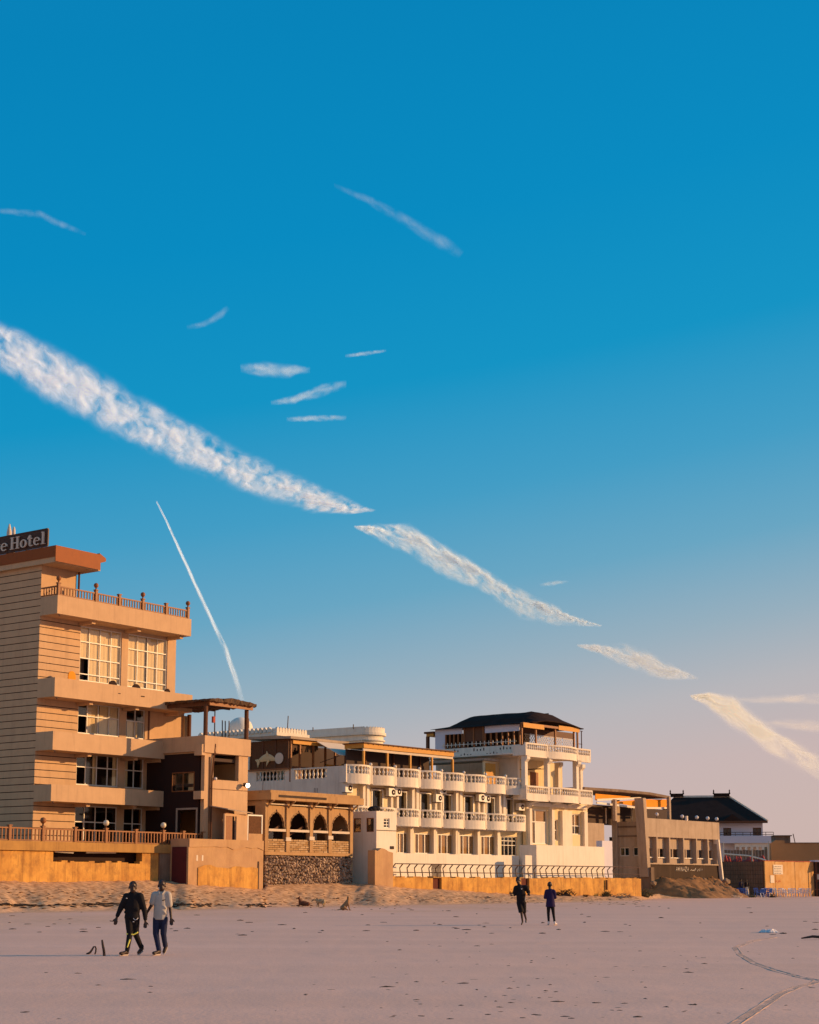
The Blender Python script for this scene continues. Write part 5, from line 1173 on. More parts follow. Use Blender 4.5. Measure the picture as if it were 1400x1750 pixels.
for u in (1057, 1079, 1035): s = QS(u, 1390, 3.6); MB().box(s - .06, s + .06, 3.5, 3.6, cz_t - .5, QZ(u, 1381, 3.6)).build('slim_post', 'canvas', rf)
MB().box(QS(1000, 1430, 1.5), QS(1033, 1430, 1.5), 1.5, 3.5, 0, QZ(1003, 1406, 1.5)).solo('tan_stair_box', 'concrete', Q, (QS(1000, 1430, 1.5), 1.5, 0), 'plain tan wall box between the corner tower and the concrete building', 'wall')
def globe(u, v, F, w, r, lb, z0):
    s, z = F.px(u, v, w); T = Thing('parapet_globe_lamp', lb, 'lamp', F, (s, w, z0), 'globe lamps on the concrete parapet')
    MB().tube([(s, w, z0 - .01), (s, w, z - r * .6)], .04, 6).build('stem', 'steel', T); MB().ball(s, w, z, r, 10).build('globe', 'white_plastic', T, smooth=True)
for u, v, w, lb in ((1122.5, 1392, .2, 'white globe lamp on the parapet under the orange canopy'), (1166, 1395.5, .2, 'white globe lamp on the parapet against the left part of the black roof'), (1191, 1397, .2, 'middle white globe lamp on the parapet before the black roof'),
                    (1209.5, 1398.5, .2, 'white globe lamp on the parapet second from its right end'), (1225, 1399.8, .2, 'last white globe lamp at the right end of the concrete parapet')): globe(u, v, Q, w, .19, lb, cz_t)
s, z = Q.px(1173.5, 1397.5, .2); T = Thing('parapet_box_lamp', 'small square pale lamp on the parapet between two globe lamps', 'lamp', Q, (s, .2, cz_t)); MB().box(s - .14, s + .14, .1, .3, cz_t, z + .16).build('housing', 'white_plastic', T); MB().box(s - .1, s + .1, .08, .097, cz_t + .06, z + .1).build('lens', 'glass', T)
# faded painted writing on the plinth
g = MB(); z0 = QZ(1165, 1489, 0)
def stroke(x0, y0, x1, y1, t=.045): g.beam((x0, .03, z0 + y0), (x1, .03, z0 + y1), t, .02)
x = QS(1156, 1488, 0); H_ = .42
for ch in 'AMINAZA':
    if ch == 'A': stroke(x, 0, x + .16, H_); stroke(x + .16, H_, x + .32, 0); stroke(x + .08, .16, x + .24, .16)
    if ch == 'M': stroke(x, 0, x, H_); stroke(x, H_, x + .16, .1); stroke(x + .16, .1, x + .32, H_); stroke(x + .32, H_, x + .32, 0)
    if ch == 'I': stroke(x + .1, 0, x + .1, H_)
    if ch == 'N': stroke(x, 0, x, H_); stroke(x, H_, x + .28, 0); stroke(x + .28, 0, x + .28, H_)
    if ch == 'Z': stroke(x, H_, x + .3, H_); stroke(x + .3, H_, x, 0); stroke(x, 0, x + .3, 0)
    x += .42 if ch != 'I' else .26
rnd = random.Random(17)
for k in range(9):
    x += rnd.uniform(.18, .4); stroke(x, rnd.uniform(0, .1), x + rnd.uniform(.05, .3), rnd.uniform(.1, .35)); 
g.build('painted_writing', 'paper', cb_)
# earth bank in front of the plinth
nx, ny = 60, 16; V = []; Fs = []
e0_, e1_ = QS(1106, 1510, 0), QS(1240, 1510, 0)
for i in range(nx + 1):
    for j in range(ny + 1):
        t, f = i / nx, j / ny; s = e0_ + (e1_ - e0_) * (t * 1.1 - .05) - 8.8 * (1 - f) * t; w = .1 - 7.2 * (1 - f); p = Q.pos(s, w); base = gz(p[0], p[1]) - .15
        end = min(1, t * 6, (1 - t) * 5); n_ = float(vnoise(np.array([s * .9]), np.array([w * .9]), 33)[0]); n2 = float(vnoise(np.array([s * 3.]), np.array([w * 3.]), 34)[0])
        V.append((s, w, base + (cz_g + .15 - base) * (f ** .8) * max(0, end) ** .6 + (.5 * n_ + .42 * n2) * min(1, f * 3)))
for i in range(nx):
    for j in range(ny): q = i * (ny + 1) + j; Fs.append((q, q + ny + 1, q + ny + 2, q + 1))
MB().add(V, Fs).solo('earth_bank', 'dirt', Q, (e0_, 0, 0), 'brown earth bank piled against the plinth of the concrete building', None, smooth=True, kind='structure')
def rock(u, v, w, r, mt, lb, F=Q, name='boulder', grp=None):
    rnd = random.Random(int(u * 7 + v)); s, z = F.px(u, v, w); m = MB(); vs_ = [(s + q.x * r * rnd.uniform(.8, 1.3), w + q.y * r * rnd.uniform(.7, 1.1), z + q.z * r * rnd.uniform(.6, .9)) for q in iv]
    return m.add(vs_, iff).solo(name, mt, F, (s, w, z - r * .5), lb, 'rock', grp)
for k, (u, v, r, lb) in enumerate(((1117, 1510, .38, 'pale block of rubble at the left end of the earth bank'), (1160, 1506, .3, 'dull rubble lump near the middle of the earth bank top'), (1184, 1507, .45, 'large tan rubble block in the notch of the earth bank'), (1203, 1504, .35, 'rounded rubble lump under the end of the writing'), (1241, 1507, .5, 'tan rubble block beside the right foot of the leaning white column'))):
    rock(u, v, -.7, r, 'stone', lb, grp='rubble blocks on the earth bank')
# ------------------------------------------------------------------ grey flank wall, plywood wall with notice
_p = WORLD.at_depth(1307.5, 1500, 172); PF = Frame(_p[0], _p[1], 40.0)
pz0, pz1 = gz(_p[0], _p[1]) - .5, PF.Z(1308, 1471.5, 0); pe = PF.S(1391, 0, 1500)
pw_ = Thing('plywood_wall', 'orange plywood hoarding with a white notice near the plastic chairs', 'wall', PF, (0, 0, pz0))
for i in range(5):
    a, b = pe * i / 5, pe * (i + 1) / 5; MB().box(a + .015, b - .015, -.03 * (i % 2) - .02, .1, pz0, pz1 - .05 * (i % 2)).build('panel', 'plywood', pw_)
MB().box(0, pe, .101, .2, pz0, pz1 - .1).build('backing', 'darkwood', pw_); MB().box(-.05, pe, -.08, .15, pz1, pz1 + .05).build('top_rail', 'red', pw_)
zm_ = (pz0 + pz1) / 2
n0, n1 = PF.S(1321, 0, 1486), PF.S(1337, 0, 1486); nz0, nz1 = PF.Z(1329, 1494.5, 0), PF.Z(1329, 1478, 0)
nt_ = MB().box(n0, n1, -.075, -.052, nz0, nz1).build('notice', 'paper', pw_); m = MB(); rnd = random.Random(8)
for k in range(5):
    x = n0 + .15
    while x < n1 - .4: d = rnd.uniform(.1, .35); m.box(x, x + d, -.079, -.0755, nz1 - .22 - k * .18, nz1 - .17 - k * .18); x += d + .08
m.build('notice_lines', 'black', pw_, nt_)
MB().box(PF.S(1316, 0, 1500), PF.S(1322.5, 0, 1500), -.07, -.053, PF.Z(1319, 1509, 0), PF.Z(1319, 1496, 0)).build('poster', 'paper', pw_)
m = MB(); x = PF.S(1325, 0, 1507); zz_ = PF.Z(1330, 1507, 0)
for k in range(8): m.beam((x + k * .14, -.056, zz_ + rnd.uniform(-.1, .1)), (x + k * .14 + .12, -.056, zz_ + rnd.uniform(-.1, .2)), .05, .01)
m.build('red_scrawl', 'red', pw_)
wb0 = PF.side(1235, 1500, 0)[0]
gw_ = Thing('grey_block_wall', 'dark grey-brown block wall in shade beside the plywood hoarding', 'wall', PF, (0, wb0 / 2, pz0))
rows = 9; me_ = [MB().box(-.02, .2, -.5, .5, 0, .36).mesh('block', None, (0, 0, 0)) for _ in range(1)][0]; me_.materials.append(M['brownblock'])
MB().box(.02, .2, .25, wb0, pz0, pz1 - .04).build('wall', 'mortar', gw_)
rnd = random.Random(12); hh_ = (pz1 - pz0 - .04) / rows
for r in range(rows):
    w = .2 - (.6 if r % 2 else 0); st_ = wb0 / 17
    for k in range(18):
        a, b = max(.2, w), min(wb0, w + st_)
        if b - a > .1: inst('block', me_, gw_, (rnd.uniform(-.02, .015), (a + b) / 2, pz0 + r * hh_ + .01), sc=(1, b - a - .03, (hh_ - .03) / .36))
        w += st_
# ------------------------------------------------------------------ black-roofed house and the buildings behind
_h = WORLD.at_depth(1228, 1420, 205); HF = Frame(_h[0], _h[1], 98.0)
HS = lambda u, v, w=0: HF.S(u, w, v); HZ = lambda u, v, w=0: HF.Z(u, v, w)
h0, h1 = HS(1120, 1420), HS(1304, 1420); he = HZ(1265, 1403); hb = HZ(1265, 1440); hr = HZ(1245, 1361.5, 5); hd = 10.5
hs = Thing('black_roofed_house', 'pale lilac house under a large black hipped roof with ridge ornaments', 'house', HF, (h0, 0, 0))
hw_ = [(HS(1236.5, 1422), HS(1250, 1422), HZ(1243, 1429), HZ(1243, 1415)), (HS(1287, 1422), HS(1301.5, 1422), HZ(1295, 1428), HZ(1295, 1414.5))]
wall(MB(), h0, h1, 0, he, 0, .3, hw_).build('wall', 'lilac', hs); MB().box(h0, h1, .301, hd, 0, he).build('wall', 'lilac', hs)
for h in hw_: window(hs, *h, .1, 2, 1, .12, frame='darkwood', pane='glass_dark')
r0_, r1_ = h0 - .5, HS(1312, 1401, -.8); rr0, rr1 = HS(1150, 1363, hd / 2), HS(1246.5, 1362, hd / 2)
B_ = [(r0_, -.9, he - .05), (r1_, -.9, he - .05), (r1_, hd + .9, he - .05), (r0_, hd + .9, he - .05)]
m = MB().add(B_ + [(r0_ + 3, hd / 2, hr), (rr1, hd / 2, hr)], [(0, 1, 5, 4), (1, 2, 5), (2, 3, 4, 5), (3, 0, 4), (3, 2, 1, 0)])
m.build('roof', 'blackroof', hs)
m = MB().beam((r0_ + 3, hd / 2, hr + .06), (rr1, hd / 2, hr + .06), .24, .24).beam((rr1, hd / 2, hr + .06), (r1_, -.9, he), .2, .2); m.build('ridge_cap', 'whitewash', hs)
MB().box(r0_, r1_, -.98, -.903, he - .32, he - .03).build('gutter', 'darkwood', hs)
for a, b in ((1220, 1247), (1146, 1168)):
    s0, s1 = HS(a, 1360, hd / 2), HS(b, 1360, hd / 2); o = MB().box(s0, s1, hd / 2 - .3, hd / 2 + .3, hr, hr + .35).box(s0 - .1, s1 + .1, hd / 2 - .4, hd / 2 + .4, hr + .35, hr + .43).build('ridge_vent', 'blackroof', hs)
    for q in (s0, s1): MB().lathe(q, hd / 2, [(.12, 0), (.06, .2), (.1, .3), (.02, .5)], 6, hr + .43).build('finial', 'blackroof', hs, o)
g0_, g1_ = HS(1236, 1402, -1), HS(1268, 1402, -1); gm = (g0_ + g1_) / 2; gt = HZ(1250, 1391, -1)
MB().add([(g0_, -.95, he - .02), (g1_, -.95, he - .02), (gm, -.95, gt), (gm, 2.2, gt)], [(0, 1, 2), (0, 2, 3), (2, 1, 3)]).build('dormer', 'blackroof', hs)
bs0, bs1 = HS(1231, 1430, -1.2), HS(1318, 1430, -1.2)
bo = MB().box(bs0, bs1, -1.3, -.003, HZ(1265, 1441, -1.2), HZ(1265, 1428.5, -1.2)).build('balcony', 'lilac', hs)
rz = HZ(1265, 1422.5, -1.25); b2 = HS(1322, 1422, -1.2)
for z in (rz, rz - .28): MB().beam((bs0, -1.25, z), (b2, -1.25, z), .07).build('rail', 'steel', hs, bo)
for k in range(8): s = bs0 + (b2 - bs0) * k / 7; MB().box(s - .03, s + .03, -1.28, -1.22, HZ(1265, 1428.5, -1.2), rz).build('rail_post', 'steel', hs, bo)
ar0, ar1 = HS(1256, 1446, -1), HS(1314, 1446, -1); az0, az1 = HZ(1265, 1453, -1), HZ(1265, 1441.2, -1.2)
n = 6; hl = [(ar0 + (ar1 - ar0) * (k + .22) / n, ar0 + (ar1 - ar0) * (k + .78) / n, az0 - 2, az1 - .45) for k in range(n)]
wall(MB(), ar0, ar1, az0 - 3, az1 - .003, -1.1, -.8, hl).build('arcade', 'whitewash', hs)
# tan buildings at the far right
_t = WORLD.at_depth(1318, 1450, 215); TF = Frame(_t[0], _t[1], 94.0)
a, b = TF.S(1318, 0, 1450), TF.S(1420, 0, 1450); b = TF.S(1560, 0, 1450); z1 = TF.Z(1370, 1441.5, 0); st_ = TF.S(1341, 0, 1440)
tb = Thing('tan_building', 'plain tan wall of a low flat building behind the plywood hoarding', 'building', TF, (a, 0, 0))
MB().prism([(a, 0), (b, 0), (b, z1), (st_, z1), (st_, TF.Z(1340, 1436.5, 0)), (a + .6, TF.Z(1322, 1436, 0)), (a, TF.Z(1318, 1441, 0))], 0, 12).build('wall', 'tan', tb)
MB().box(st_ + .1, b, -.08, .4, z1 + .003, z1 + .12).build('coping', 'concrete_dark', tb)
T = Thing('rooftop_box', 'dark brown box room on the roof of the tan building', 'roof box', TF, (TF.S(1325, 4, 1434), 4, z1)); MB().box(TF.S(1325, 4, 1434), TF.S(1351, 4, 1434), 4, 8, z1, TF.Z(1338, 1429, 4)).build('wall', 'concrete_dark', T); MB().box(TF.S(1325, 4, 1434) - .2, TF.S(1351, 4, 1434) + .2, 3.8, 8.2, TF.Z(1338, 1429, 4), TF.Z(1338, 1427.5, 4)).build('roof', 'concrete_dark', T)
s = TF.S(1356, 3, 1434); T = Thing('roof_mast', 'thin mast on the roof of the tan building', 'mast', TF, (s, 3, z1)); MB().tube([(s + .25, 3, z1), (s, 3, TF.Z(1354, 1425, 3))], .06, 5).build('mast', 'steel', T)
# dark fence, red tarpaulin and poles between
s0, s1 = HS(1238, 1457, -9), HS(1312, 1457, -9)
T = Thing('dark_board_fence', 'dark board fence below the lilac house arcade', 'fence', HF, (s0, -9, 0)); n = 14
bm__ = MB().box(-.5, .5, 0, .05, 0, HZ(1270, 1452.5, -9)).mesh('board', None, (0, 0, 0)); bm__.materials.append(M['concrete_dark'])
for k in range(n): inst('board', bm__, T, (s0 + (s1 - s0) * (k + .5) / n, -9 + .03 * (k % 2), 0), sc=((s1 - s0) / n - .03, 1, 1 - .005 * (k % 3)))
tq0 = WORLD.at_depth(1240, 1468, 186); tq1 = WORLD.at_depth(1311, 1468, 186)
T = Thing('red_tarpaulin_heap', 'crumpled red tarpaulin lying behind the grey block wall', 'tarpaulin', WORLD, (tq0[0], tq0[1], 0)); nx = 40; V = []; Fs = []; rnd = random.Random(6)
for j, (dy, f) in enumerate(((0, 0), (.3, .7), (1.0, 1), (1.8, .8), (2.4, 0))):
    for i in range(nx + 1): V.append((tq0[0] + (tq1[0] - tq0[0]) * i / nx, tq0[1] + dy + rnd.uniform(-.1, .1), tq0[2] - 1.2 + f * (1.35 + .2 * math.sin(i * .55) + rnd.uniform(-.15, .15))))
for j in range(4):
    for i in range(nx): q = j * (nx + 1) + i; Fs.append((q, q + 1, q + nx + 2, q + nx + 1))
MB().add(V, Fs).build('tarpaulin', 'red', T)
a = WORLD.at_depth(1238, 1459.5, 185); b = WORLD.at_depth(1280, 1462.5, 185); c = WORLD.at_depth(1309, 1470, 184)
MB().tube([a, b, c], .09, 6).solo('white_pole', 'whitewash', WORLD, a, 'long white pole sagging over the red tarpaulin', 'pole')
for u, v0, v1, lb in ((1236.5, 1473, 1440, 'thin upright pole at the left end of the red tarpaulin'), (1314, 1471, 1438, 'thin pale upright pole where the tan building meets the arcade'), (1286, 1470, 1453, 'short thin pole standing in the middle of the red tarpaulin')):
    a = WORLD.at_depth(u, v0 + 6, 184); MB().tube([a, WORLD.at_depth(u, v1, 184)], .07, 5).solo('upright_pole', 'canvas', WORLD, a, lb, 'pole')
# shelf stall at the picture's right edge
_s = WORLD.at_depth(1393, 1500, 180); T = Thing('beach_stall', 'dark stall with shelves just beyond the right end of the plywood hoarding', 'stall', WORLD, (_s[0], _s[1], .3))
X0, Y0 = _s[0], _s[1]
MB().box(X0 + .1, X0 + 4, Y0, Y0 + 2.5, WORLD.at_depth(1393, 1473, 180)[2], WORLD.at_depth(1393, 1470, 180)[2]).build('roof', 'lilac', T)
for x in (X0 + .2, X0 + 3.8): MB().box(x - .06, x + .06, Y0 + .05, Y0 + .17, .1, WORLD.at_depth(1393, 1473, 180)[2]).build('post', 'darkwood', T)
MB().box(X0 + .1, X0 + 4, Y0 + 2.4, Y0 + 2.5, .1, WORLD.at_depth(1393, 1473, 180)[2]).build('back', 'interior', T)
for z in (1.0, 1.9, 2.7): MB().box(X0 + .25, X0 + 3.7, Y0 + .4, Y0 + 1.0, z, z + .08).build('shelf', 'wood', T)
MB().box(X0 + .3, X0 + 2.2, Y0 + .3, Y0 + .5, 2.1, 2.65).build('panel', 'paper', T)
# ------------------------------------------------------------------ organic shapes: tapered limbs and ellipsoids fused into one surface
_TS = np.arange(10, 260, .6)
_fused = []
def on_ground(u, v):
    d = ray(u, v); lo, hi = 5.0, 260.0
    ts = _TS; hit = np.nonzero(CAM_H + d[2] * ts / d[1] <= ground_h(d[0] * ts / d[1], ts))[0]
    if len(hit):
        a, b = ts[max(hit[0] - 1, 0)], ts[hit[0]]
        for _ in range(6):
            c = (a + b) / 2
            if CAM_H + d[2] * c / d[1] <= gz(d[0] * c / d[1], c): b = c
            else: a = c
        hi = b
    return d[0] * hi / d[1], hi, gz(d[0] * hi / d[1], hi)
def _capsule(m, p, q, r0, r1, n=10, fl=1.0, caps=True):
    p, q = Vector(p), Vector(q); t = (q - p); Ln = t.length; t = t.normalized(); up = Vector((0, 1, 0)) if abs(t.y) < .8 else Vector((1, 0, 0))
    x = t.cross(up).normalized(); y = x.cross(t).normalized(); rings = []
    for k in range(4 if caps else 0): a = math.pi / 2 * k / 4; rings.append((p - t * r0 * math.cos(a), max(r0 * math.sin(a), .0015)))
    rings += [(p, r0), (q, r1)]
    for k in range(1, 5 if caps else 1): a = math.pi / 2 * k / 4; rings.append((q + t * r1 * math.sin(a), max(r1 * math.cos(a), .0015)))
    V = []; F = []
    for c, r in rings: V += [c + x * r * math.cos(2 * math.pi * k / n) + y * r * fl * math.sin(2 * math.pi * k / n) for k in range(n)]
    for i in range(len(rings) - 1): F += [(i * n + k, i * n + (k + 1) % n, (i + 1) * n + (k + 1) % n, (i + 1) * n + k) for k in range(n)]
    F += [tuple(range(n))[::-1], tuple(range((len(rings) - 1) * n, len(rings) * n))]
    m.add(V, F)
def _ell(m, c, r, rot=(0, 0, 0)):
    from mathutils import Euler
    Rm = Euler([R(a) for a in rot]).to_matrix(); V = []; F = []; n, h = 12, 8
    for i in range(h + 1):
        a = math.pi * i / h
        for k in range(n):
            b = 2 * math.pi * k / n; q = Rm @ Vector((r[0] * max(math.sin(a), .01) * math.cos(b), r[1] * max(math.sin(a), .01) * math.sin(b), -r[2] * math.cos(a))); V.append(Vector(c) + q)
    for i in range(h): F += [(i * n + k, i * n + (k + 1) % n, (i + 1) * n + (k + 1) % n, (i + 1) * n + k) for k in range(n)]
    F += [tuple(range(n))[::-1], tuple(range(h * n, (h + 1) * n))]
    m.add(V, F)
def fuse(name, shapes, mt, parent, voxel=.014, smooth=3, cut=None):
    m = MB()
    for sh in shapes:
        if sh[0] == 'c': _capsule(m, *sh[1:])
        elif sh[0] == 'f': _capsule(m, *(list(sh[1:]) + [10, 1.0][len(sh) - 5:])[:6], False)
        else: _ell(m, *sh[1:])
    me = bpy.data.meshes.new(name); me.from_pydata(m.v, [], m.f)
    bm = bmesh.new(); bm.from_mesh(me); bmesh.ops.recalc_face_normals(bm, faces=bm.faces); bm.to_mesh(me); bm.free()
    o = link(bpy.data.objects.new(name, me)); md = o.modifiers.new('r', 'REMESH'); md.mode = 'VOXEL'; md.voxel_size = voxel
    s_ = o.modifiers.new('s', 'SMOOTH'); s_.factor = .5; s_.iterations = smooth
    o.parent = parent; _fused.append((o, name, mt)); return o
def finish_fused():
    dg = bpy.context.evaluated_depsgraph_get()
    for o, name, mt in _fused:
        me2 = bpy.data.meshes.new_from_object(o.evaluated_get(dg)); old = o.data; o.modifiers.clear(); o.data = me2; bpy.data.meshes.remove(old)
        me2.name = name; me2.shade_smooth(); me2.materials.clear(); me2.materials.append(M[mt])
def hand(p, d, sc=1.0, side=1, curl=.5):
    """palm, four unequal curled fingers and a thumb; p wrist, d direction"""
    p = Vector(p); d = Vector(d).normalized(); x = d.cross(Vector((0, 1, 0))).normalized() * side; f = d.cross(x).normalized(); S = []
    pe_ = p + d * .085 * sc; S.append(('c', p, p + d * .07 * sc, .028 * sc, .034 * sc, 8, .6))
    for k, ln in enumerate((.062, .072, .068, .052)):
        b = pe_ + x * (k - 1.5) * .021 * sc; mid = b + d * ln * .55 * sc - f * .01 * curl; e = mid + (d * (1 - .6 * curl) - f * .8 * curl).normalized() * ln * .55 * sc
        S += [('c', b - d * .02 * sc, mid, .0105 * sc, .0098 * sc, 6), ('c', mid, e, .0098 * sc, .008 * sc, 6)]
    t0 = p + d * .03 * sc + x * -.03 * sc; t1 = t0 + (d * .7 - x * .7) * .04 * sc; S += [('c', t0, t1, .013 * sc, .011 * sc, 6), ('c', t1, t1 + (d * .95 - x * .2) * .03 * sc, .011 * sc, .009 * sc, 6)]
    return S
def head(c, sc=1.0, yaw=0.0, face=-1):
    """skull, jaw, nose, brow, lips, ears; face=-1 looks towards the camera"""
    cx, cy, cz = c; ca, sa = math.cos(yaw), math.sin(yaw)
    def P(x, y, z): y *= -face * -1; return (cx + (x * ca - y * sa) * sc, cy + (x * sa + y * ca) * sc, cz + z * sc)
    F = -1 if face < 0 else 1
    def Q(x, y, z): return P(x, y * -F * -1, z)
    def pt(x, y, z): return (cx + (x * ca - F * y * sa) * sc, cy + (x * sa + F * y * ca) * sc, cz + z * sc)
    return [('e', pt(0, -.01, .03), (.075 * sc, .093 * sc, .09 * sc)), ('e', pt(0, .025, -.05), (.056 * sc, .062 * sc, .062 * sc)), ('e', pt(0, .085, -.015), (.013 * sc, .02 * sc, .022 * sc)),
            ('e', pt(0, .072, .025), (.05 * sc, .014 * sc, .012 * sc)), ('e', pt(0, .078, -.055), (.024 * sc, .010 * sc, .010 * sc)), ('e', pt(.076, -.01, -.01), (.012 * sc, .02 * sc, .032 * sc)), ('e', pt(-.076, -.01, -.01), (.012 * sc, .02 * sc, .032 * sc)),
            ('e', pt(.03, .072, .008), (.012 * sc, .008 * sc, .007 * sc)), ('e', pt(-.03, .072, .008), (.012 * sc, .008 * sc, .007 * sc))]
def person_root(lb, x, y, z, grp=None):
    o = link(bpy.data.objects.new('person', None)); o.empty_display_size = .3; o.location = (x, y, z); return props(o, lb, 'person', grp)
# ---- man in black, walking hand in hand position beside the second man
px_ = (226 - 700) / FPX * 38.4; sA = 1.0
A_ = person_root('man in a loose black jacket and black track pants with a yellow stripe, walking left', px_, 39.0 * 1.0, gz(px_, 39.0))
ox = 0
hd_ = (0.0, -.03, 1.575)
body = head(hd_, 1.16, .25) + [('c', (0, 0, 1.36), (0, -.01, 1.54), .066, .062)]
body += [('c', (.0, 0, 1.0), (0, 0, 1.32), .13, .14, 12, .7), ('c', (-.08, 0, .92), (-.03, -.05, .5), .075, .052), ('c', (-.03, -.05, .5), (-.075, -.16, .12), .052, .036), ('c', (.08, 0, .92), (.08, .06, .48), .075, .052), ('c', (.08, .06, .48), (.205, .22, .16), .052, .036),
         ('c', (-.075, -.16, .11), (-.17, -.28, .04), .036, .03), ('c', (.205, .22, .16), (.17, .16, .05), .036, .03)]
body += [('c', (-.15, 0, 1.36), (-.275, -.02, 1.08), .05, .042), ('c', (-.275, -.02, 1.08), (-.345, -.10, .87), .042, .028), ('c', (.18, 0, 1.36), (.275, .03, 1.04), .05, .042), ('c', (.275, .03, 1.04), (.312, .0, .79), .042, .028)]
body += hand((-.345, -.10, .87), (-.2, -.15, -1), 1.1, 1, .8) + hand((.312, .0, .79), (.02, -.15, -1), 1.1, -1, .7)
fuse('body', body, 'skin', A_, .0085, 2)
jk = [('f', (-.005, 0, .86), (0.005, 0, 1.16), .165, .19, 14, .68), ('c', (.005, 0, 1.16), (.01, 0, 1.34), .19, .15, 14, .66), ('c', (-.15, 0, 1.36), (.17, 0, 1.37), .085, .085), ('c', (0, 0, 1.38), (0, -.01, 1.46), .09, .068),
      ('c', (-.15, 0, 1.35), (-.275, -.02, 1.08), .085, .068), ('c', (-.275, -.02, 1.08), (-.332, -.09, .92), .064, .048), ('c', (.18, 0, 1.35), (.275, .03, 1.04), .085, .066), ('c', (.275, .03, 1.04), (.308, .0, .84), .062, .048),
      ('e', (-.10, -.06, 1.0), (.09, .06, .05)), ('e', (.1, -.06, 1.06), (.08, .06, .06)), ('f', (0, 0, .85), (0, 0, .93), .185, .18, 16, .72)]
fuse('jacket', jk, 'black_cloth', A_, .013, 4)
tr = [('c', (-.07, 0, .86), (.08, 0, .86), .095, .095), ('c', (-.075, -.01, .86), (-.035, -.06, .5), .10, .075), ('c', (-.035, -.06, .5), (-.07, -.16, .13), .072, .055), ('c', (.085, .01, .86), (.085, .06, .48), .10, .074), ('c', (.085, .06, .48), (.2, .215, .17), .07, .055)]
fuse('trousers', tr, 'black_cloth', A_, .013, 4)
def shoe(par, heel, toe, mt='shoe', w=.047):
    h, t = Vector(heel), Vector(toe); o = fuse('shoe', [('c', h + Vector((0, 0, .035)), t + Vector((0, 0, .02)), w, w * .82), ('c', h + Vector((0, 0, .03)), h + Vector((0, 0, .09)), w, w * .95)], mt, par, .011, 2)
    s = fuse('sole', [('c', h + Vector((0, 0, -.012)), t + Vector((0, 0, -.012)), w * 1.02, w * .9, 10, .34)], 'sole', o, .011, 1)
    return o
shoe(A_, (-.075, -.14, .045), (-.20, -.29, .04)); shoe(A_, (.21, .22, .12), (.15, .12, .045))
fuse('stripe', [('c', (-.10, -.115, .50), (.04, -.10, .485), .016, .018)], 'yellow_stripe', A_, .008, 1); fuse('stripe', [('c', (-.02, -.15, .36), (-.06, -.205, .20), .02, .014)], 'yellow_stripe', A_, .008, 1); fuse('stripe', [('c', (.04, -.03, .48), (.13, .0, .53), .018, .022)], 'yellow_stripe', A_, .008, 1)
for c in ((-.12, -.125, 1.32), (.05, -.115, .78)): fuse('badge', [('e', c, (.022, .012, .012))], 'white_plastic', A_, .006, 1)
fuse('hair', [('e', (hd_[0], hd_[1] + .025, hd_[2] + .052), (.092, .108, .095))], 'black_cloth', A_, .01, 2)
m = MB().tube([(.05, -.13, .86), (.09, -.15, .82), (.13, -.15, .83), (.16, -.12, .87)], .008, 5)
o = m.build('keyring_strap', 'white_plastic', type('T', (), {'base': np.zeros(3), 'o': A_})(), A_)
MB().beam((-.36, -.17, .79), (-.49, -.19, .80), .02).build('stick_in_hand', 'drift', type('T', (), {'base': np.zeros(3), 'o': A_})(), A_)
# ---- man in pale polo shirt
px2 = (274 - 700) / FPX * 38.7
B_ = person_root('man in pale polo shirt and navy jeans with a mask under his chin, walking', px2, 39.3, gz(px2, 39.3))
hd2 = (.025, -.03, 1.615)
body = head(hd2, 1.16, .2) + [('c', (.02, 0, 1.38), (.02, -.01, 1.58), .066, .062), ('c', (0, 0, 1.0), (.01, 0, 1.30), .10, .11, 12, .6)]
body += [('c', (-.15, 0, 1.40), (-.22, -.01, 1.15), .052, .042), ('c', (-.22, -.01, 1.15), (-.325, .04, .98), .04, .028), ('c', (.19, 0, 1.40), (.225, .02, 1.10), .052, .042), ('c', (.225, .02, 1.10), (.265, -.05, .86), .04, .028)]
body += hand((-.325, .04, .98), (-.3, .1, -.9), 1.1, 1, .7) + hand((.265, -.05, .86), (.1, -.1, -1), 1.12, -1, .6)
body += [('c', (-.08, 0, .9), (-.085, -.03, .5), .075, .052), ('c', (-.085, -.03, .5), (.01, -.10, .12), .052, .036), ('c', (.09, 0, .9), (.08, .0, .5), .075, .052), ('c', (.08, .0, .5), (.105, .18, .22), .052, .036), ('c', (.01, -.1, .11), (-.08, -.24, .04), .036, .03)]
fuse('body', body, 'skin', B_, .0085, 2)
ps2 = [('f', (.0, 0, .82), (.005, 0, 1.18), .168, .16, 16, .68), ('c', (.005, 0, 1.18), (.01, 0, 1.36), .16, .155, 14, .7), ('c', (-.14, 0, 1.41), (.17, 0, 1.41), .075, .075), ('c', (.015, 0, 1.42), (.02, 0, 1.49), .085, .066),
       ('c', (-.15, 0, 1.40), (-.20, -.01, 1.22), .078, .07), ('c', (.18, 0, 1.40), (.215, .01, 1.17), .078, .072), ('e', (.1, -.07, 1.12), (.07, .04, .03), (0, 30, 0)), ('e', (.1, -.07, 1.0), (.08, .04, .03), (0, 40, 0))]
fuse('polo_shirt', ps2, 'grey_cloth', B_, .013, 3)
fuse('collar', [('c', (-.05, -.05, 1.485), (-.015, -.10, 1.42), .026, .02), ('c', (.09, -.04, 1.49), (.045, -.10, 1.42), .026, .02)], 'grey_cloth', B_, .01, 2)
fuse('jeans', [('c', (-.07, 0, .84), (.08, 0, .84), .09, .09), ('c', (-.085, 0, .84), (-.09, -.03, .5), .092, .075), ('c', (-.09, -.03, .5), (.0, -.10, .13), .072, .058), ('c', (.095, 0, .84), (.085, .0, .5), .092, .075), ('c', (.085, .0, .5), (.105, .16, .22), .07, .056)], 'navy_cloth', B_, .013, 3)
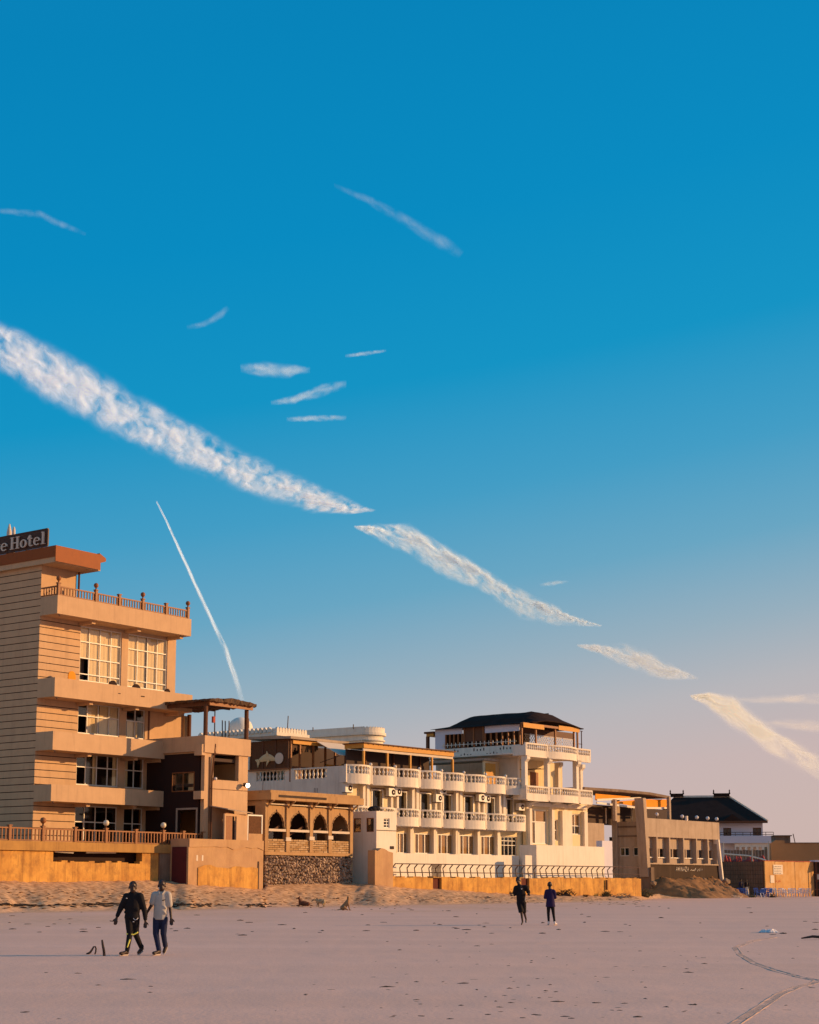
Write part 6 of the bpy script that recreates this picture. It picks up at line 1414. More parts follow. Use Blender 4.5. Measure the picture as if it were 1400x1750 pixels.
shoe(B_, (.01, -.09, .045), (-.10, -.24, .04)); shoe(B_, (.12, .20, .17), (.09, .13, .06))
fuse('hair', [('e', (hd2[0], hd2[1] + .03, hd2[2] + .056), (.091, .105, .09))], 'black_cloth', B_, .01, 2)
fuse('mask', [('c', (hd2[0] - .05, -.075, 1.555), (hd2[0] + .03, -.08, 1.545), .026, .02)], 'white_plastic', B_, .009, 2); fuse('pocket', [('c', (.06, -.105, 1.27), (.12, -.10, 1.29), .012, .01)], 'black_cloth', B_, .008, 1)
# ---- jogging man and standing woman further off
gx, gy, g_z = on_ground(891, 1581)
C_ = person_root('jogger in black shirt and long black shorts running barefoot with bent arms', gx, gy, g_z)
hd3 = (-.10, -.03, 1.65)
body = head(hd3, 1.16, -.2) + [('c', (-.06, 0, 1.4), (-.09, -.01, 1.6), .058, .055), ('c', (0, 0, 1.0), (0, 0, 1.36), .13, .14, 12, .68)]
body += [('c', (-.19, 0, 1.38), (-.26, .06, 1.12), .05, .042), ('c', (-.26, .06, 1.12), (-.30, -.14, 1.1), .042, .03), ('c', (.2, 0, 1.40), (.30, .08, 1.2), .05, .042), ('c', (.30, .08, 1.2), (.26, -.15, 1.12), .042, .03)]
body += hand((-.30, -.14, 1.1), (-.5, -.8, .1), 1.1, 1, .9) + hand((.26, -.15, 1.12), (.5, -.8, 0), 1.1, -1, .9)
body += [('c', (-.08, 0, .92), (.0, -.10, .5), .08, .055), ('c', (.0, -.10, .5), (.05, -.05, .12), .055, .034), ('c', (.05, -.05, .1), (-.0, -.17, .03), .034, .028), ('c', (.09, 0, .92), (.11, .05, .5), .08, .055), ('c', (.11, .05, .5), (.2, .22, .2), .055, .034), ('c', (.2, .22, .2), (.19, .18, .10), .034, .028)]
fuse('body', body, 'skin', C_, .01, 2)
fuse('shirt', [('f', (0, 0, .82), (.0, 0, 1.15), .165, .175, 14, .68), ('c', (0, 0, 1.15), (-.01, 0, 1.36), .19, .14, 14, .66), ('c', (-.18, 0, 1.39), (.18, 0, 1.41), .082, .082), ('c', (-.19, 0, 1.38), (-.25, .06, 1.14), .085, .078), ('c', (.2, 0, 1.40), (.29, .08, 1.22), .085, .078), ('c', (-.05, 0, 1.40), (-.07, 0, 1.50), .09, .066)], 'black_cloth', C_, .014, 3)
fuse('shorts', [('c', (-.07, 0, .84), (.08, 0, .84), .10, .10), ('f', (-.07, 0, .84), (.0, -.10, .47), .108, .098), ('f', (.09, 0, .84), (.105, .05, .45), .108, .098)], 'black_cloth', C_, .014, 3)
fuse('hair', [('e', (hd3[0], hd3[1] + .025, hd3[2] + .052), (.092, .107, .095))], 'black_cloth', C_, .011, 2); fuse('badge', [('e', (.02, -.125, 1.34), (.03, .015, .02))], 'white_plastic', C_, .008, 1); fuse('badge', [('c', (.15, -.09, .92), (.16, -.09, 1.02), .014, .014)], 'grey_cloth', C_, .008, 1)
gx, gy, g_z = on_ground(941.5, 1581.5)
D_ = person_root('slim person in a dark purple tunic standing with folded arms on the open sand', gx, gy, g_z)
hd4 = (-.02, -.01, 1.49)
body = head(hd4, 1.08, 0, 1) + [('c', (-.01, 0, 1.26), (-.02, 0, 1.45), .058, .056), ('c', (0, 0, .95), (0, 0, 1.24), .11, .12, 12, .68), ('c', (-.15, 0, 1.25), (-.20, .03, 1.02), .045, .038), ('c', (-.2, .03, 1.02), (-.02, .15, 1.0), .038, .028), ('c', (.14, 0, 1.25), (.19, .03, 1.02), .045, .038), ('c', (.19, .03, 1.02), (.02, .16, 1.04), .038, .028)]
body += hand((-.02, .15, 1.0), (1, .2, .1), .95, 1, .6) + hand((.02, .16, 1.04), (-1, .2, .1), .95, -1, .6)
body += [('c', (-.07, 0, .86), (-.085, 0, .46), .07, .048), ('c', (-.085, 0, .46), (-.075, .01, .1), .048, .032), ('c', (.07, 0, .86), (.10, 0, .46), .07, .048), ('c', (.10, 0, .46), (.145, .01, .1), .048, .032), ('c', (-.075, .0, .09), (-.09, .10, .03), .032, .026), ('c', (.145, 0, .09), (.2, .08, .03), .032, .026)]
fuse('body', body, 'skin', D_, .01, 2)
fuse('tunic', [('f', (0, 0, .68), (0, 0, 1.0), .185, .145, 16, .7), ('c', (0, 0, 1.0), (0, 0, 1.24), .15, .125, 14, .66), ('c', (-.13, 0, 1.27), (.12, 0, 1.27), .065, .065), ('c', (-.15, 0, 1.25), (-.2, .03, 1.02), .068, .056), ('c', (-.2, .03, 1.02), (-.06, .13, 1.0), .054, .045), ('c', (.14, 0, 1.25), (.19, .03, 1.02), .068, .056), ('c', (.19, .03, 1.02), (.06, .14, 1.03), .054, .045), ('c', (0, 0, 1.28), (-.01, 0, 1.34), .07, .055)], 'purple_cloth', D_, .014, 3)
fuse('leggings', [('c', (-.07, 0, .80), (-.085, 0, .46), .082, .06), ('c', (-.085, 0, .46), (-.075, .01, .13), .058, .042), ('c', (.07, 0, .80), (.10, 0, .46), .082, .06), ('c', (.10, 0, .46), (.145, .01, .13), .058, .042)], 'black_cloth', D_, .014, 3)
shoe(D_, (-.075, .0, .04), (-.085, .12, .035), 'white_plastic', .04); shoe(D_, (.145, .0, .04), (.22, .07, .035), 'white_plastic', .04)
fuse('hair', [('e', (hd4[0], -.02, hd4[2] + .03), (.086, .095, .095)), ('e', (hd4[0], -.06, hd4[2] - .01), (.06, .06, .06))], 'black_cloth', D_, .012, 2)
# ---- far figures by the chairs
def far_person(u, v, lb, top, low, veil=False, arms=True, depth=None):
    x, y, z = on_ground(u, v)
    if depth: y += depth; z = gz(x, y); x = (u - 700) / FPX * y
    o = person_root(lb, x, y, z)
    b = head((0, 0, 1.54), .98) + [('c', (0, 0, 1.28), (0, 0, 1.48), .05, .05), ('c', (0, 0, .95), (0, 0, 1.26), .11, .12), ('c', (-.16, 0, 1.28), (-.21, 0, 1.02), .045, .038), ('c', (-.21, 0, 1.02), (-.2, -.08, .8), .038, .028), ('c', (.16, 0, 1.28), (.21, 0, 1.02), .045, .038), ('c', (.21, 0, 1.02), (.2, -.08, .8), .038, .028)]
    b += hand((-.2, -.08, .8), (0, 0, -1), 1, 1) + hand((.2, -.08, .8), (0, 0, -1), 1, -1) + [('c', (-.08, 0, .88), (-.09, 0, .1), .07, .036), ('c', (.08, 0, .88), (.09, 0, .1), .07, .036), ('c', (-.09, 0, .06), (-.1, -.12, .03), .035, .03), ('c', (.09, 0, .06), (.1, -.12, .03), .035, .03)]
    fuse('body', b, 'skin', o, .016, 2)
    if veil:
        fuse('black_robe', [('f', (0, 0, .03), (0, 0, .95), .29, .21, 14, .8), ('c', (0, 0, .95), (0, 0, 1.28), .22, .17, 14, .75), ('c', (-.1, 0, 1.3), (.1, 0, 1.3), .12, .12), ('c', (-.12, 0, 1.3), (-.24, -.05, .95), .1, .1), ('c', (.12, 0, 1.3), (.24, -.05, .95), .1, .1)], top, o, .022, 3)
        fuse('veil', [('e', (0, .02, 1.57), (.105, .1, .135)), ('c', (0, .03, 1.42), (0, .03, 1.3), .12, .18)], top, o, .02, 3)
    else:
        fuse('top', [('c', (0, 0, .88), (0, 0, 1.26), .155, .14, 12, .7), ('c', (-.14, 0, 1.3), (.14, 0, 1.3), .07, .07), ('c', (-.16, 0, 1.28), (-.21, 0, 1.02), .068, .06), ('c', (.16, 0, 1.28), (.21, 0, 1.02), .068, .06)], top, o, .02, 2)
        if low == 'canvas': fuse('long_skirt', [('f', (0, 0, .08), (0, 0, .9), .25, .15, 12, .75)], low, o, .02, 2)
        else: fuse('trousers', [('c', (-.08, 0, .88), (-.09, 0, .12), .095, .065), ('c', (.08, 0, .88), (.09, 0, .12), .095, .065)], low, o, .02, 2)
        fuse('hair', [('e', (0, .02, 1.585), (.085, .095, .085))], 'black_cloth', o, .018, 2)
far_person(1267.5, 1530.5, 'person in dark clothes standing behind the leftmost blue chair by the grey wall', 'navy_cloth', 'navy_cloth')
far_person(1277, 1531, 'person in dark top and pale long skirt standing by the grey wall', 'black_cloth', 'canvas')
far_person(1347.5, 1531, 'person in a full black robe and veil standing among the white plastic chairs', 'black_cloth', None, veil=True)
# ------------------------------------------------------------------ dogs
def dog_root(lb, u, v): x, y, z = on_ground(u, v); o = link(bpy.data.objects.new('dog', None)); o.location = (x, y, z); return props(o, lb, 'dog', 'dogs resting on the sand')
d1 = dog_root('red-brown dog lying on the sand with its head up, leftmost of the dogs', 519, 1549)
fuse('body', [('e', (.02, 0, .17), (.30, .15, .15)), ('e', (-.18, 0, .22), (.14, .12, .15)), ('e', (.24, .02, .14), (.16, .15, .13)), ('c', (-.22, 0, .28), (-.27, -.02, .46), .085, .065), ('e', (-.29, -.02, .50), (.085, .07, .065)), ('c', (-.34, -.03, .49), (-.43, -.04, .47), .045, .03),
              ('c', (-.25, .04, .54), (-.22, .06, .62), .025, .012), ('c', (-.26, -.05, .54), (-.24, -.08, .62), .025, .012), ('c', (-.2, -.12, .1), (-.42, -.16, .04), .05, .035), ('c', (-.2, .1, .1), (-.42, .1, .04), .05, .035), ('c', (.3, -.14, .12), (.12, -.2, .05), .07, .04), ('c', (.38, .0, .08), (.55, -.05, .04), .03, .015)], 'fur_red', d1, .014, 3)
d2 = dog_root('pale mottled dog bending its head to scratch, middle of the dogs', 547, 1550.5)
fuse('body', [('e', (.05, 0, .34), (.25, .13, .14)), ('e', (-.12, 0, .34), (.13, .12, .15)), ('e', (.2, 0, .3), (.14, .13, .16)), ('c', (-.2, 0, .40), (-.34, -.02, .44), .075, .06), ('e', (-.38, -.02, .42), (.08, .065, .06)), ('c', (-.42, -.03, .4), (-.50, -.04, .34), .042, .028), ('c', (-.35, .04, .46), (-.31, .06, .54), .025, .012), ('c', (-.36, -.06, .46), (-.33, -.09, .53), .025, .012),
              ('c', (-.14, -.06, .3), (-.15, -.07, .15), .045, .03), ('c', (-.15, -.07, .15), (-.17, -.08, .03), .03, .028), ('c', (-.1, .07, .3), (-.08, .08, .03), .045, .028), ('c', (.24, -.07, .28), (.15, -.10, .2), .075, .045), ('c', (.15, -.1, .2), (.22, -.10, .12), .035, .025), ('c', (.22, -.1, .12), (.18, -.1, .03), .026, .026), ('c', (.22, .08, .26), (.24, .08, .03), .07, .028), ('c', (.3, 0, .38), (.46, 0, .22), .028, .014)], 'fur_pale', d2, .014, 3)
d3 = dog_root('tan dog sitting upright on the sand and looking away, rightmost of the dogs', 591, 1556)
fuse('body', [('c', (-.1, 0, .17), (.08, 0, .42), .145, .115, 12, .85), ('e', (-.14, 0, .14), (.15, .14, .14)), ('c', (.09, 0, .44), (.12, 0, .58), .085, .065), ('e', (.12, .01, .63), (.07, .085, .07)), ('c', (.13, .06, .62), (.15, .15, .6), .042, .028), ('c', (.08, -.02, .68), (.07, -.03, .78), .024, .01), ('c', (.16, -.02, .68), (.17, -.03, .77), .024, .01),
              ('c', (.12, -.06, .36), (.18, -.07, .16), .05, .03), ('c', (.18, -.07, .16), (.2, -.07, .03), .03, .028), ('c', (.2, -.07, .025), (.27, -.08, .02), .028, .022), ('c', (.12, .07, .36), (.19, .08, .03), .048, .028), ('c', (-.08, -.12, .15), (.04, -.14, .07), .09, .05), ('c', (.04, -.14, .06), (.13, -.15, .03), .038, .028), ('c', (-.27, 0, .05), (-.48, -.03, .03), .028, .014)], 'fur', d3, .014, 3)
finish_fused()
# ------------------------------------------------------------------ plastic chairs
def chair_proto(mt, lb, grp):
    o = link(bpy.data.objects.new('plastic_chair', None)); props(o, lb, 'chair', grp); T = type('T', (), {'base': np.zeros(3), 'o': o})()
    MB().box(-.23, .23, -.22, .22, .41, .45).build('seat', mt, T)
    m = MB()
    for k in range(5): x = -.18 + .09 * k; m.add(*(lambda b: (b.v, b.f))(MB().beam((x, .22, .45), (x, .30, .84), .05, .02)))
    m.beam((-.22, .305, .85), (.22, .305, .85), .06, .03).beam((-.22, .22, .44), (-.24, .31, .86), .05, .03).beam((.22, .22, .44), (.24, .31, .86), .05, .03); m.build('backrest', mt, T)
    for sx in (-1, 1):
        MB().beam((sx * .24, -.2, .64), (sx * .24, .28, .66), .03, .06).build('armrest', mt, T)
        MB().beam((sx * .20, -.20, .64), (sx * .27, -.26, 0), .05).build('leg', mt, T); MB().beam((sx * .20, .20, .42), (sx * .26, .30, 0), .05).build('leg', mt, T)
    return o
pb = chair_proto('blue_plastic', 'blue plastic chair in the cluster in front of the grey wall', 'blue plastic chairs on the sand'); pwc = chair_proto('white_plastic', 'white plastic chair in the row before the plywood hoarding', 'white plastic chairs on the sand')
pl_ = chair_proto('lilac', 'lilac plastic chair mixed into the row before the plywood hoarding', 'lilac plastic chairs on the sand')
rnd = random.Random(14); used = set()
spots = [(pb, u, v) for u, v in ((1266, 1533), (1273, 1533.5), (1295, 1532.5), (1300, 1533.5), (1304.5, 1532.2), (1309, 1533.6), (1314, 1533), (1318, 1532.3))]
spots += [(rnd.choice((pwc, pl_)), u, v) for u, v in ((1327, 1532.5), (1331, 1533.5), (1335, 1532.4), (1339, 1533.6), (1343, 1532.8), (1348.5, 1533.8), (1354, 1532.8), (1359, 1533.5), (1365, 1532.6), (1371, 1533.5), (1377, 1533), (1382, 1533.6))]
for k, (p, u, v) in enumerate(spots):
    x, y, z = on_ground(u, v); c = p if p not in used else copy_tree(p); used.add(p)
    c.location = (x, y, z); c.rotation_euler = (0, 0, rnd.uniform(-.9, .9) + (math.pi if rnd.random() < .3 else 0) + .6)
# ------------------------------------------------------------------ things lying on the sand
TW = type('T', (), {})
x, y, z = on_ground(150, 1631)
sc_ = y / FPX
def L3(pts, x0, y, z): return [((u - x0) * sc_, dy, (vz) * sc_) for u, dy, vz in pts]
T = Thing('bent_branch', 'thin dark branch bent into a hoop, stuck in the sand', 'branch', WORLD, (x, y, z))
MB().tube([(x + a * sc_, y + d, z + h * sc_) for a, d, h in ((-1, -.05, 0), (4, .0, 3), (7, .02, 8), (9, .03, 12), (12, .03, 12.5), (13.3, .03, 9), (13, .02, 4), (11.5, 0, -2))], [.030, .028, .024, .022, .020, .020, .020, .018], 6).build('branch', 'drift', T, smooth=True)
x, y, z = on_ground(179, 1634)
T = Thing('upright_stick', 'short dark stick standing upright in the sand beside the bent branch', 'stick', WORLD, (x, y, z))
MB().tube([(x, y, z - .1), (x - 1.5 * sc_, y, z + 8 * sc_), (x - 4 * sc_, y + .02, z + 18 * sc_), (x - 5.5 * sc_, y + .03, z + 26 * sc_)], [.035, .033, .03, .022], 6).build('stick', 'drift', T, smooth=True)
x, y, z = on_ground(1315, 1594)
m = MB(); rnd = random.Random(3); nx, ny = 8, 5
V = [(x - .32 + .64 * i / nx + rnd.uniform(-.03, .03), y - .25 + .5 * j / ny, z + .01 + rnd.uniform(0, .11) * (0 < i < nx) * (0 < j < ny)) for i in range(nx + 1) for j in range(ny + 1)]
m.add(V, [(i * (ny + 1) + j, (i + 1) * (ny + 1) + j, (i + 1) * (ny + 1) + j + 1, i * (ny + 1) + j + 1) for i in range(nx) for j in range(ny)])
m.solo('plastic_scrap', 'white_plastic', WORLD, (x, y, z), 'crumpled white plastic scrap on the open sand', 'litter')
x, y, z = on_ground(1396, 1606)
MB().tube([(x - .45, y, z + .04), (x - .1, y + .05, z + .09), (x + .3, y, z + .06), (x + .8, y - .05, z + .05)], [.02, .04, .045, .025], 7).solo('driftwood_log', 'drift', WORLD, (x, y, z), 'dark driftwood log at the right picture edge', 'driftwood', smooth=True)
# wrack line, scraps and dark lumps painted as footprint shade
def lump(m, x, y, z, a, b, h, rnd, rot):
    c, s = math.cos(rot), math.sin(rot); V = []
    for q in iv:
        j = rnd.uniform(.6, 1.3); p_, q_ = q.x * a * j, q.y * b * j; V.append((x + p_ * c - q_ * s, y + p_ * s + q_ * c, z + q.z * h * rnd.uniform(.5, 1.2)))
    m.add(V, iff)
rnd = random.Random(42); m = MB()
for k in range(420):
    u = rnd.uniform(-40, 470); v = 1545.5 + 2.0 * math.sin(u * .02) + rnd.gauss(0, 1.0) + (3.5 if rnd.random() < .2 else 0)
    if not (rnd.random() < .55 + .45 * math.sin(u * .045)): continue
    x, y, z = on_ground(u, v); lump(m, x, y, z, rnd.uniform(.06, .34), rnd.uniform(.08, .3), rnd.uniform(.02, .07), rnd, rnd.uniform(-.4, .4))
m.solo('seaweed_wrack', 'weed', WORLD, (-20, 85, .3), 'dark line of dried seaweed at the foot of the sand bank', None, kind='stuff')
m = MB()  # dark lumps for seaweed scraps and for the shadows in footprints
for k in range(210):
    if rnd.random() < .8: u = rnd.uniform(640, 1400) if rnd.random() < .75 else rnd.uniform(760, 1100); v = 1600 + 145 * rnd.random() ** .9
    else: u = rnd.uniform(0, 700); v = rnd.uniform(1590, 1745)
    if u < 620 and rnd.random() < .3: continue
    x, y, z = on_ground(u, v); big = rnd.random() < .12; f = y / 30
    lump(m, x, y, z - .006, rnd.uniform(.025, .085) * (1.9 if big else 1), rnd.uniform(.04, .10), rnd.uniform(.006, .018) * (1.5 if big else 1), rnd, rnd.gauss(0, .25))
for k in range(90):                                    # small dark crumbs nearer the bank
    u = rnd.uniform(0, 1400); v = rnd.uniform(1548, 1600); x, y, z = on_ground(u, v); lump(m, x, y, z, rnd.uniform(.05, .18), rnd.uniform(.06, .2), rnd.uniform(.015, .04), rnd, rnd.gauss(0, .3))
m.solo('scraps_and_print_shade', 'weed', WORLD, (3, 25, 0), 'small dark seaweed scraps and painted footprint shade scattered over the flat sand', None, kind='stuff')
m = MB()
for k in range(700):                                    # trampled bank: clods and twigs
    u = rnd.uniform(-20, 1100); x0 = np.interp(u, [0, 450, 860, 1100], [1512, 1520, 1528, 1531]); v = x0 + rnd.uniform(4, 30 if u < 700 else 16); x, y, z = on_ground(u, v)
    lump(m, x, y, z - .01, rnd.uniform(.05, .22), rnd.uniform(.05, .2), rnd.uniform(.02, .05), rnd, rnd.gauss(0, .5))
m.solo('bank_clods', mat('bank_clods', (.30, .16, .075), (.12, .06, .03), 2.5, .9), WORLD, (0, 100, 1), 'dark clods and twigs on the trampled sand bank', None, kind='stuff')
# cart track: two low sand ridges and a floor, darker than the sand around
tp = [(1254, 1752), (1295, 1725), (1332, 1700), (1363, 1687), (1390, 1681), (1398, 1676), (1370, 1671), (1325, 1659), (1290, 1647), (1265, 1632), (1256, 1620), (1285, 1609), (1330, 1601)]
pts = []
for (a, b) in zip(tp, tp[1:]):
    for k in range(8): pts.append((a[0] + (b[0] - a[0]) * k / 8, a[1] + (b[1] - a[1]) * k / 8))
W3 = [np.array(on_ground(u, v)) for u, v in pts]; m = MB(); V = []; prof = [(-.09, .0), (-.07, .010), (-.04, .005), (.04, .005), (.07, .010), (.09, .0)]
for i, p in enumerate(W3):
    t = W3[min(i + 1, len(W3) - 1)] - W3[max(i - 1, 0)]; t /= np.linalg.norm(t) + 1e-9; nn = np.array((t[1], -t[0], 0))
    V += [tuple(p + nn * o + np.array((0, 0, h - .004 + rnd.uniform(-.004, .004)))) for o, h in prof]
m.add(V, [(i * 6 + k, i * 6 + k + 1, i * 6 + k + 7, i * 6 + k + 6) for i in range(len(W3) - 1) for k in range(5)])
m.solo('cart_track', mat('dark_track_sand', (.60, .38, .275), (.52, .33, .235), 5, .7, bump=.3), WORLD, W3[0], 'winding track pressed into the sand', None, kind='structure')
# heaps of weed, cloth and poles along the yellow wall
def heap(u, v, wpx, hpx, lb, mt, n=60, seed=1, name='weed_heap'):
    x, y, z = on_ground(u, v); k = y / FPX; rnd = random.Random(seed); m = MB(); w, h = wpx * k / 2, hpx * k
    lump(m, x, y, z, w * .8, w * .5, h * .55, rnd, 0)
    for i in range(n):
        a = rnd.uniform(-1, 1); t = rnd.uniform(-.5, .5); b = (x + a * w, y + t * w, z + (1 - a * a) * h * rnd.uniform(.1, .75)); d = (b[0] + rnd.uniform(-.35, .35), b[1] + rnd.uniform(-.2, .2), b[2] + rnd.uniform(.02, .4) * h + .04)
        m.tube([b, ((b[0] + d[0]) / 2 + rnd.uniform(-.05, .05), (b[1] + d[1]) / 2, (b[2] + d[2]) / 2 + .05), d], .022, 4, .008)
    return m.solo(name, mt, WORLD, (x, y, z), lb, 'heap')
heap(968, 1531, 30, 12, 'tangled weed heap against the yellow wall near the person in purple', 'weed', 90, 1); heap(955, 1531, 18, 5, 'low dark weed pile at the left foot of the tangled heap', 'drift', 30, 2)
heap(1000, 1533, 9, 4, 'tiny dark weed clump on the sand between two larger heaps', 'weed', 20, 3); heap(1036, 1532, 16, 9, 'green scrub tuft under the outlet pipe in the yellow wall', 'weed_green', 70, 4); heap(1062, 1534, 34, 8, 'long litter heap at the right end of the yellow wall', 'stone', 60, 5)
heap(1100, 1532, 30, 13, 'dull green scrub heap before the dark buttress', 'weed_green', 90, 6); heap(870, 1527, 26, 6, 'low black rag heap behind the jogger', 'black_cloth', 20, 7, 'rag_heap'); heap(904, 1521, 8, 7, 'small dark rag pile by the raised gate door', 'drift', 14, 8, 'rag_heap')
heap(1286, 1534, 12, 6, 'small green clutter heap between the blue chairs', 'weed_green', 30, 9); heap(1320, 1534, 12, 7, 'dark clutter heap between blue and white chairs', 'weed', 30, 10); heap(1262, 1535, 18, 5, 'pale and red rag heap left of the blue chairs', 'canvas', 20, 12, 'rag_heap')
rnd = random.Random(77)
for k, (u0, v0, u1, v1, lb) in enumerate(((1214, 1532, 1228, 1524, 'steeper driftwood pole at the left end of the pole pile'), (1220, 1533, 1240, 1525, 'driftwood pole crossing the steeper one in the pole pile'), (1226, 1533.5, 1255, 1530, 'long low driftwood pole lying across the pole pile'), (1232, 1533, 1246, 1526, 'short driftwood pole leaning on the long low one'))):
    a = np.array(on_ground(u0, v0)); b = a + np.array(((u1 - u0) * a[1] / FPX, .5 + .2 * k, (v0 - v1) * a[1] / FPX)); MB().tube([a, (a + b) / 2 + np.array((0, 0, .06)), b], [.09, .10, .06], 6).solo('driftwood_pole', 'drift', WORLD, a, lb, 'driftwood', 'driftwood poles below the earth bank')
for k, (u, v, lb) in enumerate(((612, 1505, 'thin pale pole lying at the foot of the kiosk flank, uppermost'), (620, 1508, 'thin pale pole lying at the foot of the kiosk flank, lowest'))):
    a = np.array(WORLD.at_depth(u - 3, v - 3 + k, 119)); b = np.array(WORLD.at_depth(u + 22, v + 2, 118)); MB().tube([a, b], .04, 5).solo('thrown_pole', 'whitewash', WORLD, a, lb, 'pole', 'poles dumped by the kiosk')
a = np.array(WORLD.at_depth(609, 1507, 119)); m = MB()
for dz, r in ((.2, .28), (.55, .24), (.85, .2)): m.ball(a[0] + .06 * r, a[1], a[2] + dz, r, 8, .8)
m.solo('sack_bundle', 'canvas', WORLD, a, 'pale sack bundle leaning in the corner beside the rubble wall', 'sack', smooth=True)
# ------------------------------------------------------------------ clouds: condensation trails and wisps at altitude
def cloudmat(name, dens, sc, rib, edge=.1, soft=.8, col=(.52, .72, 1, 1), puff=3.0, ridges=((.25, .38), (-.35, .4, .55))):
    m = bpy.data.materials.new(name); m.use_nodes = True; t = m.node_tree; n = t.nodes; l = t.links.new; n.clear()
    o = n.new('ShaderNodeOutputMaterial'); tr = n.new('ShaderNodeBsdfTransparent'); df = n.new('ShaderNodeBsdfDiffuse'); tl = n.new('ShaderNodeBsdfTranslucent'); ad = n.new('ShaderNodeAddShader'); mx = n.new('ShaderNodeMixShader')
    df.inputs[0].default_value = col; tl.inputs[0].default_value = col
    sv = n.new('ShaderNodeCombineXYZ')                       # ice haze scatters evenly: shade it as if turned to the light
    for i in range(3): sv.inputs[i].default_value = SUN_DIR[i] * (1 if i != 2 else 1)
    l(sv.outputs[0], df.inputs['Normal'])
    sn = n.new('ShaderNodeVectorMath'); sn.operation = 'SCALE'; sn.inputs[3].default_value = -1.0; l(sv.outputs[0], sn.inputs[0]); l(sn.outputs[0], tl.inputs['Normal'])
    l(df.outputs[0], ad.inputs[0]); l(tl.outputs[0], ad.inputs[1])
    uv = n.new('ShaderNodeUVMap'); sp = n.new('ShaderNodeSeparateXYZ'); l(uv.outputs[0], sp.inputs[0])
    def mt_(op, a, b=None, c=None):
        x = n.new('ShaderNodeMath'); x.operation = op
        for i, q in enumerate((a, b, c)):
            if q is None: continue
            if isinstance(q, (int, float)): x.inputs[i].default_value = q
            else: l(q, x.inputs[i])
        return x.outputs[0]
    def noise(scx, scy, det, rg, off=0):
        mp = n.new('ShaderNodeMapping'); mp.inputs['Scale'].default_value = (scx, scy, 1); mp.inputs['Location'].default_value = (off, off * .7, off); l(uv.outputs[0], mp.inputs[0])
        x = n.new('ShaderNodeTexNoise'); x.inputs['Scale'].default_value = 1; x.inputs['Detail'].default_value = det; x.inputs['Roughness'].default_value = rg; x.inputs['Distortion'].default_value = .6; l(mp.outputs[0], x.inputs[0]); return x.outputs['Fac']
    # uv: x runs along the trail (in widths), y across it from -1 to 1; puffs gathered on one bright and one faint ridge
    wob = mt_('MULTIPLY', mt_('SUBTRACT', noise(sc[0] * .8, sc[1] * .4, 2, .5, 5), .5), .5)
    yy = mt_('ADD', sp.outputs['Y'], wob); ay = mt_('ABSOLUTE', sp.outputs['Y'])
    def ridge(c_, w_):
        q = mt_('DIVIDE', mt_('SUBTRACT', yy, c_), w_); return mt_('POWER', 2.718, mt_('MULTIPLY', mt_('MULTIPLY', q, q), -1.0))
    rd = mt_('ADD', ridge(ridges[0][0], ridges[0][1]), mt_('MULTIPLY', ridge(ridges[1][0], ridges[1][1]), ridges[1][2]))
    vo = n.new('ShaderNodeTexVoronoi'); vo.feature = 'SMOOTH_F1'; vo.inputs['Smoothness'].default_value = .6; vo.inputs['Scale'].default_value = 1.0
    mpv = n.new('ShaderNodeMapping'); mpv.inputs['Scale'].default_value = (sc[0] * puff, sc[1] * puff * .55, 1); mpv.inputs['Rotation'].default_value = (0, 0, .5)
    dn = n.new('ShaderNodeTexNoise'); dn.inputs['Scale'].default_value = 3.0; dn.inputs['Detail'].default_value = 3; l(uv.outputs[0], dn.inputs[0])
    va = n.new('ShaderNodeVectorMath'); va.operation = 'MULTIPLY_ADD'; l(dn.outputs['Color'], va.inputs[0]); va.inputs[1].default_value = (.25, .25, 0); l(uv.outputs[0], va.inputs[2]); l(va.outputs[0], mpv.inputs[0]); l(mpv.outputs[0], vo.inputs['Vector'])
    puffs = mt_('SUBTRACT', 1.0, mt_('MULTIPLY', vo.outputs['Distance'], 1.35))
    big = noise(sc[0] * .6, sc[1] * .8, 2, .5, 3); fine = noise(sc[0] * rib, sc[1] * rib * .6, 4, .55, 9)
    f = mt_('ADD', mt_('MULTIPLY', puffs, .42), mt_('ADD', mt_('MULTIPLY', mt_('SUBTRACT', big, .5), 1.1), mt_('MULTIPLY', mt_('SUBTRACT', fine, .5), 1.15)))
    a = mt_('MULTIPLY', rd, mt_('ADD', f, .46))
    mr = n.new('ShaderNodeMapRange'); mr.interpolation_type = 'SMOOTHSTEP'; mr.inputs[1].default_value = edge; mr.inputs[2].default_value = edge + soft; l(a, mr.inputs[0])
    en = mr.outputs[0]
    at = n.new('ShaderNodeAttribute'); at.attribute_name = 'fade'
    pe_ = mt_('MULTIPLY', en, at.outputs['Fac']); cl = mt_('MULTIPLY', pe_, dens)
    g2 = n.new('ShaderNodeMapRange'); g2.interpolation_type = 'SMOOTHSTEP'; g2.inputs[1].default_value = 0; g2.inputs[2].default_value = .30; l(mt_('SUBTRACT', 1.0, ay), g2.inputs[0])
    l(mt_('MULTIPLY', cl, g2.outputs[0]), mx.inputs[0])
    l(tr.outputs[0], mx.inputs[1]); l(ad.outputs[0], mx.inputs[2]); l(mx.outputs[0], o.inputs[0]); return m
ALT = 2400.0
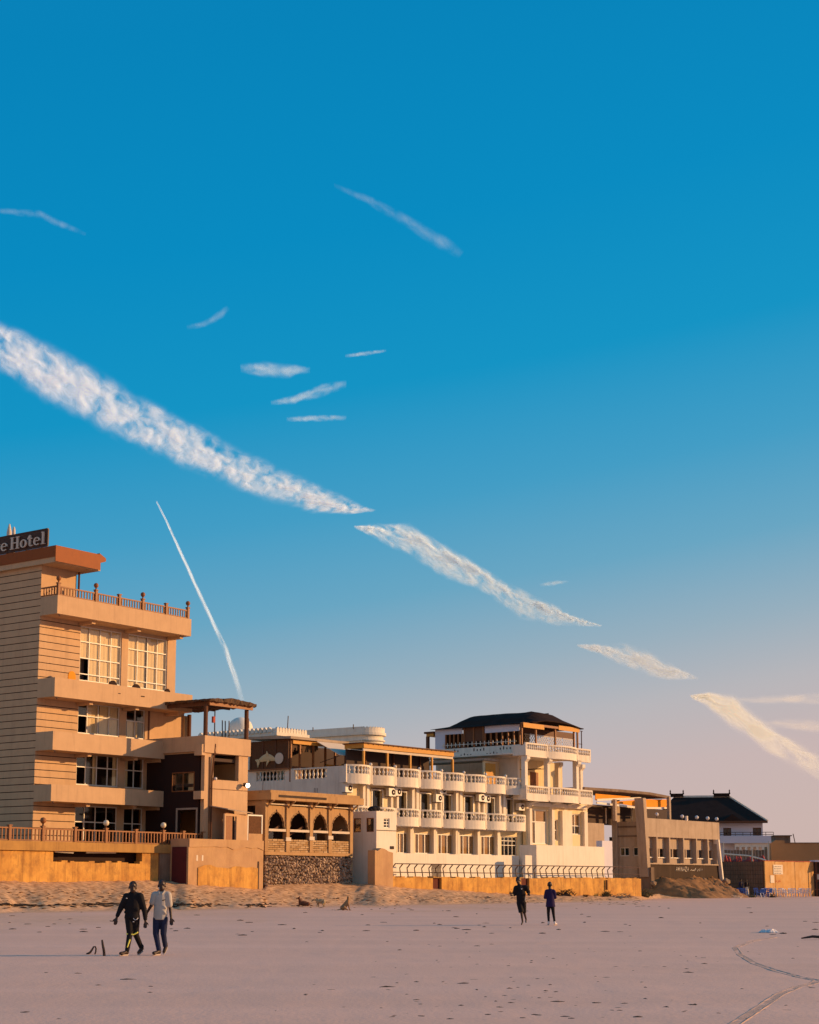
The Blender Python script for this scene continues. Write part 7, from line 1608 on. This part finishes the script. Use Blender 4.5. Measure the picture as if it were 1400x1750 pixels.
def cloud(name, lb, cat, line, mt, grp=None, sub=10, fade=None, alt=ALT):
    """line: (u_top, v_top, u_bottom, v_bottom) edge pairs along the trail; a lens-shaped body at altitude"""
    def sky_pt(u, v, z):
        d = ray(u, v); t = (z - CAM_H) / d[2]; return CAM + d * t
    rows = []
    for i in range((len(line) - 1) * sub + 1):
        k = min(i // sub, len(line) - 2); f = (i - k * sub) / sub; rows.append([line[k][q] * (1 - f) + line[k + 1][q] * f for q in range(4)])
    ncr = 12; V = []; UVc = []; FD = []; acc = 0.0; prev = None; nR = len(rows)
    for i, (a, b, c, d) in enumerate(rows):
        mid = ((a + c) / 2, (b + d) / 2); wd = max(4, math.dist((a, b), (c, d)))
        if prev: acc += math.dist(mid, prev[0]) / ((wd + prev[1]) / 2)
        prev = (mid, wd); t = i / (nR - 1)
        fd = 1.0 if fade is None else np.interp(t, fade[0], fade[1])
        for j in range(ncr + 1):
            s_ = j / ncr; p = sky_pt(a + (c - a) * s_, b + (d - b) * s_, alt); y_ = 2 * s_ - 1
            V.append(p); UVc.append((acc, y_)); FD.append(fd)
    m0 = len(V); half = .03 * alt * .04
    V2 = []
    for lay in (0, 1):
        for q, p in enumerate(V): y_ = UVc[q][1]; V2.append(tuple(p + np.array((0, 0, (1 if lay else -1) * half * (1 - y_ * y_)))))
    F = []; idx = lambda l_, i, j: l_ * m0 + i * (ncr + 1) + j
    for i in range(nR - 1):
        for j in range(ncr):
            F += [(idx(0, i, j), idx(0, i, j + 1), idx(0, i + 1, j + 1), idx(0, i + 1, j)), (idx(1, i + 1, j), idx(1, i + 1, j + 1), idx(1, i, j + 1), idx(1, i, j))]
    org = np.mean(V, axis=0); me = bpy.data.meshes.new(name); me.from_pydata([tuple(np.array(p) - org) for p in V2], [], F); uvl = me.uv_layers.new(name='UVMap')
    vi = np.zeros(len(me.loops), int); me.loops.foreach_get('vertex_index', vi); UVa = np.array(UVc + UVc); uvl.data.foreach_set('uv', UVa[vi].astype(np.float32).ravel())
    at = me.attributes.new('fade', 'FLOAT', 'POINT'); at.data.foreach_set('value', np.array(FD + FD, np.float32)); me.shade_smooth(); me.materials.append(mt)
    o = link(bpy.data.objects.new(name, me)); o.location = tuple(org); return props(o, lb, cat, grp)
G = 'clouds in the broken trail across the sky'
mA = cloudmat('trail_cloud_dense', .88, (1.5, 1.5), 3.5, .04, 1.25, (.56, .72, 1, 1), ridges=((.08, .40), (-.48, .40, .75)))
mB_ = cloudmat('trail_cloud_lower', .9, (.9, 1.3), 3.5, .05, .9, (.56, .74, 1, 1), ridges=((-.25, .42), (.45, .4, .45)))
mC = cloudmat('trail_cloud_thin', .68, (.7, 1.1), 3.5, .03, .9, (.62, .76, .98, 1), ridges=((0, .55), (.5, .3, .2)))
mW = cloudmat('wisp_cloud', .11, (.5, .9), 4.0, .08, 1.3, ridges=((0, .42), (.5, .3, .3)))
mP = cloudmat('tuft_cloud', .30, (.6, 1.0), 4.0, .06, 1.1, ridges=((0, .42), (.5, .3, .3)))
mD = cloudmat('trail_cloud_cream', .85, (.5, 1.0), 3.0, .03, .9, (.80, .88, .95, 1), ridges=((-.1, .5), (.5, .3, .3)))
mS = cloudmat('soft_streak_cloud', .30, (.25, .8), 3.0, .02, 1.3, (.85, .9, .95, 1), ridges=((0, .5), (.5, .3, .3)))
mE = cloudmat('thin_trail_cloud', .55, (.15, .6), 2.0, .0, .6, ridges=((0, .6), (.5, .3, .1)))
cloud('contrail', 'longest fluted white contrail entering from the upper left of the sky', 'contrail', [(-190, 427, -200, 578), (0, 540, -12, 656), (100, 586, 80, 712), (200, 643, 164, 758), (300, 699, 256, 797), (400, 755, 354, 838), (500, 801, 450, 870), (585, 841, 525, 885), (622, 862, 580, 884), (645, 871, 632, 876)], mA, G, fade=([0, .9, 1], [1, 1, .2]))
cloud('contrail', 'ragged white contrail section above the corner tower, second after the longest one', 'contrail', [(604, 898, 608, 904), (640, 890, 645, 926), (700, 888, 705, 962), (770, 928, 765, 996), (840, 972, 835, 1022), (900, 1004, 885, 1064), (960, 1034, 955, 1074), (1000, 1056, 995, 1072), (1030, 1068, 1026, 1072)], mB_, G, fade=([0, .06, .9, 1], [.4, 1, 1, .3]))
cloud('contrail', 'short smooth pale contrail section right of the tower roof', 'contrail', [(985, 1100, 988, 1106), (1020, 1095, 1025, 1122), (1070, 1094, 1066, 1144), (1110, 1106, 1105, 1160), (1150, 1130, 1140, 1166), (1195, 1157, 1192, 1162)], mC, G, fade=([0, .12, .85, 1], [.3, 1, 1, .2]))
cloud('contrail', 'cream lowest contrail section sloping down to the right picture edge', 'contrail', [(1178, 1186, 1184, 1196), (1215, 1178, 1200, 1206), (1262, 1182, 1222, 1232), (1300, 1216, 1262, 1262), (1350, 1248, 1310, 1296), (1410, 1280, 1375, 1330), (1520, 1340, 1500, 1390)], mD, G, fade=([0, .05, .5, 1], [.5, 1, .85, .4]))
cloud('cloud_wisp', 'faint thin cloud streak near the right edge over the cream contrail', 'cloud', [(1240, 1192, 1240, 1200), (1310, 1184, 1310, 1206), (1390, 1178, 1390, 1208), (1500, 1176, 1500, 1206)], mS, fade=([0, .4, 1], [.1, .8, .6]))
cloud('cloud_wisp', 'broad faint cloud band low at the right edge beside the cream contrail', 'cloud', [(1290, 1232, 1288, 1240), (1350, 1222, 1350, 1250), (1420, 1222, 1420, 1262), (1540, 1226, 1540, 1270)], mS, fade=([0, .4, 1], [.1, .8, .6]))
cloud('thin_contrail', 'hair-thin straight vapour trail rising above the thatched pergola', 'contrail', [(266, 857, 269, 857), (282, 890, 286, 889), (303, 940, 309, 937), (330, 1000, 337, 997), (356, 1058, 364, 1054), (380, 1112, 391, 1108), (396, 1160, 408, 1156), (408, 1200, 419, 1196)], mE, None, fade=([0, .15, .8, 1], [.6, 1, .9, .15]))
for lb, ln in (('small wisp at the left edge above the long contrail', [(-30, 352, -30, 362), (25, 351, 25, 372), (70, 354, 66, 376), (110, 374, 102, 392), (150, 396, 144, 404)]), ('long faint wisp high in the middle of the sky', [(570, 310, 572, 322), (640, 330, 630, 356), (710, 364, 692, 394), (770, 396, 745, 430), (798, 425, 780, 445)]),
               ('tiny curled wisp pair above the left half of the long contrail', [(318, 552, 320, 566), (346, 544, 350, 562), (372, 524, 386, 548), (382, 518, 396, 530)]), ('upper of two curled cloud tufts over the middle of the long contrail', [(410, 616, 412, 640), (450, 608, 450, 650), (495, 612, 495, 652), (530, 622, 530, 640)]),
               ('lower brighter cloud tuft over the middle of the long contrail', [(462, 682, 464, 694), (505, 668, 505, 694), (550, 646, 552, 684), (592, 644, 592, 666)]), ('faint flat wisp just below the two cloud tufts', [(490, 710, 490, 722), (540, 704, 540, 724), (592, 706, 592, 720)]),
               ('small bright cloud puff right of the ragged contrail', [(922, 996, 923, 1003), (945, 988, 946, 1004), (972, 990, 972, 997)]), ('hardly visible short wisp right of the cloud tufts', [(590, 604, 590, 612), (625, 597, 626, 610), (660, 596, 660, 602)])):
    cloud('cloud_wisp', lb, 'cloud', ln, mP if 'tuft' in lb.split(' over ')[0] or 'puff' in lb else mW, 'small wisps of cloud', fade=([0, .25, .75, 1], [.2, 1, 1, .2]))
